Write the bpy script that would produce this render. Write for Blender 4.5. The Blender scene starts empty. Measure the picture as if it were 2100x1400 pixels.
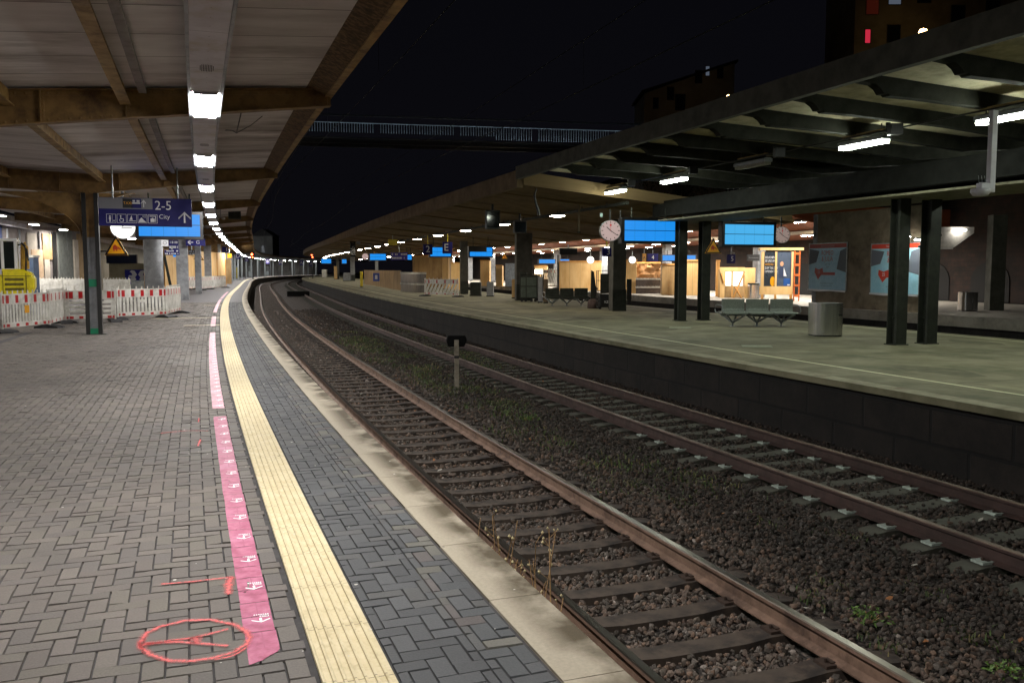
import bpy, math, random
import numpy as np
from mathutils import Matrix, Vector, Euler
R = math.radians
rnd = random.Random(7)
npr = np.random.default_rng(7)
sc = bpy.context.scene
col = sc.collection

# ------------------------------------------------------------------ camera
FPX, PITCH, EYE = 1820.0, 0.081477, 1.75586      # focal length in pixels of a 2100 px wide frame
cam_d = bpy.data.cameras.new('camera'); cam = bpy.data.objects.new('camera', cam_d); col.objects.link(cam)
cam.location = (0, 0, EYE); cam.rotation_euler = (R(90) - PITCH, 0, 0)
cam_d.sensor_width = 36; cam_d.lens = 36 * FPX / 2100; cam_d.clip_start = .05; cam_d.clip_end = 1500
sc.camera = cam
# ------------------------------------------------------------------ world: night sky
w = bpy.data.worlds.new('World'); sc.world = w; w.use_nodes = True
wt = w.node_tree; bg = wt.nodes['Background']
tc = wt.nodes.new('ShaderNodeTexCoord'); sx = wt.nodes.new('ShaderNodeSeparateXYZ'); mr = wt.nodes.new('ShaderNodeMapRange')
mr.inputs['From Min'].default_value = -.05; mr.inputs['From Max'].default_value = .6
mx = wt.nodes.new('ShaderNodeMix'); mx.data_type = 'RGBA'
mx.inputs['A'].default_value = (.0034, .0033, .0048, 1); mx.inputs['B'].default_value = (.0016, .0017, .0026, 1)
wt.links.new(tc.outputs['Generated'], sx.inputs[0]); wt.links.new(sx.outputs['Z'], mr.inputs['Value'])
wt.links.new(mr.outputs[0], mx.inputs['Factor']); wt.links.new(mx.outputs['Result'], bg.inputs[0])
bg.inputs[1].default_value = 1.0
sc.view_settings.view_transform = 'Standard'; sc.view_settings.look = 'None'
sc.view_settings.exposure = 0.0; sc.view_settings.gamma = 1
sc.cycles.use_denoising = True
sc.cycles.max_bounces = 6; sc.cycles.diffuse_bounces = 4; sc.cycles.glossy_bounces = 3; sc.cycles.transmission_bounces = 4
sc.cycles.sample_clamp_indirect = 4; sc.cycles.caustics_reflective = False; sc.cycles.caustics_refractive = False
try: sc.cycles.use_light_tree = True
except Exception: pass

# lamp strengths (radiance of the glowing faces)
L_TROUGH, L_TUBE, L_DISC, L_HALL, L_BRIGHT = 180.0, 82.0, 85.0, 330.0, 400.0

# ------------------------------------------------------------------ the line of the platform edge (s along, o to the right)
KS = [-10, 8, 16, 26, 40, 60, 90, 140, 260]
KV = [.00148, .00147, .00139, .00071, .00112, .00091, -.00032, .00077, .00499]
DS = .25
S_ = np.arange(-30, 300, DS)
k_ = np.interp(S_, KS, KV); i0 = int(round(30 / DS))
H_ = np.concatenate([[0], np.cumsum((k_[1:] + k_[:-1]) / 2 * DS)]); H_ = H_ - H_[i0] - .35382
dx_, dy_ = np.sin(H_) * DS, np.cos(H_) * DS
X_ = np.concatenate([[0], np.cumsum((dx_[1:] + dx_[:-1]) / 2)]); Y_ = np.concatenate([[0], np.cumsum((dy_[1:] + dy_[:-1]) / 2)])
X_ = X_ - X_[i0] + 1.14973; Y_ = Y_ - Y_[i0] + 2.0
def W(s, o):
    x, y, h = np.interp(s, S_, X_), np.interp(s, S_, Y_), np.interp(s, S_, H_)
    return x + o * np.cos(h), y - o * np.sin(h)
def hd(s): return float(np.interp(s, S_, H_))
def P3(s, o, z=0.0):
    x, y = W(s, o); return Vector((float(x), float(y), z))
def so(X, Y):
    i = int(((X_ - X) ** 2 + (Y_ - Y) ** 2).argmin()); h = H_[i]
    for _ in range(3):
        s = S_[i]
    o = (X - X_[i]) * np.cos(h) - (Y - Y_[i]) * np.sin(h)
    return float(S_[i] + (X - X_[i]) * np.sin(h) + (Y - Y_[i]) * np.cos(h)), float(o)
def G(u, v, z=0.0):                              # ground point measured on the photograph (survey helper)
    a, b = (u - 1050) / FPX, (700 - v) / FPX
    fy = math.cos(PITCH) + b * math.sin(PITCH); fz = -math.sin(PITCH) + b * math.cos(PITCH)
    t = (z - EYE) / fz
    return a * t, fy * t
def GZ(v, Y):                                    # height at row v for distance Y
    b = (700 - v) / FPX
    return EYE + Y * (-math.sin(PITCH) + b * math.cos(PITCH)) / (math.cos(PITCH) + b * math.sin(PITCH))
def GX(u, Y, z=1.8):
    return (u - 1050) / FPX * (Y * math.cos(PITCH) - (z - EYE) * math.sin(PITCH))
def Yo(u, o, z=1.8):                             # distance where the ray at column u meets offset o
    ys = np.linspace(4, 140, 800); xs = np.array([GX(u, y, z) for y in ys])
    oo = np.array([so(x, y)[1] for x, y in zip(xs, ys)])
    return float(ys[np.abs(oo - o).argmin()])

# ------------------------------------------------------------------ object helpers
def tag(o, label=None, cat=None, group=None, kind=None):
    if label: o['label'] = label
    if cat: o['category'] = cat
    if group: o['group'] = group
    if kind: o['kind'] = kind
    return o
def thing(name, label, cat, loc=(0, 0, 0), rz=0.0, group=None):
    o = bpy.data.objects.new(name, None); col.objects.link(o); o.empty_display_size = .2
    o.location = loc; o.rotation_euler = (0, 0, rz); return tag(o, label, cat, group)
def tso(name, label, cat, s, o, z=0.0, group=None, turn=0.0):
    return thing(name, label, cat, P3(s, o, z), -hd(s) + turn, group)
KIDS = {}
def children(o): return KIDS.get(o.name, [])
def copy_tree(o, loc=None, rz=None, label=None, group=None, parent=None):
    c = o.copy(); col.objects.link(c)
    if parent: c.parent = parent; KIDS.setdefault(parent.name, []).append(c)
    for ch in list(children(o)): copy_tree(ch, parent=c)
    if loc is not None: c.location = loc
    if rz is not None: c.rotation_euler = (0, 0, rz)
    if label: c['label'] = label
    if group: c['group'] = group
    return c
class MB:
    def __init__(s): s.v = []; s.f = []; s.m = []; s.sm = []; s.uv = {}
    def add(s, vs, fs, mi=0, smooth=False, M=None, uvs=None):
        n = len(s.v)
        s.v += [tuple(M @ Vector(p)) if M is not None else tuple(p) for p in vs]
        for i, f in enumerate(fs):
            if uvs: s.uv[len(s.f)] = uvs[i]
            s.f.append([n + k for k in f]); s.m.append(mi); s.sm.append(smooth)
        return s
    def box(s, c, d, mi=0, r=(0, 0, 0), M=None):
        x, y, z = d[0] / 2, d[1] / 2, d[2] / 2
        T = Matrix.Translation(c) @ Euler(r).to_matrix().to_4x4()
        if M is not None: T = M @ T
        vs = [(a, b, e) for a in (-x, x) for b in (-y, y) for e in (-z, z)]
        return s.add(vs, [(0, 1, 3, 2), (4, 6, 7, 5), (0, 4, 5, 1), (2, 3, 7, 6), (0, 2, 6, 4), (1, 5, 7, 3)], mi, M=T)
    def bb(s, x0, x1, y0, y1, z0, z1, mi=0, M=None):
        return s.box(((x0 + x1) / 2, (y0 + y1) / 2, (z0 + z1) / 2), (abs(x1 - x0), abs(y1 - y0), abs(z1 - z0)), mi, M=M)
    def prism(s, pts, y0, y1, mi=0, M=None, axis='y'):        # closed outline in (x,z), extruded along y
        n = len(pts)
        if axis == 'y': vs = [(p[0], y0, p[1]) for p in pts] + [(p[0], y1, p[1]) for p in pts]
        elif axis == 'x': vs = [(y0, p[0], p[1]) for p in pts] + [(y1, p[0], p[1]) for p in pts]
        else: vs = [(p[0], p[1], y0) for p in pts] + [(p[0], p[1], y1) for p in pts]
        fs = [tuple(range(n))[::-1], tuple(range(n, 2 * n))] + [(i, (i + 1) % n, n + (i + 1) % n, n + i) for i in range(n)]
        return s.add(vs, fs, mi, M=M)
    def tube(s, path, r, n=8, mi=0, M=None, cap=True):
        path = [Vector(p) for p in path]; rs = r if isinstance(r, (list, tuple)) else [r] * len(path)
        vs = []; up = Vector((0, 0, 1))
        for i, p in enumerate(path):
            d = (path[min(i + 1, len(path) - 1)] - path[max(i - 1, 0)]).normalized()
            a = d.cross(up)
            if a.length < .05: a = d.cross(Vector((0, 1, 0)))
            a.normalize(); b = d.cross(a)
            for k in range(n):
                t = 2 * math.pi * k / n; vs.append(p + (a * math.cos(t) + b * math.sin(t)) * rs[i])
        fs = [(i * n + k, i * n + (k + 1) % n, (i + 1) * n + (k + 1) % n, (i + 1) * n + k) for i in range(len(path) - 1) for k in range(n)]
        s.add(vs, fs, mi, True, M)
        if cap:
            s.add(vs[:n], [tuple(range(n))], mi, False, M); s.add(vs[-n:], [tuple(range(n))[::-1]], mi, False, M)
        return s
    def disc(s, c, r, y, mi=0, n=24, a0=0, a1=2 * math.pi, M=None, rx=None):   # faces -y
        full = a1 - a0 > 6.2
        pts = [(c[0] + (rx or r) * math.cos(a0 + (a1 - a0) * k / n), y, c[1] + r * math.sin(a0 + (a1 - a0) * k / n)) for k in range(n if full else n + 1)]
        return s.add(pts, [tuple(range(len(pts)))], mi, M=M)
    def lathe(s, prof, n=24, mi=0, M=None):
        vs = [(r * math.cos(2 * math.pi * k / n), r * math.sin(2 * math.pi * k / n), z) for r, z in prof for k in range(n)]
        fs = [(i * n + k, i * n + (k + 1) % n, (i + 1) * n + (k + 1) % n, (i + 1) * n + k) for i in range(len(prof) - 1) for k in range(n)]
        return s.add(vs, fs, mi, True, M)
    def poly(s, pts, y, mi=0, M=None):                        # flat outline (x,z) facing -y
        return s.add([(p[0], y, p[1]) for p in pts], [tuple(range(len(pts)))], mi, M=M)
    def rect(s, x0, x1, z0, z1, y, mi=0, M=None): return s.poly([(x0, z0), (x1, z0), (x1, z1), (x0, z1)], y, mi, M)
    def sweep(s, prof, s0, s1, step=1.0, mi=0, closed=True, mis=None, ends=True, smooth=False):
        n = max(1, int(math.ceil((s1 - s0) / step))); ss = np.linspace(s0, s1, n + 1); m = len(prof)
        vs = []
        for q in ss:
            for (o, z) in prof: vs.append(P3(q, o, z))
        per = [0]
        for i in range(m): a, b = prof[i], prof[(i + 1) % m]; per.append(per[-1] + math.hypot(a[0] - b[0], a[1] - b[1]))
        base = len(s.v); s.v += [tuple(p) for p in vs]
        for i in range(n):
            for k in range(m if closed else m - 1):
                k2 = (k + 1) % m
                s.uv[len(s.f)] = [(ss[i], per[k]), (ss[i], per[k + 1]), (ss[i + 1], per[k + 1]), (ss[i + 1], per[k])]
                s.f.append([base + i * m + k, base + i * m + k2, base + (i + 1) * m + k2, base + (i + 1) * m + k])
                s.m.append(mis[k] if mis else mi); s.sm.append(smooth)
        if closed and ends:
            s.f.append([base + k for k in range(m)][::-1]); s.m.append(mi); s.sm.append(False)
            s.f.append([base + n * m + k for k in range(m)]); s.m.append(mi); s.sm.append(False)
        return s
    def text(s, txt, size, cx, cz, y, mi=0, M=None, align='CENTER', stretch=1.0, depth=0.0):
        cu = bpy.data.curves.new('t', 'FONT'); cu.body = txt; cu.size = size; cu.align_x = align; cu.align_y = 'CENTER'; cu.resolution_u = 3
        ob = bpy.data.objects.new('t', cu); me = bpy.data.meshes.new_from_object(ob)
        vs = [(cx + v.co.x * stretch, y, cz + v.co.y) for v in me.vertices]; fs = [tuple(p.vertices) for p in me.polygons]
        s.add(vs, fs, mi, M=M)
        bpy.data.objects.remove(ob); bpy.data.curves.remove(cu); bpy.data.meshes.remove(me); return s
    def build(s, name, mats, parent=None, loc=None, bevel=0, label=None, kind=None):
        me = bpy.data.meshes.new(name); me.from_pydata(s.v, [], s.f)
        if not isinstance(mats, (list, tuple)): mats = [mats]
        for m in mats: me.materials.append(m)
        me.polygons.foreach_set('material_index', s.m); me.polygons.foreach_set('use_smooth', s.sm)
        if s.uv:
            uvl = me.uv_layers.new(name='UVMap')
            for pi, uv in s.uv.items():
                ls = me.polygons[pi].loop_start
                for k, c in enumerate(uv): uvl.data[ls + k].uv = (float(c[0]), float(c[1]))
        me.update()
        o = bpy.data.objects.new(name, me); col.objects.link(o)
        if parent is not None: o.parent = parent; KIDS.setdefault(parent.name, []).append(o)
        if loc is not None: o.location = loc
        if bevel:
            b = o.modifiers.new('bevel', 'BEVEL'); b.width = bevel; b.segments = 1; b.limit_method = 'ANGLE'
        if label: o['label'] = label
        if kind: o['kind'] = kind
        return o

# ------------------------------------------------------------------ materials
def L(c):                                        # '#rrggbb' (display) to linear
    c = c.lstrip('#'); r = [int(c[i:i + 2], 16) / 255 for i in (0, 2, 4)]
    return tuple(x / 12.92 if x <= .04045 else ((x + .055) / 1.055) ** 2.4 for x in r) + (1,)
def mat(name, c, c2=None, rough=.75, metal=0, ns=5, stretch=(1, 1, 1), bump=0, uv=False, lo=.4, hi=.65, c3=None, s3=.6, spec=.5, rvar=.1, fine=0, bdist=.01):
    m = bpy.data.materials.new(name); m.use_nodes = True; nt = m.node_tree; N = nt.nodes; K = nt.links
    b = N['Principled BSDF']; b.inputs['Roughness'].default_value = rough; b.inputs['Metallic'].default_value = metal
    b.inputs['Specular IOR Level'].default_value = spec
    c = L(c) if isinstance(c, str) else c + (1,)
    c2 = L(c2) if isinstance(c2, str) else (tuple(x * .72 for x in c[:3]) + (1,) if c2 is None else c2 + (1,))
    t = N.new('ShaderNodeTexCoord'); mp = N.new('ShaderNodeMapping'); mp.inputs['Scale'].default_value = stretch
    K.new(t.outputs['UV' if uv else 'Object'], mp.inputs[0])
    n1 = N.new('ShaderNodeTexNoise'); n1.inputs['Scale'].default_value = ns; n1.inputs['Detail'].default_value = 5; n1.inputs['Roughness'].default_value = .65
    K.new(mp.outputs[0], n1.inputs['Vector'])
    r1 = N.new('ShaderNodeMapRange'); r1.inputs['From Min'].default_value = lo; r1.inputs['From Max'].default_value = hi
    K.new(n1.outputs[0], r1.inputs['Value'])
    mx = N.new('ShaderNodeMix'); mx.data_type = 'RGBA'; mx.inputs['A'].default_value = c; mx.inputs['B'].default_value = c2
    K.new(r1.outputs[0], mx.inputs['Factor']); out = mx.outputs['Result']
    if c3 is not None:
        n2 = N.new('ShaderNodeTexNoise'); n2.inputs['Scale'].default_value = s3; n2.inputs['Detail'].default_value = 6; n2.inputs['Roughness'].default_value = .7
        K.new(mp.outputs[0], n2.inputs['Vector'])
        r2 = N.new('ShaderNodeMapRange'); r2.inputs['From Min'].default_value = .5; r2.inputs['From Max'].default_value = .68
        K.new(n2.outputs[0], r2.inputs['Value'])
        m2 = N.new('ShaderNodeMix'); m2.data_type = 'RGBA'; K.new(out, m2.inputs['A']); m2.inputs['B'].default_value = L(c3) if isinstance(c3, str) else c3 + (1,)
        K.new(r2.outputs[0], m2.inputs['Factor']); out = m2.outputs['Result']
    K.new(out, b.inputs['Base Color'])
    if rvar:
        r4 = N.new('ShaderNodeMapRange'); r4.inputs['To Min'].default_value = max(.03, rough - rvar); r4.inputs['To Max'].default_value = min(1, rough + rvar)
        r4.inputs['From Min'].default_value = .3; r4.inputs['From Max'].default_value = .7
        K.new(n1.outputs[0], r4.inputs['Value']); K.new(r4.outputs[0], b.inputs['Roughness'])
    if bump:
        bp = N.new('ShaderNodeBump'); bp.inputs['Strength'].default_value = bump; bp.inputs['Distance'].default_value = bdist
        h = n1
        if fine:
            h = N.new('ShaderNodeTexNoise'); h.inputs['Scale'].default_value = fine; h.inputs['Detail'].default_value = 3; K.new(mp.outputs[0], h.inputs['Vector'])
        K.new(h.outputs[0], bp.inputs['Height']); K.new(bp.outputs[0], b.inputs['Normal'])
    return m
def flat(name, c, rough=.5, metal=0, spec=.5): return mat(name, c, c2=c if isinstance(c, str) else c, rough=rough, metal=metal, rvar=0, spec=spec)
def glow(name, c, strength, sample='AUTO', base=.02):
    m = bpy.data.materials.new(name); m.use_nodes = True; nt = m.node_tree; b = nt.nodes['Principled BSDF']
    c = L(c) if isinstance(c, str) else c + (1,)
    b.inputs['Base Color'].default_value = (base, base, base, 1); b.inputs['Emission Color'].default_value = c; b.inputs['Emission Strength'].default_value = strength
    b.inputs['Roughness'].default_value = .8; b.inputs['Specular IOR Level'].default_value = 0
    try: m.cycles.emission_sampling = sample
    except Exception: pass
    return m
def node_mat(name):
    m = bpy.data.materials.new(name); m.use_nodes = True; return m, m.node_tree, m.node_tree.nodes['Principled BSDF']
def brick_mat(name, c1, c2, mortar, bw, bh, ms=.012, rough=.9, bump=.5, offset=.5, noise=.5, c3=None):
    m, nt, b = node_mat(name); N = nt.nodes; K = nt.links
    t = N.new('ShaderNodeTexCoord'); br = N.new('ShaderNodeTexBrick')
    br.inputs['Color1'].default_value = L(c1); br.inputs['Color2'].default_value = L(c2); br.inputs['Mortar'].default_value = L(mortar)
    br.inputs['Scale'].default_value = 1; br.inputs['Brick Width'].default_value = bw; br.inputs['Row Height'].default_value = bh
    br.inputs['Mortar Size'].default_value = ms; br.inputs['Mortar Smooth'].default_value = .3; br.offset = offset
    n0 = N.new('ShaderNodeTexNoise'); n0.inputs['Scale'].default_value = 2.5; n0.inputs['Detail'].default_value = 4; K.new(t.outputs['UV'], n0.inputs['Vector'])
    ad = N.new('ShaderNodeVectorMath'); ad.operation = 'MULTIPLY_ADD'; ad.inputs[1].default_value = (.05, .05, 0)
    K.new(n0.outputs['Color'], ad.inputs[0]); K.new(t.outputs['UV'], ad.inputs[2]); K.new(ad.outputs[0], br.inputs['Vector'])
    n1 = N.new('ShaderNodeTexNoise'); n1.inputs['Scale'].default_value = 1.3; n1.inputs['Detail'].default_value = 7; n1.inputs['Roughness'].default_value = .7; K.new(t.outputs['UV'], n1.inputs['Vector'])
    r1 = N.new('ShaderNodeMapRange'); r1.inputs['From Min'].default_value = .3; r1.inputs['From Max'].default_value = .7; r1.inputs['To Min'].default_value = 1 - noise; r1.inputs['To Max'].default_value = 1 + noise * .6
    K.new(n1.outputs[0], r1.inputs['Value'])
    mx = N.new('ShaderNodeMix'); mx.data_type = 'RGBA'; mx.blend_type = 'MULTIPLY'; mx.inputs['Factor'].default_value = 1
    K.new(br.outputs['Color'], mx.inputs['A']); K.new(r1.outputs[0], mx.inputs['B']); K.new(mx.outputs['Result'], b.inputs['Base Color'])
    b.inputs['Roughness'].default_value = rough
    bp = N.new('ShaderNodeBump'); bp.inputs['Strength'].default_value = bump; bp.inputs['Distance'].default_value = .02
    inv = N.new('ShaderNodeMath'); inv.operation = 'SUBTRACT'; K.new(n1.outputs[0], inv.inputs[0]); K.new(br.outputs['Fac'], inv.inputs[1])
    K.new(inv.outputs[0], bp.inputs['Height']); K.new(bp.outputs[0], b.inputs['Normal'])
    return m

M = {}
M['brown_steel'] = mat('brown_painted_steel', '#8f7040', '#74592f', rough=.55, ns=3, c3='#4a3320', s3=1.6, bump=.15)
M['purlin'] = mat('ochre_painted_steel', '#a3854f', '#7d6235', rough=.6, ns=4, c3='#5b4022', s3=2.2)
M['dark_iron'] = mat('dark_iron', '#101010', '#191917', rough=.5, ns=6)
M['dark_steel'] = mat('dark_green_steel', '#2a2d27', '#1f211d', rough=.65, ns=3, c3='#32352d', s3=2, spec=.3)
M['girder_dark'] = mat('dark_girder_paint', '#10110e', '#0b0c0a', rough=.75, ns=3, spec=.2)
M['green_paint'] = flat('green_paint', '#14805a', .5)
M['grey_conc'] = mat('grey_concrete', '#8b8d90', '#74767a', rough=.85, ns=3, c3='#5f6064', s3=1.2, bump=.2)
M['edge_slab'] = None
M['plywood'] = mat('plywood', '#dcb880', '#cda468', rough=.7, ns=2.2, stretch=(1, 1, .25), c3='#c2975c', s3=1.5)
M['plywood_dk'] = mat('weathered_plywood', '#a98a5c', '#8d7048', rough=.75, ns=2.2, stretch=(1, 1, .25), c3='#7a6040', s3=1.5)
M['wood'] = mat('fresh_timber', '#d09a55', '#b67f3f', rough=.65, ns=3, stretch=(1, 1, .3))
M['orange_wood'] = mat('orange_formwork_timber', '#c4621f', '#a34d15', rough=.65, ns=3)
M['white_plastic'] = mat('white_plastic', '#d4d2cc', '#bcbab2', rough=.45, ns=3, c3='#9c998f', s3=2.5)
M['red_refl'] = mat('red_reflective', '#b4141a', '#9c1015', rough=.35, ns=8)
M['rubber'] = mat('recycled_rubber', '#26262a', '#1b1b1e', rough=.8, ns=9)
M['db_blue'] = mat('sign_blue', '#1c1a66', '#18175a', rough=.55, ns=2, spec=.25)
M['white_sign'] = flat('sign_white', '#d9d9de', .4)
M['grey_sign'] = flat('sign_grey', '#77787f', .4)
M['black'] = mat('black_casing', '#0a0a0c', '#101012', rough=.4, ns=4)
M['yellow'] = mat('yellow_paint', '#d8c313', '#c2ab10', rough=.4, ns=3)
M['amber'] = flat('amber_sign', '#dc9a12', .4)
M['galv'] = mat('galvanised_steel', '#9aa0a0', '#80868a', rough=.4, metal=.7, ns=6)
M['stainless'] = mat('brushed_stainless', '#dcdcdc', '#c2c2c4', rough=.24, metal=1.0, ns=2, stretch=(6, 6, .1), rvar=.04)
M['white_metal'] = mat('white_sheet_metal', '#c9c8cf', '#b7b4bd', rough=.5, ns=2, c3='#b0a890', s3=1.0)
M['glass_dk'] = flat('dark_glass', '#0c1014', .08)
M['screen'] = glow('blue_display', (.012, .28, .86), 1.0)
M['screen2'] = glow('blue_display_pale', (.07, .44, .84), 1.0)
M['trough_lamp'] = glow('ceiling_lamp_diffuser', (1.0, .97, .93), L_TROUGH, 'FRONT')
M['tube_lamp'] = glow('tube_lamp_diffuser', (.92, 1.0, .84), L_TUBE, 'FRONT')
M['disc_lamp'] = glow('canopy_lamp_diffuser', (1.0, .90, .72), L_DISC, 'FRONT')
M['hall_lamp'] = glow('hall_lamp_diffuser', (1.0, .95, .86), L_HALL, 'FRONT')
M['p3_lamp'] = glow('lamp_warm_white', (1.0, .93, .82), L_BRIGHT, 'FRONT')
M['clock_lit'] = glow('lit_clock_face', (1.0, .98, .92), 2.2)
M['red_light'] = glow('red_signal_light', (1.0, .10, .03), 20)
M['warm_light'] = glow('warm_street_light', (1.0, .62, .22), 22)
# ================================================================== SETTING
RAILZ, BAL = -.821, -1.035
# ground far below everything
mb = MB(); g0 = 700
mb.add([(-g0, -g0, -1.16), (g0, -g0, -1.16), (g0, g0, -1.16), (-g0, g0, -1.16)], [(0, 1, 2, 3)])
tag(mb.build('ground', mat('dark_earth', '#2a2622', '#1c1a18', rough=.95, ns=.8)), kind='structure')

def ballast_mat():
    m, nt, b = node_mat('ballast_bed'); N = nt.nodes; K = nt.links
    t = N.new('ShaderNodeTexCoord'); vo = N.new('ShaderNodeTexVoronoi'); vo.inputs['Scale'].default_value = 17
    K.new(t.outputs['Object'], vo.inputs['Vector'])
    ve = N.new('ShaderNodeTexVoronoi'); ve.feature = 'DISTANCE_TO_EDGE'; ve.inputs['Scale'].default_value = 17; K.new(t.outputs['Object'], ve.inputs['Vector'])
    cr = N.new('ShaderNodeValToRGB'); cr.color_ramp.elements[0].color = L('#241d19'); cr.color_ramp.elements[1].color = L('#5c5049')
    sp = N.new('ShaderNodeSeparateColor'); K.new(vo.outputs['Color'], sp.inputs[0]); K.new(sp.outputs[0], cr.inputs[0])
    mr = N.new('ShaderNodeMapRange'); mr.inputs['From Max'].default_value = .22; mr.inputs['To Min'].default_value = .25; K.new(ve.outputs[0], mr.inputs['Value'])
    mx = N.new('ShaderNodeMix'); mx.data_type = 'RGBA'; mx.blend_type = 'MULTIPLY'; mx.inputs['Factor'].default_value = 1
    K.new(cr.outputs[0], mx.inputs['A']); K.new(mr.outputs[0], mx.inputs['B']); K.new(mx.outputs['Result'], b.inputs['Base Color'])
    bp = N.new('ShaderNodeBump'); bp.inputs['Strength'].default_value = 1; bp.inputs['Distance'].default_value = .05
    K.new(ve.outputs[0], bp.inputs['Height']); K.new(bp.outputs[0], b.inputs['Normal']); b.inputs['Roughness'].default_value = .85
    return m
mb = MB(); mb.sweep([(-.3, BAL - .05), (7.9, BAL - .05)], -8, 260, 1.0, closed=False)
tag(mb.build('track_bed', ballast_mat()), kind='structure')
mb = MB(); mb.sweep([(17.2, BAL), (25.3, BAL)], -8, 200, 1.0, closed=False)
tag(mb.build('far_track_bed', bpy.data.materials['ballast_bed']), kind='structure')

# ---- herringbone pavers of the near platform, every paver a little block
def vcol_mat(name, rough=.8, bump=.35, spec=.35, ns=60):
    m, nt, b = node_mat(name); N = nt.nodes; K = nt.links
    a = N.new('ShaderNodeVertexColor'); a.layer_name = 'Col'
    t = N.new('ShaderNodeTexCoord'); n1 = N.new('ShaderNodeTexNoise'); n1.inputs['Scale'].default_value = ns; n1.inputs['Detail'].default_value = 4; K.new(t.outputs['Object'], n1.inputs['Vector'])
    n2 = N.new('ShaderNodeTexNoise'); n2.inputs['Scale'].default_value = .55; n2.inputs['Detail'].default_value = 6; n2.inputs['Roughness'].default_value = .65; K.new(t.outputs['Object'], n2.inputs['Vector'])
    r1 = N.new('ShaderNodeMapRange'); r1.inputs['To Min'].default_value = .7; r1.inputs['To Max'].default_value = 1.3; K.new(n1.outputs[0], r1.inputs['Value'])
    r2 = N.new('ShaderNodeMapRange'); r2.inputs['From Min'].default_value = .3; r2.inputs['From Max'].default_value = .7; r2.inputs['To Min'].default_value = .7; r2.inputs['To Max'].default_value = 1.3; K.new(n2.outputs[0], r2.inputs['Value'])
    mu = N.new('ShaderNodeMath'); mu.operation = 'MULTIPLY'; K.new(r1.outputs[0], mu.inputs[0]); K.new(r2.outputs[0], mu.inputs[1])
    mx = N.new('ShaderNodeMix'); mx.data_type = 'RGBA'; mx.blend_type = 'MULTIPLY'; mx.inputs['Factor'].default_value = 1
    K.new(a.outputs['Color'], mx.inputs['A']); K.new(mu.outputs[0], mx.inputs['B']); K.new(mx.outputs['Result'], b.inputs['Base Color'])
    r3 = N.new('ShaderNodeMapRange'); r3.inputs['From Min'].default_value = .35; r3.inputs['From Max'].default_value = .65; r3.inputs['To Min'].default_value = rough - .12; r3.inputs['To Max'].default_value = rough + .12; K.new(n2.outputs[0], r3.inputs['Value']); K.new(r3.outputs[0], b.inputs['Roughness'])
    b.inputs['Specular IOR Level'].default_value = spec
    bp = N.new('ShaderNodeBump'); bp.inputs['Strength'].default_value = bump; bp.inputs['Distance'].default_value = .003
    K.new(n1.outputs[0], bp.inputs['Height']); K.new(bp.outputs[0], b.inputs['Normal'])
    return m
def np_mesh(name, V, F, mats, colors=None, smooth=False, label=None, kind=None, parent=None, mi=None):
    me = bpy.data.meshes.new(name); nF, k = F.shape
    me.vertices.add(len(V)); me.vertices.foreach_set('co', V.astype(np.float32).ravel())
    me.loops.add(nF * k); me.loops.foreach_set('vertex_index', F.astype(np.int32).ravel())
    me.polygons.add(nF); me.polygons.foreach_set('loop_start', np.arange(0, nF * k, k, dtype=np.int32))
    try: me.polygons.foreach_set('loop_total', np.full(nF, k, dtype=np.int32))
    except Exception: pass
    me.update(calc_edges=True)
    for m in (mats if isinstance(mats, (list, tuple)) else [mats]): me.materials.append(m)
    if mi is not None: me.polygons.foreach_set('material_index', mi.astype(np.int32))
    me.polygons.foreach_set('use_smooth', np.full(nF, smooth))
    if colors is not None:
        a = me.color_attributes.new('Col', 'FLOAT_COLOR', 'POINT'); a.data.foreach_set('color', colors.astype(np.float32).ravel())
    me.validate(); o = bpy.data.objects.new(name, me); col.objects.link(o)
    if parent is not None: o.parent = parent; KIDS.setdefault(parent.name, []).append(o)
    if label: o['label'] = label
    if kind: o['kind'] = kind
    return o
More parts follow.
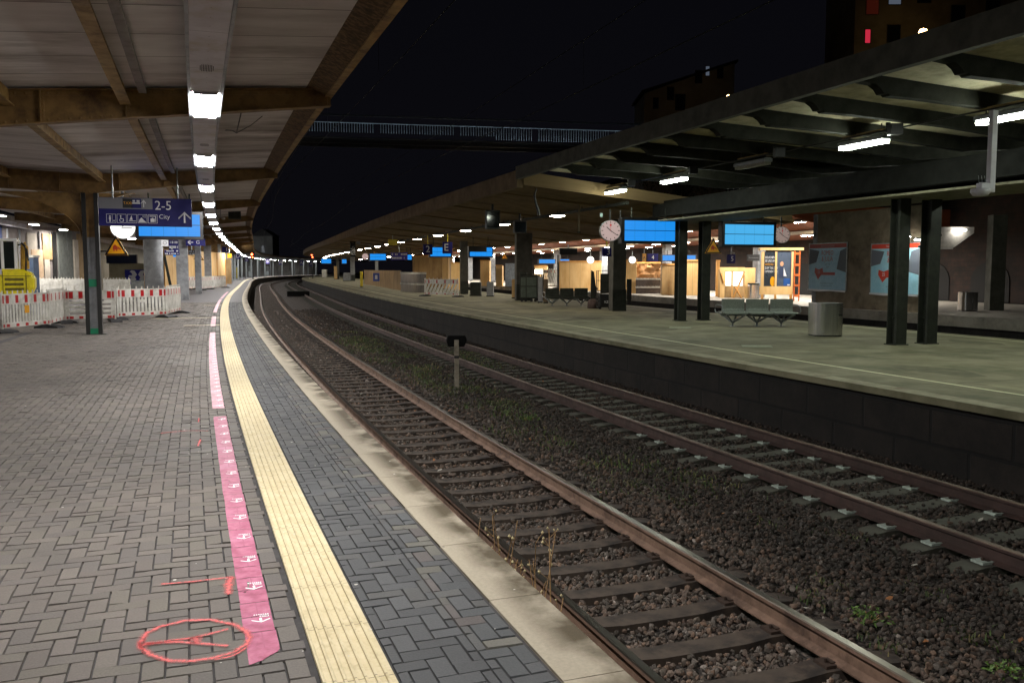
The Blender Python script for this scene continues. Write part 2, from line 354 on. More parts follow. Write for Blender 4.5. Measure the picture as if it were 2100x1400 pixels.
def pavers(regions, s0, s1, a=.1, gap=.0032, ch=.004):
    V = []; F = []; C = []
    for (o0, o1, pal, spread) in regions:
        i0_, i1_ = int(math.floor(o0 / a)) - 1, int(math.ceil(o1 / a)) + 1; j0, j1 = int(s0 / a), int(s1 / a)
        I, J = np.meshgrid(np.arange(i0_, i1_), np.arange(j0, j1), indexing='ij'); k = (I - J) % 4
        for kk in (0, 2):
            i, j = I[k == kk], J[k == kk]
            if kk == 0: x0, x1, y0, y1 = i * a, (i + 2) * a, j * a, (j + 1) * a
            else: x0, x1, y0, y1 = i * a, (i + 1) * a, (j - 1) * a, (j + 1) * a
            x0 = np.clip(x0, o0, o1); x1 = np.clip(x1, o0, o1); ok = (x1 - x0) > .02
            x0, x1, y0, y1 = x0[ok] + gap / 2, x1[ok] - gap / 2, y0[ok] + gap / 2, y1[ok] - gap / 2
            n = len(x0); z = npr.normal(0, .0011, n); tx, ty = npr.normal(0, .0012, n), npr.normal(0, .0012, n)
            c = np.array(pal)[npr.integers(0, len(pal), n)] * npr.uniform(1 - spread, 1 + spread, (n, 1))
            quad = []
            for (cx, cy, dz, inset) in ((0, 0, -.02, 0), (1, 0, -.02, 0), (1, 1, -.02, 0), (0, 1, -.02, 0), (0, 0, 0, 1), (1, 0, 0, 1), (1, 1, 0, 1), (0, 1, 0, 1)):
                xx = np.where(cx, x1 - ch * inset, x0 + ch * inset); yy = np.where(cy, y1 - ch * inset, y0 + ch * inset)
                zz = z + dz + (tx * (1 if cx else -1) + ty * (1 if cy else -1)) * inset
                quad.append(np.stack([xx, yy, zz], 1))
            Q = np.stack(quad, 1)                           # n,8,3
            base = sum(len(v) for v in V); flat_ = Q.reshape(-1, 3)
            px, py = W(flat_[:, 1], flat_[:, 0]); V.append(np.stack([px, py, flat_[:, 2]], 1))
            f = np.array([(4, 5, 6, 7), (0, 1, 5, 4), (1, 2, 6, 5), (2, 3, 7, 6), (3, 0, 4, 7)])
            F.append((base + np.arange(n)[:, None, None] * 8 + f[None]).reshape(-1, 4))
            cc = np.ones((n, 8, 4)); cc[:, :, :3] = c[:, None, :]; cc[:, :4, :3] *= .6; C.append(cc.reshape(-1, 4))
    return np.concatenate(V), np.concatenate(F), np.concatenate(C)
PL = lambda *cs: [L(c)[:3] for c in cs]
left_pal = PL('#59534f', '#5c5652', '#57524f', '#5c5751', '#58534f', '#605a55')
right_pal = PL('#464749', '#434446', '#494a4c', '#424345', '#4c4c4c')
edge_pal = PL('#4a4b4d', '#4e4e4e', '#555350', '#5f5d57', '#464749', '#55504f', '#484a4c', '#4c4c4c')
V_, F_, C_ = pavers([(-7.3, -1.285, left_pal, .06), (-.952, -.55, right_pal, .07), (-.55, -.318, edge_pal, .10)], -5, 48)
np_mesh('paving', V_, F_, vcol_mat('paver_concrete', ns=90), C_, kind='structure')
mb = MB()
joint = mat('joint_sand', '#343132', '#282626', rough=.95, ns=8)
mb.sweep([(-22, -.012), (-.3, -.012)], -8, 48, 1.0, closed=False)
tag(mb.build('paving_bed', joint), kind='structure')
pave_far = brick_mat('far_paving', '#4a4647', '#423f42', '#333135', .2, .1, .006, rough=.75, bump=.1, noise=.2)
mb = MB(); mb.sweep([(-22, -.002), (-7.302, -.002)], -8, 48, 1.0, closed=False)
mb.sweep([(-22, -.002), (-1.275, -.002)], 48, 285, 2.0, closed=False); mb.sweep([(-.962, -.002), (-.305, -.002)], 48, 285, 2.0, closed=False)
tag(mb.build('platform_surface', pave_far), kind='structure')
# narrow running course beside the tactile strip
def course(name, o0, o1, s0, s1, ln, gap, m, z=0.0, kind='structure', zt=.02):
    mb = MB(); s = s0
    while s < s1:
        e = min(s + ln, s1)
        a = [P3(s + gap, o0 + gap, z), P3(s + gap, o1 - gap, z), P3(e, o1 - gap, z), P3(e, o0 + gap, z)]
        b = [p - Vector((0, 0, zt)) for p in a]
        n = len(mb.v); mb.v += [tuple(p) for p in a + b]
        for fi, f in enumerate([(0, 1, 2, 3), (4, 5, 1, 0), (5, 6, 2, 1), (6, 7, 3, 2), (7, 4, 0, 3)]):
            uvq = [(s, o0), (s, o1), (e, o1), (e, o0)]
            mb.uv[len(mb.f)] = uvq; mb.f.append([n + k for k in f]); mb.m.append(0); mb.sm.append(False)
        s = e
    o = mb.build(name, m); return tag(o, kind=kind)

def slab_mat():
    m, nt, b = node_mat('edge_slab_concrete'); N = nt.nodes; K = nt.links
    t = N.new('ShaderNodeTexCoord'); u = N.new('ShaderNodeSeparateXYZ'); K.new(t.outputs['UV'], u.inputs[0])
    n1 = N.new('ShaderNodeTexNoise'); n1.inputs['Scale'].default_value = 2.4; n1.inputs['Detail'].default_value = 6; K.new(t.outputs['UV'], n1.inputs['Vector'])
    # wear band along the outer edge: stain in the surface itself
    mr = N.new('ShaderNodeMapRange'); mr.inputs['From Min'].default_value = -.25; mr.inputs['From Max'].default_value = -.08; K.new(u.outputs['Y'], mr.inputs['Value'])
    mu = N.new('ShaderNodeMath'); mu.operation = 'MULTIPLY'; K.new(mr.outputs[0], mu.inputs[0])
    r1 = N.new('ShaderNodeMapRange'); r1.inputs['From Min'].default_value = .36; r1.inputs['From Max'].default_value = .54; K.new(n1.outputs[0], r1.inputs['Value']); K.new(r1.outputs[0], mu.inputs[1])
    mx = N.new('ShaderNodeMix'); mx.data_type = 'RGBA'; mx.inputs['A'].default_value = L('#978e7d'); mx.inputs['B'].default_value = L('#463c29'); K.new(mu.outputs[0], mx.inputs['Factor'])
    n2 = N.new('ShaderNodeTexNoise'); n2.inputs['Scale'].default_value = 45; K.new(t.outputs['UV'], n2.inputs['Vector'])
    r2 = N.new('ShaderNodeMapRange'); r2.inputs['To Min'].default_value = .8; r2.inputs['To Max'].default_value = 1.2; K.new(n2.outputs[0], r2.inputs['Value'])
    m2 = N.new('ShaderNodeMix'); m2.data_type = 'RGBA'; m2.blend_type = 'MULTIPLY'; m2.inputs['Factor'].default_value = 1; K.new(mx.outputs['Result'], m2.inputs['A']); K.new(r2.outputs[0], m2.inputs['B'])
    K.new(m2.outputs['Result'], b.inputs['Base Color']); b.inputs['Roughness'].default_value = .8
    wv = N.new('ShaderNodeTexChecker'); wv.inputs['Scale'].default_value = 90; K.new(t.outputs['UV'], wv.inputs['Vector'])
    bp = N.new('ShaderNodeBump'); bp.inputs['Strength'].default_value = .35; bp.inputs['Distance'].default_value = .003
    K.new(wv.outputs['Fac'], bp.inputs['Height']); K.new(bp.outputs[0], b.inputs['Normal'])
    return m
M['edge_slab'] = slab_mat()
course('platform_edge', -.305, .0, -6, 285, .985, .006, M['edge_slab'], .002, zt=.09)
# tactile strip: ribbed slabs
tact = mat('tactile_concrete', '#c0b392', '#b8aa87', rough=.75, ns=7, c3='#a89a78', s3=12, bump=.3, fine=60, bdist=.003)
mb = MB(); s = -5.6
prof = []
nr = 7; wd = .31 / nr
for i in range(nr):
    x = -1.272 + i * wd; prof += [(x + .0015, .0), (x + .004, .010), (x + wd * .34, .010), (x + wd * .46, -.001), (x + wd - .003, -.0005)]
prof += [(-.962, .0)]
while s < 60:
    e = s + .6; n = 3
    mb.sweep(prof, s + .003, e - .001, .3, closed=False); s = e
mb.sweep([(-1.272, .002), (-.962, .002)], 60, 285, 2, closed=False)
tag(mb.build('tactile_strip', tact), kind='structure')
# platform retaining wall under platform one
dark_wall = brick_mat('dark_masonry', '#3a332e', '#2f2a27', '#1d1b1a', .9, .38, .02, rough=.95, bump=.6, noise=.5)
mb = MB(); mb.sweep([(-.06, -1.15), (-.06, -.1), (-.5, -.1), (-.5, -1.15)], -8, 285, 1.5)
tag(mb.build('platform_wall', dark_wall), kind='structure')
# ---- platform two
asph = mat('worn_asphalt', '#78745b', '#5f5c46', rough=.82, ns=1.1, c3='#47492f', s3=.4, bump=.3, fine=70, uv=False, bdist=.004)
mb = MB(); mb.sweep([(7.78, -.10), (7.78, 0), (17.63, 0), (17.63, -.10)], -8, 230, 1.0)
tag(mb.build('platform_two', asph), kind='structure')
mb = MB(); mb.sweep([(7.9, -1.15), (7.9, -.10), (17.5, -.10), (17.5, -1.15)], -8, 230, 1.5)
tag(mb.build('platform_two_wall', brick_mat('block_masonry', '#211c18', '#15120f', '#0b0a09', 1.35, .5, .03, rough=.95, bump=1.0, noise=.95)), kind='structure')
mb = MB(); line = mat('worn_white_paint', '#d3d0ac', '#aeab8b', rough=.7, ns=5, lo=.5, hi=.75)
mb.sweep([(9.09, .004), (9.17, .004)], -8, 230, 1.0, closed=False)
mb.sweep([(17.05, .004), (17.13, .004)], -8, 230, 1.0, closed=False)
tag(mb.build('safety_line', line), kind='structure')
mb = MB(); mb.sweep([(7.785, .003), (8.12, .003)], -8, 230, 1.0, closed=False)
tag(mb.build('platform_two_kerb', mat('kerb_stone', '#96937a', '#7d7a63', rough=.8, ns=3, c3='#6a5843', s3=1.6)), kind='structure')
mb = MB(); sr = random.Random(3)
for i in range(16):                                        # tar seams and worn patches
    s = 6 + i * 3.4 + sr.uniform(-.8, .8); o0, o1 = 9.3, sr.uniform(11, 17); pts_ = [(s + sr.uniform(-.06, .06), o0 + (o1 - o0) * j / 6) for j in range(7)]
    for (sa, oa), (sb, ob) in zip(pts_[:-1], pts_[1:]): mb.add([P3(sa, oa, .003), P3(sb, ob, .003), P3(sb + .03, ob, .003), P3(sa + .03, oa, .003)], [(0, 1, 2, 3)], 0)
for i in range(26):
    s, o, r = sr.uniform(5, 60), sr.uniform(9.6, 16.5), sr.uniform(.15, .7); k_n = 9; a0 = sr.uniform(0, 6)
    mb.add([P3(s + r * 1.8 * sr.uniform(.6, 1.1) * math.cos(a0 + 6.283 * j / k_n), o + r * sr.uniform(.6, 1.1) * math.sin(a0 + 6.283 * j / k_n), .0012 + i * .00006) for j in range(k_n)], [tuple(range(k_n))], 1 + i % 2)
tag(mb.build('platform_patches', [mat('tar_seam', '#3a3829', '#2e2d22', rough=.8), mat('dark_asphalt_patch', '#5c5943', '#4d4b38', rough=.85, ns=3), mat('pale_asphalt_patch', '#8a866a', '#75725a', rough=.85, ns=3)]), kind='structure')
# ---- platform three
mb = MB(); mb.sweep([(24.95, -.4), (24.95, 0), (36.5, 0), (36.5, -.4)], -6, 200, 1.5)
tag(mb.build('platform_three', mat('pale_paving', '#8f8a80', '#7d786f', rough=.7, ns=2, c3='#6a655d', s3=.8)), kind='structure')
mb = MB(); mb.sweep([(25.15, -1.15), (25.15, -.4), (36, -.4), (36, -1.15)], -6, 200, 2)
tag(mb.build('platform_three_wall', M_dk := mat('dark_wall', '#1d1b1a', '#141312', rough=.95, ns=2)), kind='structure')

# ---- loose track stones
def ico():
    t = (1 + 5 ** .5) / 2
    v = np.array([(-1, t, 0), (1, t, 0), (-1, -t, 0), (1, -t, 0), (0, -1, t), (0, 1, t), (0, -1, -t), (0, 1, -t), (t, 0, -1), (t, 0, 1), (-t, 0, -1), (-t, 0, 1)], float)
    f = np.array([(0, 11, 5), (0, 5, 1), (0, 1, 7), (0, 7, 10), (0, 10, 11), (1, 5, 9), (5, 11, 4), (11, 10, 2), (10, 7, 6), (7, 1, 8), (3, 9, 4), (3, 4, 2), (3, 2, 6), (3, 6, 8), (3, 8, 9), (4, 9, 5), (2, 4, 11), (6, 2, 10), (8, 6, 7), (9, 8, 1)])
    return v / np.linalg.norm(v[0]), f
IV, IF = ico()
SLP = .62
def stones(o0, o1, s0, s1, dens, size, zoff=0.0):
    n = int((o1 - o0) * (s1 - s0) * dens)
    o = npr.uniform(o0, o1, n); s = npr.uniform(s0, s1, n)
    # keep sleepers of the near track clear, the second track half buried
    ph = np.abs(((s / SLP) % 1) - .5) * SLP
    on1 = (o > .963 - .50) & (o < 2.47 + .50) & (ph < .115)
    on2 = (o > 5.29 - .52) & (o < 6.8 + .52) & (ph < .11) & (npr.uniform(0, 1, n) < .8)
    rail = np.zeros(n, bool)
    for ro in (.963, 2.47, 5.29, 6.797): rail |= np.abs(o - ro) < .085
    keep = ~(on1 | on2 | rail); o, s = o[keep], s[keep]; n = len(o)
    sz = size * npr.uniform(.55, 1.25, n)
    z = BAL + zoff + sz * .15 + npr.normal(0, .010, n) - np.where((o > .45) & (o < 3.0), .03, 0) - np.where((o > 4.75) & (o < 7.35) & ~((o > 5.4) & (o < 6.7)), .012, 0)
    z += np.where((o > 2.9) & (o < 4.9), .035, 0) + np.where((np.abs(o - 6.05) < .6), .01, 0)
    A = npr.normal(0, 1, (n, 3, 3)); Q, _ = np.linalg.qr(A)
    V0 = IV[None] * npr.uniform(.6, 1.15, (n, 12, 1)) * (npr.uniform(.6, 1.2, (n, 1, 3)))
    V0 = np.einsum('nij,nkj->nki', Q, V0) * (sz[:, None, None] * .5)
    px, py = W(s, o); V0[:, :, 0] += px[:, None]; V0[:, :, 1] += py[:, None]; V0[:, :, 2] += z[:, None]
    F0 = (np.arange(n)[:, None, None] * 12 + IF[None]).reshape(-1, 3)
    br = npr.uniform(.55, 1.35, (n, 1)) ; tint = np.array(PL('#564a42', '#5c4f46', '#50473f', '#665346', '#564f49', '#474039'))[npr.integers(0, 6, n)]
    pale = npr.uniform(0, 1, n) < .02; tint[pale] = L('#8a8078')[:3]
    br = br * (1 - .62 * np.clip((o - 2.6) / 1.2, 0, 1))[:, None]           # stones get darker beyond the near track
    c = np.ones((n, 12, 4)); c[:, :, :3] = (tint * br)[:, None, :]
    return V0.reshape(-1, 3), F0, c.reshape(-1, 4)
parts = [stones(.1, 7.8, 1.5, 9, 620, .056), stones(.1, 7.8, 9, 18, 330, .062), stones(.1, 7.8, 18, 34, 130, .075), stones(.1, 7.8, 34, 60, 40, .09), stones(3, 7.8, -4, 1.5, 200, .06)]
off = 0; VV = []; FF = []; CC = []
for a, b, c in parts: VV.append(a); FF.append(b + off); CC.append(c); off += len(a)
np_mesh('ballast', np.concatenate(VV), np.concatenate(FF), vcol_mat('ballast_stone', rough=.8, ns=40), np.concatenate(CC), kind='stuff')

# ---- tracks
rail_side = mat('rusty_rail', '#71594a', '#5b4638', rough=.75, ns=5, c3='#3c2a20', s3=3, bump=.2)
rail_top = mat('polished_rail_head', '#7d746c', '#6a625a', rough=.3, metal=1, ns=1, rvar=.03)
rail_side2 = mat('dark_rusty_rail', '#3a2722', '#2d1f1a', rough=.8, ns=5, c3='#2a1c17', s3=3, bump=.2)
rail_top2 = mat('dull_rail_head', '#5f4d40', '#4b3c32', rough=.55, metal=.5, ns=3)
slp1 = mat('dark_sleeper', '#453a31', '#352c26', rough=.9, ns=6, c3='#241f1b', s3=3, bump=.5)
slp2 = mat('pale_concrete_sleeper', '#3e3d34', '#302f29', rough=.85, ns=5, c3='#3d3a31', s3=2.0, bump=.4)
pad = mat('pale_rail_plate', '#aab8ae', '#7f877f', rough=.5, ns=14)
iron = mat('rusted_clip', '#3a2a20', '#2a1f18', rough=.8, ns=9)
def rail_prof(o, z):
    pts = [(-.075, -.172), (-.075, -.160), (-.012, -.138), (-.009, -.050), (-.036, -.036), (-.036, -.010), (-.030, 0), (.030, 0), (.036, -.010), (.036, -.036), (.009, -.050), (.012, -.138), (.075, -.160), (.075, -.172)]
    return [(o + a, z + b) for a, b in pts]
def railway(name, label, offs, s0, s1, sm, palem, group=None, far=False, padm=None, dz=0.0):
    tr = thing(name, label, 'track', P3(0, (offs[0] + offs[1]) / 2, BAL))
    inv = Matrix.Translation(-Vector(tr.location))
    for o in offs:
        mb = MB(); pr = rail_prof(o, RAILZ); mb.sweep(pr, s0, s1, .6 if not far else 1.5, mis=[0, 0, 0, 0, 0, 1, 1, 1, 0, 0, 0, 0, 0, 0])
        r = mb.build('rail', [rail_side2, rail_top2] if padm or far else [rail_side, rail_top], tr); r.location = -Vector(tr.location)
    oc = (offs[0] + offs[1]) / 2
    prof = [(-1.28, -.20), (-1.28, -.040), (-.95, -.008), (-.58, -.008), (-.35, -.028), (.35, -.028), (.58, -.008), (.95, -.008), (1.28, -.040), (1.28, -.20)]
    master = MB(); z0 = RAILZ - .172 + dz
    hw_ = .13 if padm or far else .105; master.prism([(x, z) for x, z in prof], -hw_, hw_)
    n0 = int(math.ceil(s0 / SLP)); k = 0; me = None; far_mb = MB()
    plates = []
    for sx_ in (-1, 1):
        for q in (-1, 1):
            x = sx_ * .7535 + q * .115; pmaster = MB(); plates.append(pmaster)
            pmaster.bb(x - (.07 if padm else .045), x + (.07 if padm else .045), -.07, .07, -.012, .014, 0)
            pmaster.tube([(x, 0, .01), (x, 0, .042)], .014, 6, 1)
            pmaster.bb(x - .02 - q * .035, x + .02 - q * .035, -.04, .04, .002, .022, 1)
    kk = [i for i in range(n0, int(s1 / SLP)) if (i + .5) * SLP > s0]
    kk.sort(key=lambda i: abs(i * SLP - 3)); sl = None; pl = []
    for q, i in enumerate(kk):
        s = (i + .5) * SLP; loc = P3(s, oc, z0); rz = -hd(s) + rnd.uniform(-.012, .012)
        if q < 100 and not far:
            if sl is None:
                sl = master.build('sleeper', sm, tr); pl = [q_.build('rail_plate', [padm or iron, iron], sl) for q_ in plates]
                o = sl
            else:
                o = sl.copy(); col.objects.link(o); o.parent = tr
                
                if s < 12:
                    for q_ in pl: c = q_.copy(); col.objects.link(c); c.parent = o
            o.location = loc - Vector(tr.location); o.rotation_euler = (0, 0, rz)
        else:
            T = Matrix.Translation(loc - Vector(tr.location)) @ Matrix.Rotation(rz, 4, 'Z')
            far_mb.prism(prof, -.13, .13, M=T)
    if far_mb.v: far_mb.build('sleeper', sm, tr, kind='stuff')
    return tr
railway('railway_track', 'nearest track with shiny rusty brown rails beside the paved platform', (.963, 2.47), -4, 262, slp1, pad)
railway('railway_track', 'second track on pale concrete sleepers below the dark block wall', (5.29, 6.797), -4, 262, slp2, pad, padm=pad, dz=.012)
railway('railway_track', 'third track in the dark cutting just beyond the middle platform', (18.6, 20.1), -4, 150, slp2, pad, far=True)
railway('railway_track', 'fourth track in the dark cutting beside the farthest platform', (22.7, 24.2), -4, 150, slp2, pad, far=True)

# ---- grass between the tracks
def grass(name, n, o0, o1, s0, s1, hgt, pal, clump=.35, label=None):
    cn = max(4, int(n / 60)); co = npr.uniform(o0, o1, cn); cs = s0 + (s1 - s0) * npr.uniform(0, 1, cn) ** 1.2
    idx = npr.integers(0, cn, n); o = co[idx] + npr.normal(0, clump * .5, n); s = cs[idx] + npr.normal(0, clump, n)
    px, py = W(s, o); z = np.full(n, BAL + .03); a = npr.uniform(0, 2 * np.pi, n); h = hgt * npr.uniform(.4, 1.3, n)
    lean = npr.uniform(.3, 1.1, n); w = npr.uniform(.0025, .006, n) * (1 + s / 14)
    dx, dy = np.cos(a), np.sin(a)
    P = np.zeros((n, 6, 3)); b = np.stack([px, py, z], 1)
    side = np.stack([-dy, dx, np.zeros(n)], 1) * w[:, None]
    mid = b + np.stack([dx * lean * h * .35, dy * lean * h * .35, h * .6], 1); tip = b + np.stack([dx * lean * h, dy * lean * h, h * .85], 1)
    P[:, 0] = b - side; P[:, 1] = b + side; P[:, 2] = mid + side * .8; P[:, 3] = mid - side * .8; P[:, 4] = tip + side * .1; P[:, 5] = tip - side * .1
    F = (np.arange(n)[:, None, None] * 6 + np.array([(0, 1, 2, 3), (3, 2, 4, 5)])[None]).reshape(-1, 4)
    c = np.ones((n, 6, 4)); c[:, :, :3] = (np.array(PL(*pal))[npr.integers(0, len(pal), n)] * npr.uniform(.6, 1.3, (n, 1)))[:, None, :]
    return P.reshape(-1, 3), F, c.reshape(-1, 4)
gp = ('#3c4f26', '#46592b', '#323f1f', '#545a33', '#5f5636')
gs = [grass('g', 6000, 3.2, 4.5, 8, 38, .085, gp, .34), grass('g', 700, 3.0, 4.6, 6, 30, .06, gp, .5), grass('g', 900, 2.9, 4.7, 1, 10, .05, gp, .15), grass('g', 1500, 5.4, 6.7, 22, 45, .05, gp), grass('g', 1200, -.02, .25, 1, 40, .07, gp, .1)]
off = 0; VV = []; FF = []; CC = []
for a, b, c in gs: VV.append(a); FF.append(b + off); CC.append(c); off += len(a)
np_mesh('grass', np.concatenate(VV), np.concatenate(FF), vcol_mat('grass_blade', rough=.6, ns=20, bump=0), np.concatenate(CC), kind='stuff')

# fallen leaves and litter lying in the stones
lv = MB(); 
for i in range(70):
    s, o = rnd.uniform(2, 22), rnd.choice([rnd.uniform(.4, 7.5), rnd.uniform(2.7, 5)]); p = P3(s, o, BAL + rnd.uniform(.045, .07)); a = rnd.uniform(0, 6.3); r = rnd.uniform(.02, .045)
    T = Matrix.Translation(p) @ Euler((rnd.uniform(-.5, .5), rnd.uniform(-.5, .5), a)).to_matrix().to_4x4()
    lv.add([(r, 0, 0), (r * .4, r * .35, .006), (-r * .3, r * .5, .002), (-r, .1 * r, .008), (-r * .3, -r * .45, 0), (r * .4, -r * .4, .004)], [(0, 1, 2, 3, 4, 5)], rnd.choice([0, 0, 1]), M=T)
tag(lv.build('fallen_leaves', [mat('dry_leaf', '#8a5a32', '#6b4222', rough=.8), mat('pale_litter', '#a8a49a', '#8d8a80', rough=.7)]), kind='stuff')
# specks and chewing gum on the paving
lv = MB()
for i in range(150):
    s = rnd.uniform(1.2, 16); o = rnd.uniform(-4.5, -.05); p = P3(s, o, .0035); r = rnd.uniform(.003, .009) * (1 + s / 14); k = rnd.randint(5, 7); a = rnd.uniform(0, 6)
    lv.add([p + Vector((math.cos(a + 6.283 * j / k) * r * rnd.uniform(.6, 1.2), math.sin(a + 6.283 * j / k) * r * rnd.uniform(.6, 1.2), 0)) for j in range(k)], [tuple(range(k))], rnd.choice([0, 0, 0, 1]))
tag(lv.build('litter', [flat('pale_speck', '#b5b2aa', .7), flat('dark_speck', '#2e2b2b', .7)]), kind='stuff')
# ================================================================== NEAR CANOPY (left)
ceil_m = mat('limewashed_boards', '#e6e2e0', '#c4bebb', rough=.9, ns=1.6, stretch=(1.0, .25, 1), uv=True, c3='#7a6f68', s3=.5, bump=.35, lo=.35, hi=.7)
can = thing('station_canopy', 'old cantilever canopy with ochre riveted steel girders and pale board ceiling over the near platform', 'canopy', P3(24.7, -4.5, 0))
can_i = -Vector(can.location)
def ztop(o): return 4.27 + (o + 4.5) * (4.60 - 4.27) / 4.87 if o > -4.5 else 4.27 + (-4.5 - o) * .045
# ceiling
mb = MB(); prof = [(-11.5, ztop(-11.5) + .03), (-4.5, ztop(-4.5) + .03), (.33, ztop(.33) + .03), (.33, ztop(.33) + .16), (-4.5, ztop(-4.5) + .16), (-11.5, ztop(-11.5) + .16)]
mb.sweep(prof, -12, 150, 1.17); c_ = mb.build('ceiling', ceil_m, can); c_.location = can_i
prof = [(-8.5, ztop(-8.5) + .03), (.33, ztop(.33) + .03), (.33, ztop(.33) + .25), (-8.5, ztop(-8.5) + .25)]
mb = MB(); mb.sweep(prof, 150, 288, 3); c_ = mb.build('ceiling', mat('far_canopy_ceiling', '#6d6a66', '#55524e', rough=.9), can); c_.location = can_i
# board joints across the ceiling (battens) + dirty laths
mb = MB()
for k in range(-9, 90):
    s = k * 1.17 + .4 + rnd.uniform(-.12, .12)
    for o0, o1 in ((-11.3, -4.55), (-4.45, .3)):
        a, b = P3(s, o0, ztop(o0) + .022), P3(s, o1, ztop(o1) + .022); d = (P3(s + .018, o0, 0) - P3(s, o0, 0))
        mb.add([a, b, b + d, a + d], [(0, 1, 2, 3)])
c_ = mb.build('board_joint', flat('dark_joint', '#6f6660', .9), can, kind='stuff'); c_.location = can_i
# fascia plank at the rim
mb = MB(); zz_ = ztop(.33)
mb.sweep([(.33, zz_ - .10), (.37, zz_ - .10), (.37, zz_ + .24), (.33, zz_ + .24)], -12, 288, 1.5)
mb.sweep([(.29, zz_ - .135), (.40, zz_ - .135), (.40, zz_ - .115), (.29, zz_ - .115)], -12, 288, 1.5)
c_ = mb.build('fascia', M['purlin'], can); c_.location = can_i
mb = MB(); mb.sweep([(.0, zz_ + .01), (.30, zz_ - .112), (.31, zz_ + .0), (.05, zz_ + .03)], -12, 150, 1.5); c_ = mb.build('edge_band', mat('stained_edge_band', '#6b5436', '#453521', rough=.9, ns=14, lo=.42, hi=.58, c3='#2f2317', s3=5), can); c_.location = can_i
mb = MB(); mb.sweep([(-2.44, ztop(-2.4) - .06), (-2.33, ztop(-2.4) - .06), (-2.33, ztop(-2.4) + .0), (-2.44, ztop(-2.4) + .0)], -10, 60, 1.5); c_ = mb.build('cable_tray', mat('grey_tray', '#8f8a88', '#787371', rough=.7), can); c_.location = can_i
# purlins (I sections) running along
for po in (-9.2, -6.4, -4.15, -2.62):
    for k in range(-1, 10):
        s0, s1 = 13.0 + 11.7 * (k - 1) + .08, 13.0 + 11.7 * k - .08; z = ztop(po)
        mb = MB(); wv_ = .075 if po < -.5 else .05; dp = .24 if po < -.5 else .16
        mb.sweep([(po - wv_, z - dp), (po + wv_, z - dp), (po + wv_, z - dp + .018), (po + .006, z - dp + .018), (po + .006, z), (po - .006, z), (po - .006, z - dp + .018), (po - wv_, z - dp + .018)], s0, s1, 2)
        c_ = mb.build('purlin', M['purlin'], can); c_.location = can_i
# girders
def girder_mb(right=True):
    mb = MB(); pts = []
    oc = -4.49
    def zb(o):
        if o > oc: t = (o - oc) / (.37 - oc); return ztop(o) - (.52 - .24 * t)
        return ztop(o) - .52 + max(0, (-o - 7)) * .03
    os_ = list(np.linspace(-11.0, -4.49, 12)) + list(np.linspace(-4.2, .37, 12))
    top = [(o + 4.49, ztop(o) - .002) for o in os_]; bot = [(o + 4.49, zb(o)) for o in os_]
    mb.prism(top + bot[::-1], -.008, .008)
    for a, b in zip(bot[:-1], bot[1:]):                       # bottom flange
        mb.prism([a, b, (b[0], b[1] + .016), (a[0], a[1] + .016)], -.10, .10)
    for a, b in zip(top[:-1], top[1:]):
        mb.prism([(a[0], a[1] - .014), (b[0], b[1] - .014), (b[0], b[1] - .001), (a[0], a[1] - .001)], -.10, .10)
        mb.prism([(a[0], a[1] - .085), (b[0], b[1] - .085), (b[0], b[1] - .015), (a[0], a[1] - .015)], -.018, .018)   # angle leg
    for a, b in zip(bot[:-1], bot[1:]):
        mb.prism([(a[0], a[1] + .017), (b[0], b[1] + .017), (b[0], b[1] + .08), (a[0], a[1] + .08)], -.018, .018)
    for o in (-9.2, -7.6, -6.4, -5.2, -3.75, -2.62, -1.3, .33):
        z0, z1 = zb(o) + .017, ztop(o) - .016
        mb.bb(o + 4.49 - .045, o + 4.49 + .045, -.022, .022, z0, z1); mb.bb(o + 4.49 - .007, o + 4.49 + .007, -.09, .09, z0, z1)
    return mb, zb
def rivets_mb(zb):
    mb = MB()
    def rv(x, z):
        for y, sg in ((-.018, -1),):
            r = .024; n = 8
            vs = [(x + r * math.cos(6.283 * k / n), y, z + r * math.sin(6.283 * k / n)) for k in range(n)] + [(x, y - .02, z)]
            mb.add(vs, [(k, (k + 1) % n, n) for k in range(n)], 0, True)
    o = -10.8
    while o < .3:
        rv(o + 4.49, ztop(o) - .05); 
        o += .14
    o = -10.8
    while o < .3: rv(o + 4.49, zb(o) + .05); o += .14
    for oo in (-9.2, -7.6, -6.4, -5.2, -3.75, -2.62, -1.3):
        z = zb(oo) + .1
        while z < ztop(oo) - .09:
            rv(oo + 4.49 - .03, z); rv(oo + 4.49 + .03, z); z += .09
    return mb
gmb, zb_ = girder_mb(); gproto = None
for k in range(-1, 22):
    s = 13.0 + 11.7 * (k - 0) - 0
    loc = P3(s, -4.49, 0) + can_i
    if k > 9 and k % 1 == 0 and s > 150: break
    if gproto is None:
        gproto = gmb.build('girder', M['brown_steel'], can); rproto = rivets_mb(zb_).build('rivets', M['brown_steel'], gproto, kind='stuff'); g = gproto
    else:
        g = gproto.copy(); col.objects.link(g); g.parent = can
        if s < 50: c = rproto.copy(); col.objects.link(c); c.parent = g
    g.location = loc; g.rotation_euler = (0, 0, -hd(s))
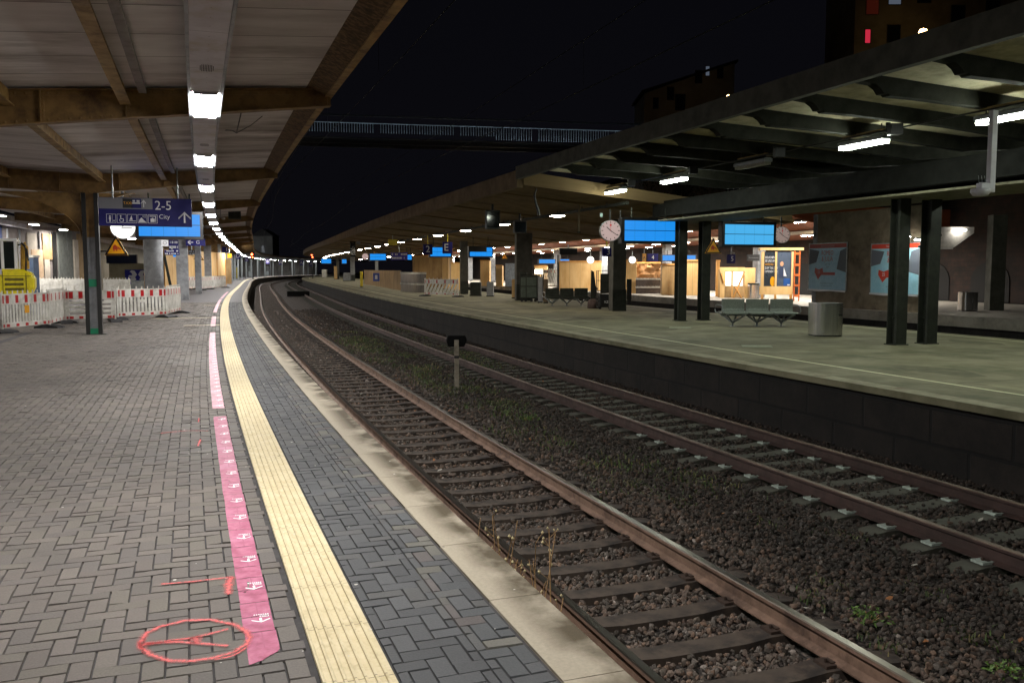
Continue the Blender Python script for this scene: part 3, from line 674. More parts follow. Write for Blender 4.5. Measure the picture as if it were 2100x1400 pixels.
# steel column with curved brackets
def column_mb():
    mb = MB(); zt = ztop(-4.49) - .5
    for x in (-.21, .17):
        xs_ = -1 if x < 0 else 1; mb.bb(xs_ * .10, xs_ * .20, -.11, .11, 0, zt, 0)        # flanges
    mb.bb(-.10, .10, -.03, .0, 0, 2.6, 1); mb.bb(-.10, .10, -.03, .0, 2.6, zt, 3)
    for z in (1.42,): mb.bb(-.098, .098, -.05, -.031, z - .14, z + .06, 2)
    mb.bb(-.098, .098, -.06, -.031, 0.0, .16, 2)
    mb.bb(-.30, .30, -.16, .16, 0, .012, 0)
    return mb
def bracket_mb(sg, rx, rz):
    mb = MB(); zt = ztop(-4.49) - .5; n = 12; out = []
    arc = [(sg * (.22 + rx * (1 - math.cos(t))), zt - rz * (1 - math.sin(t)) + 0.0) for t in np.linspace(0, math.pi / 2, n)]
    poly = arc + [(sg * .22, zt)]
    if sg < 0: poly = poly[::-1]
    mb.prism(poly, -.007, .007)
    for a, b in zip(arc[:-1], arc[1:]):
        q = [a, b, (b[0], b[1] + .02), (a[0] + sg * 0.0, a[1] + .02)]
        mb.prism(q, -.09, .09)
    return mb
cproto = None
for k, s in enumerate((1.3, 13.0, 24.7)):
    if k == 0:
        cproto = column_mb().build('column', [M['dark_iron'], M['grey_conc'], M['green_paint'], M['brown_steel']], can)
        b1 = bracket_mb(-1, 2.6, 1.25).build('bracket', M['brown_steel'], cproto); b2 = bracket_mb(1, .9, .8).build('bracket', M['brown_steel'], cproto); c = cproto
    else:
        c = cproto.copy(); col.objects.link(c); c.parent = can
        for b in (b1, b2): d = b.copy(); col.objects.link(d); d.parent = c
    c.location = P3(s, -4.49 if s > 20 else -5.6, 0) + can_i; c.rotation_euler = (0, 0, -hd(s))
# hanging cable on the ceiling
mb = MB(); pts = [P3(17.0, -1.05, 4.46), P3(16.5, -1.0, 4.38), P3(16.2, -.95, 4.30), P3(15.6, -.72, 4.36), P3(15.0, -.55, 4.44)]
mb.tube([pts[0] + Vector((-.25, .5, .08)), pts[0], pts[1], pts[2], P3(15.2, -.9, 4.5)], .012, 5); mb.tube([pts[2], pts[3], pts[4]], .008, 5)
c_ = mb.build('cable', M['black'], can); c_.location = can_i

# ---- light trough
tr = thing('light_trough', 'long white ceiling trough with a row of square lamps above the tactile strip', 'light trough', P3(10.9, -1.53, 3.9))
ti = -Vector(tr.location)
mb = MB(); z = 3.9; o = -1.53
mb.sweep([(o - .17, z), (o + .17, z), (o + .17, z + .13), (o - .17, z + .13)], -9, 100, 1.5)
mb.sweep([(o - .17, z), (o + .17, z), (o + .17, z + .13), (o - .17, z + .13)], 100, 285, 3)
h_ = mb.build('housing', M['white_metal'], tr); h_.location = ti
mb = MB()
for sg in (-1, 1): mb.sweep([(o + sg * .172, z - .018), (o + sg * .205, z - .018), (o + sg * .205, z + .15), (o + sg * .172, z + .15)][::sg], -9, 100, .5)
h_ = mb.build('side_rail', mat('trough_side_rail', '#8d9299', '#7b8087', rough=.5), tr); h_.location = ti
mb = MB()
for k in range(-4, 70):                                     # cover-plate joints
    s = k * 1.575 + .9; q0, q1 = P3(s, o - .168, z - .0015), P3(s, o + .168, z - .0015); d = P3(s + .006, o, 0) - P3(s, o, 0)
    mb.add([q0, q1, q1 + d, q0 + d], [(0, 1, 2, 3)])
    if s < 30:
        for j in range(5):
            c = P3(s + .18 + j * .3, o + .005, z - .002); mb.add([c + Vector((.006 * math.cos(a), .006 * math.sin(a), 0)) for a in np.linspace(0, 5.2, 6)], [tuple(range(6))])
h_ = mb.build('cover_joint', flat('joint_shadow_gap', '#2e2c30', .8), tr, kind='stuff'); h_.location = ti
mb = MB()
for s in (8.75, 15.0, 21.3):
    for j in range(9):
        c = P3(s, o - .066 + j * .0165, z - .003); t = P3(s + 1, o, 0) - P3(s, o, 0); t.normalize(); n_ = Vector((t.y, -t.x, 0)) * .0042; hw = .17 * (1 if 0 < j < 8 else .7)
        mb.add([c - t * hw - n_, c - t * hw + n_, c + t * hw + n_, c + t * hw - n_], [(0, 1, 2, 3)])
h_ = mb.build('speaker_grille', flat('grille_slot', '#29282c', .8), tr); h_.location = ti
lamp = MB(); lamp.add([(-.148, -.86, -.002), (.148, -.86, -.002), (.148, .86, -.002), (-.148, .86, -.002), (-.140, -.85, -.04), (.140, -.85, -.04), (.140, .85, -.04), (-.140, .85, -.04)], [(7, 6, 5, 4), (1, 5, 6, 2), (3, 7, 4, 0)], 0)
lamp.add(lamp.v[:8], [(0, 4, 5, 1), (2, 6, 7, 3)], 1)
lamp.f = [list(q) for q in lamp.f]
fr = MB()
for sg in (-1, 1):
    fr.bb(sg * .159 - .008, sg * .159 + .008, -.885, .885, -.012, .0); fr.bb(-.151, .151, sg * .873 - .012, sg * .873 + .012, -.0118, -.0002)
lp = None
for k in range(-2, 45):
    s = 10.95 + 6.3 * k
    if s > 280: break
    if lp is None:
        lp = lamp.build('lamp', [M['trough_lamp'], M['grey_sign']], tr); fp = fr.build('lamp_frame', M['white_metal'], lp); q = lp
    else:
        q = lp.copy(); col.objects.link(q); q.parent = tr
        if s < 60: c = fp.copy(); col.objects.link(c); c.parent = q
    q.location = P3(s, o, z) + ti; q.rotation_euler = (0, 0, -hd(s))
mb = MB()                                                   # hangers
for k in range(-2, 30):
    s = 7.8 + 6.3 * k
    for sg in (-.1, .1): a = P3(s, o + sg, z + .13); mb.tube([a, a + Vector((0, 0, .45))], .008, 4, cap=False)
h_ = mb.build('hanger', M['galv'], tr, kind='stuff'); h_.location = ti

# ---- platform one: painted and taped markings
def deco(name, label, cat, mats, fn, group=None):
    mb = MB(); fn(mb); o = mb.build(name, mats); return tag(o, label, cat, group)
pink = mat('pink_tape', '#9c3560', '#862c50', rough=.6, ns=14, c3='#a8557a', s3=2, bump=.15)
pink_f = mat('pink_tape_faded', '#a05f74', '#8c5264', rough=.55, ns=5, c3='#75535f', s3=2)
def tape_strip(mb, s0, s1, o0=-1.55, o1=-1.405, mi=0, ragged=0, holes=True):
    s = s0; k = 0
    while s < s1 - .01:
        e = min(s + .2, s1); j = rnd.uniform(-.002, .002)
        a, b, c, d = P3(s + .002, o0 + j, .0075), P3(s + .002, o1 + j, .0075), P3(e, o1 + j, .0075), P3(e, o0 + j, .0075)
        m = o0 + .08
        g = .0035
        mb.add([P3(s + g, o0 + j, .0035), P3(s + g, o1 + j, .0035), P3(e - g, o1 + j, .0035), P3(e - g, o0 + j, .0035)], [(0, 1, 2, 3)], mi)
        mb.add([P3(e - g, o0 + j, .0035), P3(e - g, o1 + j, .0035), P3(e + g, o1 + j, .0008), P3(e + g, o0 + j, .0008)], [(0, 1, 2, 3)], 2)
        if k % 2 == 0: mb.add([P3(s + g, m - .004, .0042), P3(s + g, m + .003, .0042), P3(e - g, m + .003, .0042), P3(e - g, m - .004, .0042)], [(0, 1, 2, 3)], 2)
        s = e; k += 1
def arrow_marks(mb, s, o=-1.462, mi=1, sc_=1.0):
    # arrow pointing back towards the viewer, with a small box above it
    def q(x, y): return P3(s + y * sc_, o + x * sc_, .0048)
    mb.add([q(-.006, 0), q(.006, 0), q(.006, .05), q(-.006, .05)], [(0, 1, 2, 3)], mi)
    mb.add([q(-.046, .028), q(0, -.008), q(0, .004), q(-.044, .036)], [(0, 1, 2, 3)], mi)
    mb.add([q(0, -.008), q(.046, .028), q(.044, .036), q(0, .004)], [(0, 1, 2, 3)], mi)
    for (x0, x1, y0, y1) in ((-.002, .042, .062, .066), (-.002, .042, .084, .088), (-.002, .002, .062, .088), (.038, .042, .062, .088), (.008, .032, .072, .077)):
        mb.add([q(x0, y0), q(x1, y0), q(x1, y1), q(x0, y1)], [(0, 1, 2, 3)], mi)
    for j in range(7): mb.add([q(-.03 + j * .011, .094), q(-.023 + j * .011, .094), q(-.023 + j * .011, .105), q(-.03 + j * .011, .105)], [(0, 1, 2, 3)], mi)
pk2 = flat('tape_crease', '#8c2c55', .6)
def f(mb):
    tape_strip(mb, 2.66, 9.55)
    mb.add([P3(2.50, -1.55, .0035), P3(2.53, -1.49, .0035), P3(2.57, -1.455, .0035), P3(2.60, -1.42, .0035), P3(2.63, -1.405, .0035), P3(2.664, -1.405, .0035), P3(2.664, -1.55, .0035)], [tuple(range(7))], 0)
    for i in range(14): arrow_marks(mb, 2.98 + i * .485)
    mb.text('BRENTA', .018, 0, 0, 0, 1) if False else None
deco('floor_tape', 'pink floor tape with white arrows, torn at its near end beside the tactile strip', 'floor tape', [pink, M['white_sign'], pk2], f)
deco('floor_tape', 'long pale pink floor tape beside the tactile strip beyond the small gap', 'floor tape', [pink_f, M['white_sign'], pink], lambda mb: (tape_strip(mb, 10.2, 24.4), [arrow_marks(mb, 10.4 + i * .485) for i in range(28)]))
deco('floor_tape', 'short faded pink floor tape crossed by the nearest cream bars', 'floor tape', [pink_f, M['white_sign'], pink_f], lambda mb: tape_strip(mb, 27.2, 33.2))
deco('floor_tape', 'far faded pink floor tape with a bend past the single cream bar', 'floor tape', [pink_f, M['white_sign'], pink_f], lambda mb: tape_strip(mb, 36.3, 53))
deco('floor_tape', 'farthest pink floor tape, where the strip turns into the bend', 'floor tape', [pink_f, M['white_sign'], pink_f], lambda mb: tape_strip(mb, 54, 70))
cream = mat('cream_marking', '#c3b791', '#aba07d', rough=.6, ns=4)
for (s, o0, o1, lab) in ((27.7, -2.35, -1.28, 'nearest cream bar painted across the pink tape'), (32.1, -3.6, -1.28, 'longest cream bar on the paving, running towards the barriers'), (43.4, -2.1, -1.28, 'cream bar across the far pink tape')):
    deco('floor_bar', lab, 'floor marking', cream, lambda mb, s=s, o0=o0, o1=o1: mb.add([P3(s, o0, .0055), P3(s, o1, .0055), P3(s + .12 * (1 + s / 60), o1, .0055), P3(s + .12 * (1 + s / 60), o0, .0055)], [(0, 1, 2, 3)]))
deco('floor_line', 'dark worn strip of paving crossing the platform at the left', 'floor marking', mat('dark_course', '#353236', '#2c2a2e', rough=.8), lambda mb: mb.sweep([(-6.4, .0035), (-6.2, .0035)], 12, 26, 1, closed=False) )
# red spray marks: soft-edged paint
def spray_mat():
    m, nt, b = node_mat('red_spray_paint'); N = nt.nodes; K = nt.links
    b.inputs['Base Color'].default_value = L('#cf4a4a'); b.inputs['Roughness'].default_value = .6
    t = N.new('ShaderNodeTexCoord'); s = N.new('ShaderNodeSeparateXYZ'); K.new(t.outputs['UV'], s.inputs[0])
    n = N.new('ShaderNodeTexNoise'); n.inputs['Scale'].default_value = 55; n.inputs['Detail'].default_value = 5; K.new(t.outputs['Object'], n.inputs['Vector'])
    a = N.new('ShaderNodeMath'); a.operation = 'SUBTRACT'; a.inputs[0].default_value = 1.15; K.new(s.outputs['Y'], a.inputs[1])
    b2 = N.new('ShaderNodeMath'); b2.operation = 'MULTIPLY'; K.new(a.outputs[0], b2.inputs[0]); K.new(n.outputs[0], b2.inputs[1])
    r = N.new('ShaderNodeMapRange'); r.inputs['From Min'].default_value = .04; r.inputs['From Max'].default_value = .62; r.inputs['To Max'].default_value = .82; K.new(b2.outputs[0], r.inputs['Value']); K.new(r.outputs[0], b.inputs['Alpha'])
    return m
spray = spray_mat()
def stroke(mb, pts, w):
    n = len(pts); ws = w if isinstance(w, list) else [w] * n; ps, wr = [], []
    for i in range(n - 1):
        a0, a1, a2, a3 = pts[max(i - 1, 0)], pts[i], pts[i + 1], pts[min(i + 2, n - 1)]
        for j in range(6):
            t = j / 6; q = [.5 * (2 * a1[c] + (a2[c] - a0[c]) * t + (2 * a0[c] - 5 * a1[c] + 4 * a2[c] - a3[c]) * t * t + (3 * a1[c] - a0[c] - 3 * a2[c] + a3[c]) * t ** 3) for c in (0, 1)]
            ps.append(P3(q[0], q[1], .0065)); wr.append((ws[i] * (1 - t) + ws[i + 1] * t) * 1.55 * rnd.uniform(.85, 1.15))
    ps.append(P3(pts[-1][0], pts[-1][1], .0065)); wr.append(ws[-1] * 1.55); m = len(ps); k = len(mb.v)
    for i in range(m):
        d = (ps[min(i + 1, m - 1)] - ps[max(i - 1, 0)]).normalized(); nn = Vector((-d.y, d.x, 0)) * wr[i]
        mb.v += [tuple(ps[i] - nn), tuple(ps[i]), tuple(ps[i] + nn)]
    for i in range(m - 1):
        x = k + 3 * i
        for f_, u in (([x + 1, x, x + 3, x + 4], [(0, 0), (0, 1), (1, 1), (1, 0)]), ([x + 2, x + 1, x + 4, x + 5], [(0, 1), (0, 0), (1, 0), (1, 1)])):
            mb.uv[len(mb.f)] = u; mb.f.append(f_); mb.m.append(0); mb.sm.append(False)
def px(u, v): return so(*G(u, v))
def f(mb):
    ring = [(286, 1322), (300, 1300), (330, 1286), (380, 1274), (430, 1272), (480, 1282), (505, 1296), (512, 1308), (506, 1322), (480, 1338), (440, 1350), (390, 1357), (345, 1356), (310, 1344), (290, 1330)]
    rr = []
    for i in range(len(ring)):
        a, b = ring[i], ring[(i + 1) % len(ring)]; rr += [a, ((a[0] + b[0]) / 2, (a[1] + b[1]) / 2)]
    stroke(mb, [px(*p) for p in rr + [ring[0]]], .014)
    stroke(mb, [px(285, 1325), px(300, 1322), px(340, 1316), px(400, 1308), px(468, 1291)], [.05, .02, .012, .012, .012])
    stroke(mb, [px(300, 1322), px(350, 1318), px(400, 1320), px(468, 1326)], .012); stroke(mb, [px(402, 1306), px(403, 1320)], .02)
    stroke(mb, [px(440, 1354), px(480, 1345), px(508, 1326)], .008)
deco('spray_mark', 'red sprayed ring with the letter A inside, lying sideways next to the pink tape', 'spray mark', spray, f)
deco('spray_mark', 'red sprayed hook-shaped stroke above the red ring', 'spray mark', spray, lambda mb: (stroke(mb, [px(330, 1199), px(400, 1193), px(476, 1184)], .011), stroke(mb, [px(474, 1184), px(469, 1200), px(469, 1220)], [.018, .022, .014])))
deco('spray_mark', 'faded red sprayed dashes farther up the paving', 'spray mark', spray, lambda mb: (stroke(mb, [px(330, 889), px(380, 884), px(428, 884)], [.02, .012, .01]), stroke(mb, [px(408, 858), px(407, 866)], .012), stroke(mb, [px(411, 902), px(406, 915)], .014)))

# ================================================================== LEFT SIDE THINGS
def barrier(p0, p1, label, style='slots', height=1.08, n_red=5, group='white plastic barriers with red blocks', feet=True, name='barrier', extra=None):
    a, b = Vector((p0[0], p0[1], 0)), Vector((p1[0], p1[1], 0)); d = b - a; Lh = d.length; rz = math.atan2(d.y, d.x)
    t = thing(name, label, 'barrier', (a + b) / 2, rz, group); x0, x1 = -Lh / 2 + .02, Lh / 2 - .02; zb, zt = .12, height
    mb = MB()
    for x in (x0, x1): mb.bb(x - .03, x + .03, -.025, .025, .04, zt + .02)
    mb.bb(x0 + .03, x1 - .03, -.02, .02, zt - .32, zt - .02); mb.bb(x0 + .03, x1 - .03, -.02, .02, zb, zb + .14)
    W_ = x1 - x0 - .06
    if style == 'slots':
        n = max(6, int(W_ / .13))
        for i in range(n): x = x0 + .03 + (i + .5) * W_ / n; mb.bb(x - W_ / n * .33, x + W_ / n * .33, -.016, .016, zb + .14, zt - .32)
        mb.bb(-.12, .12, -.022, .022, zt - .50, zt - .40)
    elif style == 'plain':
        mb.bb(x0 + .03, x1 - .03, -.016, .016, zb + .14, zt - .32)
    elif style == 'bars':
        for z in (zb + .22, zb + .36, zb + .50): mb.bb(x0 + .03, x1 - .03, -.017, .017, z, z + .08)
        mb.bb(x0 + .03, x0 + .12, -.016, .016, zb + .14, zt - .32); mb.bb(x1 - .12, x1 - .03, -.016, .016, zb + .14, zt - .32)
    elif style == 'diag':
        n = 9; h0, h1 = zb + .14, zt - .32
        for i in range(-2, n):
            xa = x0 + .03 + i * W_ / n; lo, hi = xa, xa + .34
            pts = [(lo, h0), (lo + W_ / n * .5, h0), (hi + W_ / n * .5, h1), (hi, h1)]
            pts = [(min(max(p[0], x0 + .03), x1 - .03), p[1]) for p in pts]
            if pts[1][0] - pts[0][0] + pts[2][0] - pts[3][0] > .02: mb.prism(pts, -.016, .016)
    n = max(3, int(Lh / .19)) if style != 'diag' else 9
    for i in range(n): x = x0 + .05 + i * (x1 - x0 - .1) / (n - 1); mb.bb(x - .018, x + .018, -.012, .012, zt - .02, zt + .07)
    mb.build('panel', M['white_plastic'], t, bevel=.006)
    mb = MB(); bw = .12 if Lh > 1.2 else .05
    if style != 'plain':
        for i in range(n_red):
            x = x0 + .03 + W_ * (i + .5) / n_red if n_red > 1 else 0
            if True: mb.bb(x - bw / 2, x + bw / 2, -.0245, -.0202, zt - .28, zt - .06); mb.bb(x - bw / 2, x + bw / 2, -.0245, -.0202, zb + .02, zb + .10)
            mb.bb(x - bw / 2, x + bw / 2, .0202, .0245, zt - .28, zt - .06)
        for x in (x0 + .05, x1 - .05): mb.bb(x - .03, x + .03, -.0275, -.0252, zt - .28, zt - .06); mb.bb(x - .03, x + .03, -.0275, -.0252, zb + .02, zb + .10)
        mb.build('reflector', M['red_refl'], t)
    if extra == 'yellow': m2 = MB(); m2.bb(-.09, .11, -.03, -.0245, .50, .72); m2.build('sticker', M['amber'], t)
    if feet:
        for x in (x0, x1):
            fb = MB(); fb.prism([(-.40, 0), (.40, 0), (.36, .045), (.12, .10), (-.12, .10), (-.36, .045)], x - .17, x + .17, axis='x'); fb.build('foot', M['rubber'], t)
    return t
Gp = G
pA0, pA1, pB1, pC1 = Gp(4, 682), Gp(102, 672), Gp(134, 662), Gp(238, 660)
barrier(Gp(-105, 690), Gp(-2, 683), 'barrier cut by the left edge of the photo, ending in a bright white post')
barrier(pA0, pA1, 'slotted red and white barrier with a small orange sticker, in front of the yellow excavator', n_red=5, extra='yellow')
barrier(pA1, pB1, 'narrow angled barrier between the sticker barrier and the barred barrier', n_red=4)
barrier(Gp(134, 663), Gp(238, 660), 'barrier with horizontal bars passing behind the steel column', style='bars')
barrier(Gp(241, 656), Gp(342, 651), 'slotted red and white barrier right of the steel column', n_red=5)
barrier(Gp(343, 650), Gp(370, 642), 'angled end barrier nearest the tactile strip, right of the column', n_red=5)
for i, (u0, u1, v0, v1, lab) in enumerate(((64, 130, 613, 614, 'plain white barrier in the back row, right beside the excavator'), (131, 196, 614, 615, 'plain white barrier in the middle of the back row'), (214, 268, 616, 617, 'plain white barrier in the back row, right of the column'))):
    barrier(Gp(u0, v0 + 6), Gp(u1, v1 + 6), lab, style='plain', height=1.25, group='plain white barriers in the back row')
barrier(Gp(386, 594), Gp(402, 593), 'far barrier half hidden between the two grey pillars', n_red=3, group='barriers in front of the plywood wall')
barrier(Gp(414, 595), Gp(431, 593), 'far barrier right of the thin pillar with the triangle sign', n_red=4, group='barriers in front of the plywood wall')
barrier(Gp(431, 593), Gp(463, 590), 'far slotted barrier at the right end of the plywood wall', n_red=6, group='barriers in front of the plywood wall')
# long low planks leaning / dark mat feet come with the barriers

# concrete pillars
def pillar(s, o, wx, wy, h, label, m=None, z0=0, name='pillar', shaft=None):
    t = tso(name, label, 'pillar', s, o, z0); mb = MB(); mb.bb(-wx / 2, wx / 2, -wy / 2, wy / 2, 0, h); mb.build('shaft', m or M['grey_conc'], t, bevel=.012)
    mb = MB(); mb.bb(-wx / 2 - .015, wx / 2 + .015, -wy / 2 - .015, wy / 2 + .015, 0, .12); mb.build('plinth', M['dark_steel'] if m is not None else M['grey_conc'], t); return t
s_, o_ = so(*G(376, 615)); pillar(s_, o_, .62, .55, 4.1, 'thick grey pillar closest behind the end barrier')
s_, o_ = so(*G(408, 602)); pillar(s_, o_, .42, .42, 4.1, 'thin grey pillar carrying a yellow triangle sign')
s_, o_ = so(*G(430, 594)); pillar(s_ + 6, o_ - .4, .62, .5, 4.1, 'grey pillar standing in front of the plywood wall')
x_, y_ = G(318, 630); s_, o_ = so(x_, y_)
t = tso('round_pillar', 'massive round concrete pillar left of the slanted strut', 'pillar', s_, o_); mb = MB(); mb.lathe([(0, 0), (.42, 0), (.42, 3.9), (0, 3.9)], 28); mb.build('shaft', M['grey_conc'], t)
mb = MB(); mb.prism([(.44, 2.2), (.50, 2.5), (.86, .35), (.74, .35)], -.05, .05); mb.build('strut', M['dark_steel'], t)
# far row of slender canopy posts
fp_ = None
for i in range(17):
    s = 92 + i * 11.0; o = -2.9
    lab = 'slender far post under the near canopy, one of a row vanishing in the bend'
    if fp_ is None:
        fp_ = tso('canopy_post', lab, 'post', s, o, group='slender far posts of the near platform'); mb = MB(); mb.bb(-.14, .14, -.14, .14, 0, 4.38); mb.build('shaft', M['galv'], fp_)
        mb = MB(); mb.bb(-.9, .9, -.09, .09, 4.2, 4.36); mb.build('cross_arm', M['galv'], fp_)
    else: copy_tree(fp_, P3(s, o), -hd(s))
    q = copy_tree(fp_, P3(s + 5, -7.2), -hd(s + 5), 'slender far post in the rear row under the near canopy', 'slender far posts in the rear row')
# rear wall far away along the platform, dim grey, plus far glass wind screens
w_ = mat('rear_wall_plaster', '#5d5b58', '#494744', rough=.9, ns=.6, c3='#33322f', s3=.4)
mb = MB(); mb.sweep([(-9.4, 0), (-9.2, 0), (-9.2, 4.3), (-9.4, 4.3)], 118, 285, 3); tag(mb.build('rear_wall', w_), 'long dim grey wall behind the far platform posts', 'wall')
for i, s in enumerate((104, 128, 151, 176, 201, 224)):
    t = tso('wind_screen', ['nearest glazed wind screen by the far posts', 'second glazed wind screen in the bend', 'third glazed wind screen in the bend', 'fourth glazed wind screen in the bend', 'fifth glazed wind screen in the bend', 'last glazed wind screen in the bend'][i], 'wind screen', s, -4.4)
    mb = MB(); 
    for y in np.linspace(-2.4, 2.4, 5): mb.bb(-.03, .03, y - .03, y + .03, 0, 2.3)
    mb.bb(-.03, .03, -2.37, 2.37, 2.24, 2.3); mb.build('frame', M['galv'], t)
    mb = MB(); mb.bb(-.008, .008, -2.37, 2.37, .15, 1.2); mb.build('panel', mat('dusty_glass_%d' % i, '#7d8688', '#5e6668', rough=.4), t)

# station building and hall on the left
q0, q1 = (GX(-150, 40), 40.0), (GX(196, 60), 60.0)
wv = Vector((q1[0] - q0[0], q1[1] - q0[1], 0)); wl = wv.length; wrz = math.atan2(wv.y, wv.x)
bld = thing('station_building', 'station building wall with grey plaster, pale boards and dark gaps behind the barriers', 'building', (q0[0], q0[1], 0), wrz)
plast = mat('mauve_grey_plaster', '#8d8583', '#7a7271', rough=.9, ns=.7, c3='#625b59', s3=.5, bump=.1)
mb = MB(); mb.bb(-12, wl, 0, .3, 0, 4.2); mb.build('wall', plast, bld)
def wx(u):                                      # where the ray at column u meets the wall line
    k = (u - 1050) / FPX; ex, ey = wv.x / wl, wv.y / wl; t_ = (k * q0[1] - q0[0]) / (ex - k * ey); return t_, q0[1] + t_ * ey
def bpanel(u0, u1, v0, v1, m, name='board', proud=.06):
    t0, y0 = wx(u0); t1, y1 = wx(u1); Ym = (y0 + y1) / 2; mb = MB(); mb.bb(t0, t1, -proud, -.001, max(0, GZ(v1, Ym)), min(4.15, GZ(v0, Ym))); return mb.build(name, m, bld, bevel=.005)
board_a = mat('pale_board', '#bdb3a6', '#a69c90', rough=.8, ns=2); board_b = mat('tan_board', '#a58a63', '#917853', rough=.8, ns=2)
bpanel(-80, 9, 440, 640, flat('blue_shutter', '#14254f', .5), 'shutter')
bpanel(60, 78, 478, 640, board_a); bpanel(66, 89, 512, 640, mat('warm_pale_board', '#cdb092', '#b89c7e', rough=.8), proud=.1); bpanel(91, 110, 480, 532, board_b, proud=.06); bpanel(93, 104, 532, 640, board_a)
bpanel(111, 119, 476, 640, M['black'], 'gap'); bpanel(152, 161, 492, 640, board_a, proud=.14); bpanel(162, 178, 480, 640, board_b)
bpanel(122, 151, 472, 640, mat('grey_door', '#6f7370', '#60645f', rough=.7), 'door', .08)
mb = MB()
for u in (20, 45, 84, 106, 140): t0, _ = wx(u); mb.bb(t0 - .03, t0 + .03, -.09, -.002, 2.9, 3.9)
mb.build('pipe', M['grey_conc'], bld, kind='stuff')
hs = thing('hall_ceiling', 'pale ceiling with white edge strip over the area in front of the station building', 'ceiling', P3(40, -14, 0)); hi_ = -Vector(hs.location)
mb = MB(); mb.sweep([(-34, 4.22), (-11.6, 4.22), (-11.6, 4.5), (-34, 4.5)], 14, 120, 3); c_ = mb.build('soffit', mat('hall_soffit', '#a7a29b', '#908b85', rough=.85), hs); c_.location = hi_
mb = MB(); mb.sweep([(-11.75, 3.95), (-11.6, 3.95), (-11.6, 4.21), (-11.75, 4.21)], 14, 120, 3); c_ = mb.build('edge_strip', M['white_metal'], hs); c_.location = hi_
mb = MB(); mb.sweep([(-12.2, 0), (-12.0, 0), (-12.0, 4.2), (-12.2, 4.2)], 66, 118, 3); tag(mb.build('side_wall', mat('beige_plaster', '#8f8a7d', '#7b766a', rough=.9, ns=.7)), 'beige wall running along behind the round pillar and the pillars', 'wall')
# little ceiling lamps of the hall: a row under the left roof
lampq = MB(); lampq.add([(-.16, -.42, -.02), (.16, -.42, -.02), (.16, .42, -.02), (-.16, .42, -.02)], [(3, 2, 1, 0)])
def hall_lamp(s, o, z, label, group, m, tilt=0, proto=[None], size=1.0):
    t = tso('ceiling_lamp', label, 'lamp', s, o, z, group)
    mb = MB(); mb.bb(-.19 * size, .19 * size, -.45 * size, .45 * size, -.018, .06); mb.build('housing', M['white_metal'], t)
    mb = MB(); mb.add([(-.16 * size, -.42 * size, -.02), (.16 * size, -.42 * size, -.02), (.16 * size, .42 * size, -.02), (-.16 * size, .42 * size, -.02)], [(3, 2, 1, 0)]); mb.build('diffuser', m, t); return t
hl = None
zl = 4.05
for i, (u, v) in enumerate(((-75, 420), (0, 442), (70, 460), (130, 471), (165, 479))):
    Y = (zl - EYE) / ((GZ(v, 1.0) - EYE)); s_, o_ = so(GX(u, Y, zl), Y)
    if hl is None: hl = hall_lamp(s_, o_, zl, 'ceiling lamp in the row in front of the station building at the far left', 'ceiling lamps in front of the station building', M['hall_lamp'])
    else: copy_tree(hl, P3(s_, o_, zl), -hd(s_))
for i in (1, 2): copy_tree(hl, P3(so(hl.location.x, hl.location.y)[0] - 7.5 * i, so(hl.location.x, hl.location.y)[1], zl), -hd(10), 'unseen ceiling lamp added outside the left edge to light the excavator', 'added ceiling lamps left of the frame')  # two unseen lamps continue the row, added to brighten the excavator
for i in range(3): copy_tree(hl, P3(50 + 8 * i, -12.4, 4.05), -hd(50 + 8 * i), 'small ceiling lamp above the beige kiosk', 'ceiling lamps above the beige kiosk')
for i in range(6):
    s = 84 + i * 9; copy_tree(hl, P3(s, -7.4, 4.0), -hd(s), 'ceiling lamp of the rear row beyond the plywood wall', 'ceiling lamps of the rear row')

# plywood enclosure with lit wall on the near platform
t = tso('plywood_wall', 'tall brightly lit plywood site wall behind the far barriers on the near platform', 'site wall', 96, -4.6)
a0 = G(338, 597); a1 = G(463, 587)
d = Vector((a1[0] - a0[0], a1[1] - a0[1], 0)); t.location = (a0[0], a0[1], 0); t.rotation_euler = (0, 0, math.atan2(d.y, d.x)); Ln = d.length
for i in range(6):
    mb = MB(); mb.bb(i * Ln / 6 + .01, (i + 1) * Ln / 6 - .01, 0, .03, 0, 3.35); mb.build('board', M['plywood'], t)
mb = MB(); 
for i in range(7): mb.bb(i * Ln / 6 - .04, i * Ln / 6 + .04, -.06, -.002, 0, 3.3)
mb.build('stud', M['wood'], t, kind='stuff')
x_, y_ = G(397, 590)
t = thing('work_light', 'bright work light low in front of the plywood wall', 'lamp', (x_, y_ - .9, 0))
mb = MB(); mb.tube([(0, 0, 0), (0, 0, .75)], .02, 6); mb.bb(-.3, .3, -.2, .2, 0, .03); mb.bb(-.36, .36, .0, .06, .75, 1.05); mb.build('stand', M['black'], t)
mb = MB(); mb.rect(-.32, .32, .78, 1.02, .066); mb.f = [q[::-1] for q in mb.f]; mb.build('lamp_face', glow('work_light_glow', (1, .90, .70), 150), t)
mb = MB(); mb.rect(-.32, .32, .78, 1.02, -.006); mb.build('lamp_face', glow('work_light_glow_front', (1, .93, .75), 3), t)
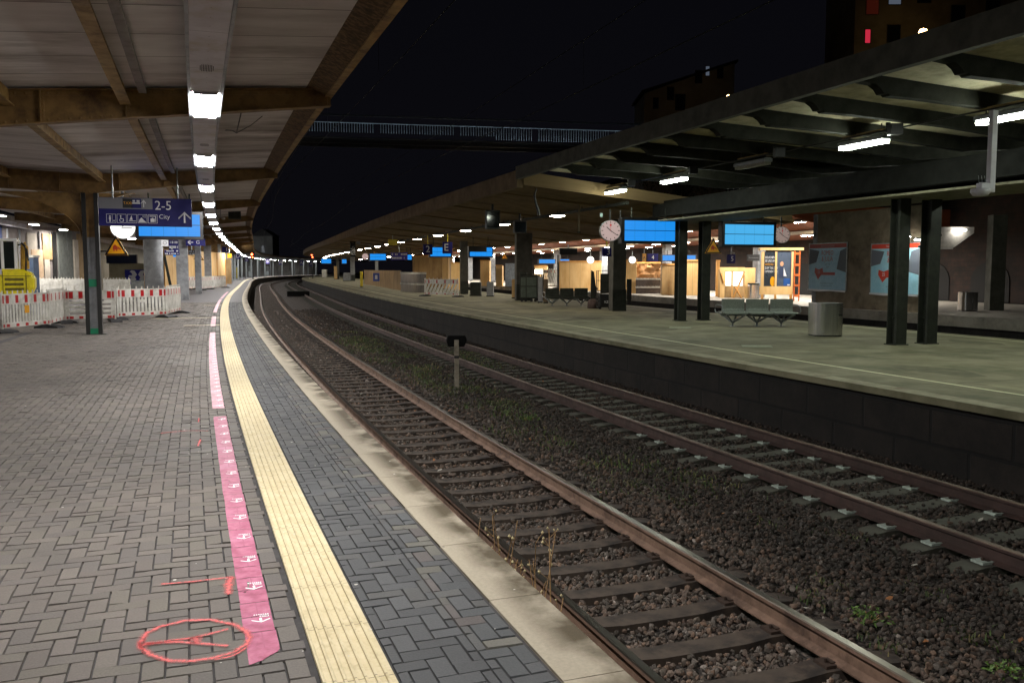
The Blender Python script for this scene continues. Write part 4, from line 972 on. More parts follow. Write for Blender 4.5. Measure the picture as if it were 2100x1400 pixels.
# second plywood block + yellow post further on
s_, o_ = so(*G(478, 582)); t = tso('plywood_kiosk', 'narrow plywood kiosk beyond the plywood wall, near the yellow post', 'kiosk', s_, o_ - 1.2); mb = MB(); mb.bb(-1.0, 1.0, 0, 3, 0, 2.9); mb.build('body', M['plywood_dk'], t); mb = MB(); mb.bb(-.4, .35, -.03, -.002, 0, 2.1); mb.build('door', M['wood'], t)
s_, o_ = so(*G(486, 571)); t = tso('yellow_post', 'slim bright yellow post standing before the bend', 'post', s_, o_); mb = MB(); mb.tube([(0, 0, 0), (0, 0, 2.0)], .12, 8); mb.build('shaft', M['yellow'], t); mb = MB(); mb.lathe([(.2, 0), (.2, .06), (.13, .08)], 10); mb.build('base', M['dark_steel'], t)

# blue shop kiosk area behind column: beige wall, blue band, lion poster, ticket machine, ramp
x_, y_ = G(262, 596)
t = thing('beige_kiosk', 'beige kiosk with a blue banner of white beasts, right of the steel column', 'kiosk', (x_, y_ + .5, 0), .05)
Y = y_; k = Y / FPX
mb = MB(); mb.bb(-42 * k, 38 * k, .02, 1.8, 0, GZ(540, Y)); mb.build('wall', mat('cream_render', '#a89f83', '#968d73', rough=.85, ns=1.5), t)
mb = MB(); mb.bb(-44 * k, 17 * k, -.25, .0, GZ(540, Y), GZ(522, Y)); mb.build('sign_band', flat('navy_band', '#0e1a3c', .4), t)
mb = MB(); bz0, bz1 = GZ(588, Y), GZ(553, Y); bx0, bx1 = -10 * k, 38 * k; mb.rect(bx0, bx1, bz0, bz1, -.01)
t2 = mb.build('banner', flat('banner_blue', '#26248c', .6), t)
mb = MB()
def beast(cx, cz, s, fl=1):
    pts = [(-.1, -.5), (.1, -.45), (.05, -.2), (.25, -.1), (.15, .05), (.3, .25), (.15, .5), (-.05, .55), (-.2, .45), (-.05, .35), (-.02, .2), (-.25, .2), (-.3, .1), (-.1, .05), (-.15, -.1), (-.3, -.2), (-.12, -.25)]
    mb.poly([(cx + fl * p[0] * s, cz + p[1] * s) for p in (pts if fl > 0 else pts[::-1])], -.014)
hh = bz1 - bz0; beast(bx0 + hh * .45, (bz0 + bz1) / 2, hh * .85); beast(bx1 - hh * .35, (bz0 + bz1) / 2, hh * .85, -1); mb.build('emblem', M['white_sign'], t2)
x_, y_ = G(306, 606); t = thing('ticket_machine', 'yellow ticket machine beside the round pillar', 'machine', (x_, y_, 0)); mb = MB(); mb.bb(-.32, .32, 0, .5, 0, GZ(558, y_)); mb.build('body', M['amber'], t, bevel=.03); mb = MB(); mb.bb(-.18, .18, -.012, -.001, .95, 1.25); mb.build('screen', M['black'], t); mb = MB(); mb.bb(-.22, .22, -.02, -.001, .6, .75); mb.build('slot', M['grey_sign'], t)
x_, y_ = G(284, 604); t = thing('grey_hopper', 'grey wedge-shaped tipping skip in front of the beige kiosk', 'skip', (x_, y_, 0)); mb = MB(); mb.prism([(-.65, .25), (.6, .25), (.55, .75), (.45, .95), (-.35, .95), (-.5, .6)], -.1, .7); mb.build('tub', M['galv'], t); mb = MB(); mb.bb(-.5, .5, 0, .6, 0, .25); mb.build('base', M['dark_steel'], t)

# glowing tube and blue display panes behind the column
x_, y_ = GX(350, 46), 46
t = thing('tube_lamp', 'bright tube lamp under the hall roof between the round pillar and the triangle sign', 'lamp', (GX(276, 44), 44, GZ(489, 44)), .05); mb = MB(); mb.bb(-.65, .65, -.06, .06, .02, .12); mb.build('housing', M['white_metal'], t); mb = MB(); mb.bb(-.6, .6, -.05, .05, -.03, .018); mb.build('tube', glow('hall_tube', (1, .97, .9), 90), t)
def board(name, label, cat, u0, v0, u1, v1, Y, group=None, rz=None):
    z0, z1 = GZ(v1, Y), GZ(v0, Y); zc = (z0 + z1) / 2; X = GX((u0 + u1) / 2, Y, zc); s, o = so(X, Y)
    if rz is None: rz = -hd(s)
    ex, ey = math.cos(rz), math.sin(rz); ts = []
    for u in (u0, u1): k = GX(u, Y, zc) / Y; ts.append((k * Y - X) / (ex - k * ey))
    wd_ = ts[1] - ts[0]; tm = (ts[0] + ts[1]) / 2
    return thing(name, label, cat, (X + ex * tm, Y + ey * tm, zc), rz, group), wd_, z1 - z0
# ================================================================== SIGNS over platform one
t, w_, h_ = board('direction_sign', 'hanging blue wayfinding sign reading 2-5 City with an upward arrow and pictograms', 'sign', 202, 406, 393, 464, 21.6)
mb = MB(); mb.bb(-w_ / 2, w_ / 2, .002, .14, -h_ / 2, h_ / 2); mb.build('board', M['db_blue'], t, bevel=.008)
mb = MB(); x1 = -w_ / 2 + w_ * .575; mb.rect(-w_ / 2 + .01, x1, h_ * .10, h_ / 2 - .01, -.002); mb.build('grey_field', M['grey_sign'], t)
mb = MB()
mb.text('2-5', h_ * .46, w_ * .19, h_ * .23, -.004, 0, stretch=.95); mb.text('City', h_ * .22, w_ * .20, -h_ * .16, -.004, 0)
ax = w_ * .42; mb.rect(ax - .018, ax + .018, -h_ * .36, -h_ * .02, -.004)
for sg in (-1, 1):
    q = [(ax, -h_ * .02 + .035), (ax + sg * .14, -h_ * .17), (ax + sg * .14, -h_ * .17 - .045), (ax, -h_ * .02 - .01)]
    mb.poly(q if sg < 0 else q[::-1], -.0045); mb.poly(q[::-1] if sg < 0 else q, -.0045)
n0 = len(mb.v)
ps = h_ * .30; px0 = -w_ / 2 + w_ * .08
def frame(mb, cx, cz, s, mi=0, th=.008, y=-.004):
    mb.rect(cx - s, cx + s, cz - s, cz - s + th, y, mi); mb.rect(cx - s, cx + s, cz + s - th, cz + s, y, mi); mb.rect(cx - s, cx - s + th, cz - s, cz + s, y, mi); mb.rect(cx + s - th, cx + s, cz - s, cz + s, y, mi)
cz = -h_ * .24; s_h = h_ * .155
for i in range(5):
    cx = px0 + i * s_h * 2.2 + s_h; frame(mb, cx, cz, s_h); S = s_h
    if i == 0: mb.disc((cx - S * .25, cz + S * .5), S * .18, -.005); mb.rect(cx - S * .45, cx - S * .05, cz - S * .3, cz + S * .3, -.005); mb.rect(cx - S * .38, cx - S * .12, cz - S * .8, cz - S * .3, -.005); mb.rect(cx + S * .2, cx + S * .26, cz - S * .85, cz + S * .85, -.005); mb.poly([(cx + S * .4, cz - S * .4), (cx + S * .75, cz - S * .4), (cx + S * .58, cz - S * .8)][::-1], -.005)
    if i == 1: mb.disc((cx - S * .2, cz + S * .6), S * .15, -.005); mb.rect(cx - S * .28, cx - S * .1, cz - S * .1, cz + S * .45, -.005); mb.rect(cx - S * .2, cx + S * .4, cz - S * .15, cz, -.005); mb.rect(cx + S * .3, cx + S * .45, cz - S * .7, cz - S * .1, -.005); [mb.poly([(cx - S * .05 + S * .45 * math.cos(a), cz - S * .35 + S * .45 * math.sin(a)), (cx - S * .05 + S * .33 * math.cos(a), cz - S * .35 + S * .33 * math.sin(a)), (cx - S * .05 + S * .33 * math.cos(a - .5), cz - S * .35 + S * .33 * math.sin(a - .5)), (cx - S * .05 + S * .45 * math.cos(a - .5), cz - S * .35 + S * .45 * math.sin(a - .5))], -.005) for a in np.arange(3.0, 6.4, .5)]
    if i == 2: mb.poly([(cx - S * .6, cz - S * .3), (cx - S * .1, cz + S * .75), (cx + S * .1, cz - S * .3)][::-1], -.005); mb.rect(cx - S * .7, cx + S * .8, cz - S * .6, cz - S * .45, -.005); mb.poly([(cx - S * .6, cz - S * .3), (cx - S * .1, cz + S * .75), (cx + S * .1, cz - S * .3)], -.0052)
    if i == 3: mb.poly([(cx - S * .85, cz - S * .8), (cx + S * .85, cz - S * .8), (cx + S * .3, cz - S * .3), (cx - S * .2, cz + S * .3), (cx - S * .6, cz - S * .1)], -.005); mb.rect(cx + S * .1, cx + S * .2, cz + S * .3, cz + S * .8, -.005); mb.rect(cx + S * .5, cx + S * .6, cz + S * .2, cz + S * .8, -.005)
    if i == 4: mb.rect(cx - S * .5, cx + S * .4, cz - S * .7, cz + S * .1, -.005); mb.rect(cx - S * .7, cx + S * .7, cz + S * .55, cz + S * .7, -.005); mb.rect(cx + S * .55, cx + S * .7, cz - S * .7, cz + S * .6, -.005); mb.rect(cx - S * .2, cx + S * .1, cz + S * .1, cz + S * .25, -.005)
mb.build('lettering', M['white_sign'], t)
mb = MB(); s2 = h_ * .165; zc_ = h_ * .30
mb.rect(-w_ * .19 - s2, -w_ * .19 + s2, zc_ - s2, zc_ + s2, -.004); mb.build('taxi_field', M['black'], t)
m2 = MB(); m2.text('TAXI', s2 * .8, -w_ * .19, zc_, -.006); m2.build('taxi_lettering', M['amber'], t)
mb = MB(); cx = -w_ * .10; mb.rect(cx - s2, cx + s2, zc_ - s2, zc_ + s2, -.004); mb.build('bus_field', M['db_blue'], t)
m2 = MB(); m2.rect(cx - s2 * .8, cx + s2 * .8, zc_ - s2 * .1, zc_ + s2 * .2, -.006); m2.rect(cx - s2 * .7, cx - s2 * .2, zc_ + s2 * .3, zc_ + s2 * .7, -.006); m2.rect(cx + s2 * .1, cx + s2 * .7, zc_ + s2 * .3, zc_ + s2 * .7, -.006)
cx = -w_ * .02; m2.rect(cx - .008, cx + .008, zc_ - s2 * .8, zc_ + s2 * .6, -.006); m2.poly([(cx - s2 * .5, zc_ + s2 * .1), (cx, zc_ + s2 * .8), (cx, zc_ + s2 * .5), (cx - s2 * .4, zc_ - s2 * .05)][::-1], -.006); m2.poly([(cx + s2 * .5, zc_ + s2 * .1), (cx, zc_ + s2 * .8), (cx, zc_ + s2 * .5), (cx + s2 * .4, zc_ - s2 * .05)], -.0062)
m2.build('symbol', M['white_sign'], t)
mb = MB(); [mb.tube([(x, .07, h_ / 2), (x, .07, h_ / 2 + .75)], .02, 6) for x in (-w_ * .35, w_ * .35)]; mb.build('hanger', M['galv'], t)

t, w_, h_ = board('platform_clock', 'lit white clock face half hidden behind the wayfinding sign', 'clock', 228, 442, 276, 489, 26)
mb = MB(); mb.disc((0, 0), h_ / 2, -.02, n=32); mb.build('dial', M['clock_lit'], t)
mb = MB(); mb.tube([(0, .0, 0), (0, .22, 0)], h_ / 2 + .025, 28); mb.build('case', M['galv'], t)
mb = MB(); mb.rect(-.015, .015, 0, h_ * .38, -.026); mb.box((.1, -.028, -.02), (.30, .004, .03)); mb.build('hand', M['black'], t)
mb = MB(); mb.tube([(0, .12, h_ / 2), (0, .12, h_ / 2 + .8)], .03, 6); mb.build('hanger', M['galv'], t)

def display(label, u0, v0, u1, v1, Y, rows=2, cols=5, scr=None, hang=.6, rz=None, side=None, group=None, upper_partial=False, name='train_display'):
    t, w, h = board(name, label, 'display', u0, v0, u1, v1, Y, group, rz)
    mb = MB(); mb.bb(-w / 2, w / 2, .002, .26, -h / 2, h / 2); mb.build('case', M['black'], t, bevel=.01)
    mx, mz = w * .05, h * .11; g = .008
    mb = MB(); hh = (h - 2 * mz) / rows
    for r_ in range(rows):
        for c in range(cols):
            if upper_partial and r_ == rows - 1 and c < cols - 1: continue
            x0 = -w / 2 + mx + c * (w - 2 * mx) / cols; x1 = x0 + (w - 2 * mx) / cols
            z0 = -h / 2 + mz + r_ * hh; mb.rect(x0 + .002, x1 - .002, z0 + (h * .022 if r_ else 0), z0 + hh, -.004)
    mb.build('screen', scr or M['screen'], t)
    if hang:
        mb = MB(); [mb.tube([(x, .13, h / 2), (x, .13, h / 2 + hang)], .022, 6) for x in (-w * .3, w * .3)]; mb.build('hanger', M['dark_steel'], t)
    return t, w, h
display('blue train display partly covered by the wayfinding sign on the near platform', 277, 433, 417, 491, 25, rows=2, hang=.5, scr=M['screen'])

def triangle_sign(label, cu, cv, size_px, Y, group='yellow triangle warning signs', rz=None):
    a = size_px / FPX * Y; z = GZ(cv, Y); X = GX(cu, Y, z); s, o = so(X, Y)
    t = thing('warning_sign', label, 'warning sign', (X, Y, z), -hd(s) * .5 if rz is None else rz, group); h = a * .866
    def tri(k, dz=0): return [(-a / 2 * k, -h / 2 * k - dz), (a / 2 * k, -h / 2 * k - dz), (0, h / 2 * k + h * .0 - dz)]
    off = -h * .0
    mb = MB(); mb.prism(tri(1.0), .002, .02); mb.build('plate', M['amber'], t)
    mb = MB(); o_, i_ = tri(.97), tri(.74, h * .045)
    for k in range(3): mb.poly([o_[k], o_[(k + 1) % 3], i_[(k + 1) % 3], i_[k]], -.003)
    mb.build('border', M['black'], t)
    mb = MB(); c = -h * .14
    mb.rect(-a * .13, a * .06, c - h * .08, c + h * .10, -.004); mb.disc((-a * .04, c + h * .10), a * .06, -.004); mb.poly([(a * .06, c - h * .02), (a * .20, c - h * .10), (a * .22, c - h * .06), (a * .08, c + h * .08)], -.004); mb.rect(-a * .11, -a * .07, c - h * .15, c - h * .08, -.004); mb.rect(0, a * .04, c - h * .15, c - h * .08, -.004)
    mb.build('symbol', flat('sign_red_brown', '#a8361a', .5) if 'sign_red_brown' not in bpy.data.materials else bpy.data.materials['sign_red_brown'], t)
    mb = MB(); mb.tube([(0, .03, -h / 2), (0, .03, h / 2)], .012, 5); mb.box((-a * .3, .035, -h * .3), (a * .7, .02, .04)); mb.build('bracket', M['dark_iron'], t)
    return t
triangle_sign('large yellow triangle warning sign right of the near steel column', 238, 503, 47, 24.2)
triangle_sign('small yellow triangle warning sign on the thin pillar of the near platform', 409, 526, 18, 64, )
triangle_sign('dull yellow triangle warning sign in front of the right column of the middle platform', 1463, 504, 36, 29.3)
triangle_sign('small yellow triangle warning sign beside a blue display far under the brown canopy', 768, 519, 14, 100)
triangle_sign('small yellow triangle warning sign left of the second wide dark column', 1035, 525, 14, 66)

def small_sign(label, u0, v0, u1, v1, Y, txt=None, tsize=.8, m=None, tm=None, hang=.5, hm=None, name='track_sign', dx=0, cat='sign', group=None, extra=None):
    t, w, h = board(name, label, cat, u0, v0, u1, v1, Y, group)
    mb = MB(); mb.bb(-w / 2, w / 2, .002, .09, -h / 2, h / 2); mb.build('board', m or M['db_blue'], t)
    mb = MB()
    if txt: mb.text(txt, h * tsize, dx * w, 0, -.004)
    if extra: extra(mb, w, h)
    if mb.v: mb.build('lettering', tm or M['white_sign'], t)
    if hang: mb = MB(); mb.tube([(0, .045, h / 2), (0, .045, h / 2 + hang)], .03, 6); mb.build('hanger', hm or M['galv'], t)
    return t
def scribble(rows, per, fill=.6):
    def f(mb, w, h):
        for r_ in range(rows):
            z = h * (.5 - (r_ + .5) / rows); x = -w * .45
            while x < w * .42:
                q = rnd.uniform(.03, .09) * w
                if rnd.random() < fill: mb.rect(x, min(x + q, w * .46), z - h * .22 / rows, z + h * .26 / rows, -.004)
                x += q + w * .02
    return f
def arrow_left(mb, w, h):
    x0, x1 = -w * .42, -w * .12; mb.rect(x0 + .02, x1, -h * .05, h * .05, -.004)
    mb.poly([(x0, 0), (x0 + h * .4, -h * .35), (x0 + h * .5, -h * .28), (x0 + h * .15, 0)], -.004); mb.poly([(x0, 0), (x0 + h * .15, 0), (x0 + h * .5, h * .28), (x0 + h * .4, h * .35)], -.0045)
small_sign('pale round-symbol sign under the blue display', 331, 492, 345, 505, 37, 'O', .8, m=M['white_sign'], tm=M['grey_conc'], name='information_sign', hang=.3)
small_sign('dark blue two-line notice sign left of the thick grey pillar', 346, 492, 366, 512, 45, None, m=M['db_blue'], extra=scribble(2, 5), name='information_sign')
small_sign('low dark blue notice sign with a row of white symbols', 337, 512, 368, 523, 44, None, extra=scribble(2, 6), name='information_sign', hang=.2)
small_sign('dark blue sign with a left arrow and the letter G by the pillar', 381, 490, 421, 504, 50, 'G', .75, dx=.12, extra=arrow_left, name='direction_sign', hang=.3)
small_sign('dark sign just above the small triangle, between two pillars', 386, 513, 400, 523, 55, None, m=M['black'], tm=M['grey_sign'], extra=scribble(2, 4), name='information_sign', hang=.3)
small_sign('hanging dark blue track number 1 sign beyond the plywood wall', 455, 506, 468, 518, 88, '1', .85, dx=.25, hang=.6)
small_sign('orange square sign beside the track number 1 sign', 466, 520, 475, 529, 96, None, m=M['amber'], name='orange_sign', hang=.6, extra=None)
small_sign('bluish letter D section sign under the lamps of the near canopy', 483, 519, 493, 531, 118, 'D', .95, hang=.5, name='section_sign')
for i, (u, v, Y, ch, lab) in enumerate(((506, 531, 150, 'C', 'small letter C section sign left of the red signal'), (549, 536, 196, 'B', 'tiny letter B section sign in the bend'), (575, 538, 206, 'A', 'tiny letter A section sign in the bend'), (618, 539, 214, 'A', 'tiny violet section sign near the end of the far lamps'), (638, 541, 216, 'A', 'last tiny violet section sign beside the second red signal'))):
    small_sign(lab, u - 3.5, v - 5, u + 3.5, v + 5, Y, ch, .9, hang=.5, name='section_sign', m=flat('violet_sign', '#463c86') if i == 0 else bpy.data.materials['violet_sign'])
small_sign('hanging small blue display pane beside the plywood wall top', 355, 523, 366, 527, 60, None, m=M['screen'], name='train_display', cat='display', hang=.3)
# little camera cluster at the ceiling
X, Y = GX(437, 40, 3.6), 40
t = thing('camera_cluster', 'small white cameras clustered right of the last large ceiling lamps', 'camera', (X + .35, Y, GZ(446, Y)))
mb = MB(); mb.tube([(0, 0, .0), (0, 0, .45)], .02, 6); mb.bb(-.14, .14, -.03, .03, -.02, .02); mb.build('bracket', M['galv'], t)
for sg in (-1, 1):
    m2 = MB(); m2.tube([(sg * .13, -.14, -.06), (sg * .13, .1, -.04)], .05, 8); m2.build('camera_body', M['white_metal'], t)
# dark box hanging below ceiling of near canopy
t, w_, h_ = board('hanging_box', 'dark box hanging under the outer ceiling of the near canopy in the bend', 'box', 468, 427, 494, 449, 44)
mb = MB(); mb.bb(-w_ / 2, w_ / 2, 0, .35, -h_ / 2, h_ / 2); mb.build('case', mat('dull_dark_box', '#2b2f2b', '#22261f', rough=.6), t, bevel=.01); mb = MB(); mb.bb(-w_ * .42, -w_ * .05, -.02, -.001, -h_ * .4, h_ * .4); mb.bb(w_ * .05, w_ * .42, -.02, -.001, -h_ * .4, h_ * .4); mb.build('front_panel', M['dark_steel'], t); mb = MB(); mb.bb(-w_ * .3, w_ * .3, .1, .2, h_ / 2, h_ / 2 + .3); mb.build('hanger', M['dark_steel'], t)

# ================================================================== EXCAVATOR
Y = 31.0; X = GX(22, Y, 1)
ex = thing('excavator', 'yellow compact excavator with white cab, seen from behind the barriers at the left edge', 'excavator', (X, Y, 0), .46)
k = Y / FPX
def xx(u): return (u - 22) * k
zz = lambda v: GZ(v, Y)
zt, zc0 = zz(552), zz(490)
ye = mat('excavator_yellow', '#eddc18', '#dccb14', rough=.35, ns=2, c3='#a89512', s3=2.5)
mb = MB(); prof = [(xx(-45), zz(608)), (xx(58), zz(608)), (xx(66), zz(590)), (xx(66), zz(572)), (xx(60), zz(560)), (xx(45), zt), (xx(-45), zt)]
mb.prism(prof, 0, 1.9); mb.build('body', ye, ex, bevel=.05)
mb = MB(); mb.prism([(xx(-45), zt + .003), (xx(8), zt + .003), (xx(8), zz(563)), (xx(-45), zz(563))][::-1], -.012, -.001); mb.build('white_band', M['white_metal'], ex)
mb = MB()
for i in range(3): mb.bb(xx(12), xx(46), -.03, -.002, zz(575.5 + i * 10), zz(570 + i * 10))
mb.bb(xx(8), xx(9), -.03, -.002, zz(606), zz(556)); mb.bb(xx(50), xx(51), -.03, -.002, zz(606), zz(560)); mb.bb(xx(-45), xx(60), -.02, -.002, zz(566.5), zz(565.5)); mb.build('vent', mat('vent_shadow', '#6d6210', '#57500e', rough=.7), ex)
mb = MB(); mb.prism([(xx(-6), zz(578)), (xx(2), zz(583)), (xx(-8), zz(592))], -.006, -.001); mb.build('red_mark', M['red_refl'], ex)
cab = MB(); c0, c1, y0, y1 = xx(-40), xx(34), .25, 1.7
for (a, b) in ((c0, y0), (xx(9), y0), (xx(33), y0), (c0, y1), (xx(33), y1)): cab.bb(a - .05, a + .05, b - .05, b + .05, zt, zc0 - .06)
cab.bb(c0 - .06, xx(33) + .06, y0 - .08, y1 + .08, zc0 - .07, zc0 + .03); cb = cab.build('cab', flat('cab_white', '#efefef', .35), ex, bevel=.02)
mb = MB(); mb.bb(c0 + .05, xx(9) - .05, y0 - .02, y0 + .0, zt + .02, zc0 - .08); mb.bb(xx(9) + .05, xx(33) - .05, y0 - .02, y0, zt + .02, zc0 - .08); mb.build('window', mat('cab_glass', '#1b2624', '#0c1212', rough=.08, spec=1.0, ns=1.5), cb)
mb = MB(); mb.prism([(xx(40), zt), (xx(56), zt), (xx(56), zz(505)), (xx(50), zz(497)), (xx(42), zz(500))], .5, .85); mb.prism([(xx(44), zz(500)), (xx(52), zz(494)), (xx(54), zz(520)), (xx(47), zz(522))], .3, .45); mb.build('arm', mat('arm_yellow', '#c79a28', '#a37c1f', rough=.4), ex, bevel=.02)
mb = MB(); mb.tube([(xx(44), .25, zz(497)), (xx(50), .22, zz(503)), (xx(52), .2, zz(520)), (xx(51), .2, zz(545)), (xx(50), .2, zz(560))], .035, 6); mb.tube([(xx(38), .25, zz(502)), (xx(46), .2, zz(499)), (xx(54), .22, zz(512)), (xx(56), .2, zz(535))], .03, 6); mb.build('hose', M['black'], ex)
mb = MB(); mb.bb(xx(-42), xx(-8), .1, 1.8, .0, zz(606)); mb.bb(xx(20), xx(52), .1, 1.8, 0, zz(606)); mb.build('track', M['rubber'], ex, bevel=.08)
x_, y_ = GX(60, 34), 34
t = thing('site_toilet', 'narrow blue-grey upright panel behind the excavator arm', 'panel', (x_, y_, 0)); mb = MB(); mb.bb(-.16, .16, 0, .4, 0, GZ(528, 34)); mb.build('shell', mat('slate_blue_plastic', '#4d6080', '#41526e', rough=.6), t); mb = MB(); mb.bb(-.19, .19, -.03, .43, GZ(528, 34), GZ(526, 34) + .05); mb.build('cap', M['white_plastic'], t)
t['label'] = 'narrow slate blue upright cabinet behind the excavator arm'; t.name = 'cabinet'

# ================================================================== TRACK SIGNAL POST, WEED, BOXES
x_, y_ = G(937, 790, -.92)
t = thing('track_signal', 'pale post with a dark signal box on top standing between the two tracks', 'signal', (x_, y_, -1.03), .1)
hT = GZ(697, y_) + 1.03; k = y_ / FPX
mb = MB(); mb.bb(-.055, .05, -.03, .03, 0, hT); mb.build('post', mat('weathered_post', '#867e70', '#6d6558', rough=.85, ns=6, c3='#4d4439', s3=4), t, bevel=.006)
mb = MB(); mb.bb(-.057, .052, -.033, -.0305, hT - .42, hT - .36); mb.build('band', M['black'], t)
mb = MB(); mb.prism([(-.19, hT - .16), (-.24, hT - .02), (-.20, hT + .10), (.20, hT + .10), (.24, hT - .0), (.18, hT - .16)], .04, .34); mb.build('signal_box', mat('sooty_black', '#060606', '#0a0a0a', rough=.85, spec=.15), t, bevel=.02)
x_, y_ = G(612, 606, -.95)
t = thing('cable_box', 'low dark box lying between the tracks in the bend', 'box', (x_ , y_, -1.03), .2); mb = MB(); mb.bb(-1.1, 1.1, -.5, .5, 0, .5); mb.build('body', bpy.data.materials['sooty_black'], t, bevel=.04); mb = MB(); mb.bb(-1.15, 1.15, -.55, .55, .5, .56); mb.build('lid', M['dark_steel'], t)
# dry weed by the platform edge
c0 = P3(4.0, .22, BAL)
t = thing('dry_weed', 'dry brown weed stalks growing at the platform edge in front of the near rail', 'plant', c0)
mb = MB(); md = MB()
for i in range(46):
    s, o = 3.85 + rnd.gauss(.15, .38), .2 + rnd.uniform(-.12, .18); b = P3(s, o, BAL) - c0; h = rnd.choice([rnd.uniform(.4, .65), rnd.uniform(.5, .85), rnd.uniform(.5, .8), rnd.uniform(.8, 1.1)]) ; a = rnd.uniform(0, 6.28); ln = rnd.uniform(.02, .28)
    d = Vector((math.cos(a) * ln, math.sin(a) * ln, 0)); p = [b, b + d * .25 + Vector((0, 0, h * .5)), b + d + Vector((0, 0, h))]
    mb.tube(p, [.006, .005, .003], 4, cap=False)
    for j in range(rnd.randint(2, 6)):
        q = p[1].lerp(p[2], rnd.random()); e = Vector((rnd.uniform(-.06, .06), rnd.uniform(-.06, .06), rnd.uniform(.02, .08))); mb.tube([q, q + e], .0022, 3, cap=False)
        r = rnd.uniform(.006, .013); md.add([(q + e) + Vector(v) * r for v in ((1, 0, 0), (-1, 0, 0), (0, 1, 0), (0, -1, 0), (0, 0, 1.4), (0, 0, -1.4))], [(0, 2, 4), (2, 1, 4), (1, 3, 4), (3, 0, 4), (2, 0, 5), (1, 2, 5), (3, 1, 5), (0, 3, 5)])
mb.build('stalk', mat('dry_stalk', '#a5845a', '#7d6142', rough=.8), t, kind='stuff'); md.build('seed_head', mat('seed_head', '#c4b58c', '#a3956e', rough=.8), t, kind='stuff')
# green weed tufts among the stones
for (u, v, r, lab) in ((1780, 1268, .17, 'round green weed tuft in the stones right of the near track'), (2060, 1375, .14, 'green weed tuft at the lower right corner'), (1085, 860, .2, 'low green weed tuft between the tracks near the photo centre')):
    x_, y_ = G(u, v, -.98); t = thing('weed_tuft', lab, 'plant', (x_, y_, -1.03)); mb = MB()
    for i in range(150):
        a, e = rnd.uniform(0, 6.28), rnd.uniform(.1, 1.3); q = Vector((math.cos(a) * math.cos(e), math.sin(a) * math.cos(e), math.sin(e) * .6)) * r * rnd.uniform(.3, 1.1); L_ = rnd.uniform(.012, .028)
        T = Matrix.Translation(q + Vector((0, 0, .03))) @ Euler((rnd.uniform(-1, 1), rnd.uniform(-1, 1), a)).to_matrix().to_4x4(); mb.add([(-L_, 0, 0), (0, -L_ * .45, .003), (L_, 0, 0), (0, L_ * .45, .003)], [(0, 1, 2, 3)], M=T)
    mb.build('leaves', mat('weed_leaf_%d' % u, '#5c7a33', '#435c24', rough=.6), t); m2 = MB(); [m2.tube([(0, 0, 0), (math.cos(a) * r * .5, math.sin(a) * r * .5, .08)], .003, 4, cap=False) for a in np.arange(0, 6.2, .7)]; m2.build('stems', M['dry'] if 'dry' in M else bpy.data.materials['dry_stalk'], t)
# ================================================================== DARK CANOPY over platform two
dk = thing('ribbed_canopy', 'dark canopy with curved-nosed ribs over the near part of the middle platform', 'canopy', P3(15, 14.1, 0)); di = -Vector(dk.location)
S0, S1 = -12, 25.4
def zc2(o): return 4.93 - .055 * min(o - 8.0, 6.1) if o < 14.1 else 4.93 - .055 * 6.1 + .055 * (o - 14.1)
def put(mb, name, m, parent=dk, inv=di, **k): c = mb.build(name, m, parent, **k); c.location = inv; return c
ceil2 = mat('sooty_limewash', '#c4bc9e', '#a8a083', rough=.9, ns=2.2, c3='#958d74', s3=1.5, uv=True)
mb = MB(); mb.sweep([(8.0, zc2(8)), (14.1, zc2(14.1)), (20.2, zc2(20.2)), (20.2, zc2(20.2) + .12), (14.1, zc2(14.1) + .12), (8.0, zc2(8) + .12)], S0, S1, 1.2); put(mb, 'ceiling', ceil2)
mb = MB(); mb.sweep([(7.86, 4.62), (8.0, 4.62), (8.0, 5.02), (7.86, 5.02)], S0, S1 + .4, 1.0); put(mb, 'fascia', mat('fascia_concrete', '#57564c', '#474740', rough=.85, ns=3))
# ribs
def rib_mb():
    mb = MB(); pts = []
    x = lambda o: o - 8.0
    bot = [(8.02, 4.80), (8.35, 4.78), (8.75, 4.74), (8.86, 4.68), (8.93, 4.60), (9.02, 4.60), (9.06, 4.57), (9.7, 4.56), (12, zc2(12) - .25), (14.1, zc2(14.1) - .30), (17, zc2(17) - .25), (20.1, zc2(20.1) - .2)]
    top = [(20.1, zc2(20.1) - .004), (14.1, zc2(14.1) - .004), (8.02, zc2(8.02) - .004)]
    mb.prism([(x(a), b) for a, b in bot + top], -.09, .09); return mb
rp = None; ribm = mat('rib_concrete', '#2a2b25', '#1f201b', rough=.9, ns=3, spec=.2)
for k in range(-11, 11):
    s = 7.2 + 1.63 * (k) + .0
    if s > S1: break
    if rp is None: rp = rib_mb().build('rib', ribm, dk); r_ = rp
    else: r_ = rp.copy(); col.objects.link(r_); r_.parent = dk
    r_.location = P3(s, 8.0, 0) + di; r_.rotation_euler = (0, 0, -hd(s))
mb = MB()
for o in (13.35, 14.55): mb.sweep([(o - .16, 3.55), (o + .16, 3.55), (o + .16, 3.58), (o + .02, 3.58), (o + .02, 4.0), (o - .02, 4.0), (o - .02, 3.58), (o - .16, 3.58)], S0, S1 + 1.5, 1.5)
mb.sweep([(13.45, 3.9), (14.45, 3.9), (14.45, 4.1), (13.45, 4.1)], S0, S1 + 1.5, 1.5); put(mb, 'main_girder', M['girder_dark'])
mb = MB()
mb.sweep([(12.9, 3.36), (14.95, 3.36), (14.95, 3.41), (12.9, 3.41)], S0, S1 + 1.5, 1.5); put(mb, 'girder_soffit', mat('pale_soffit_strip', '#6f6c58', '#585546', rough=.8))
cp = None
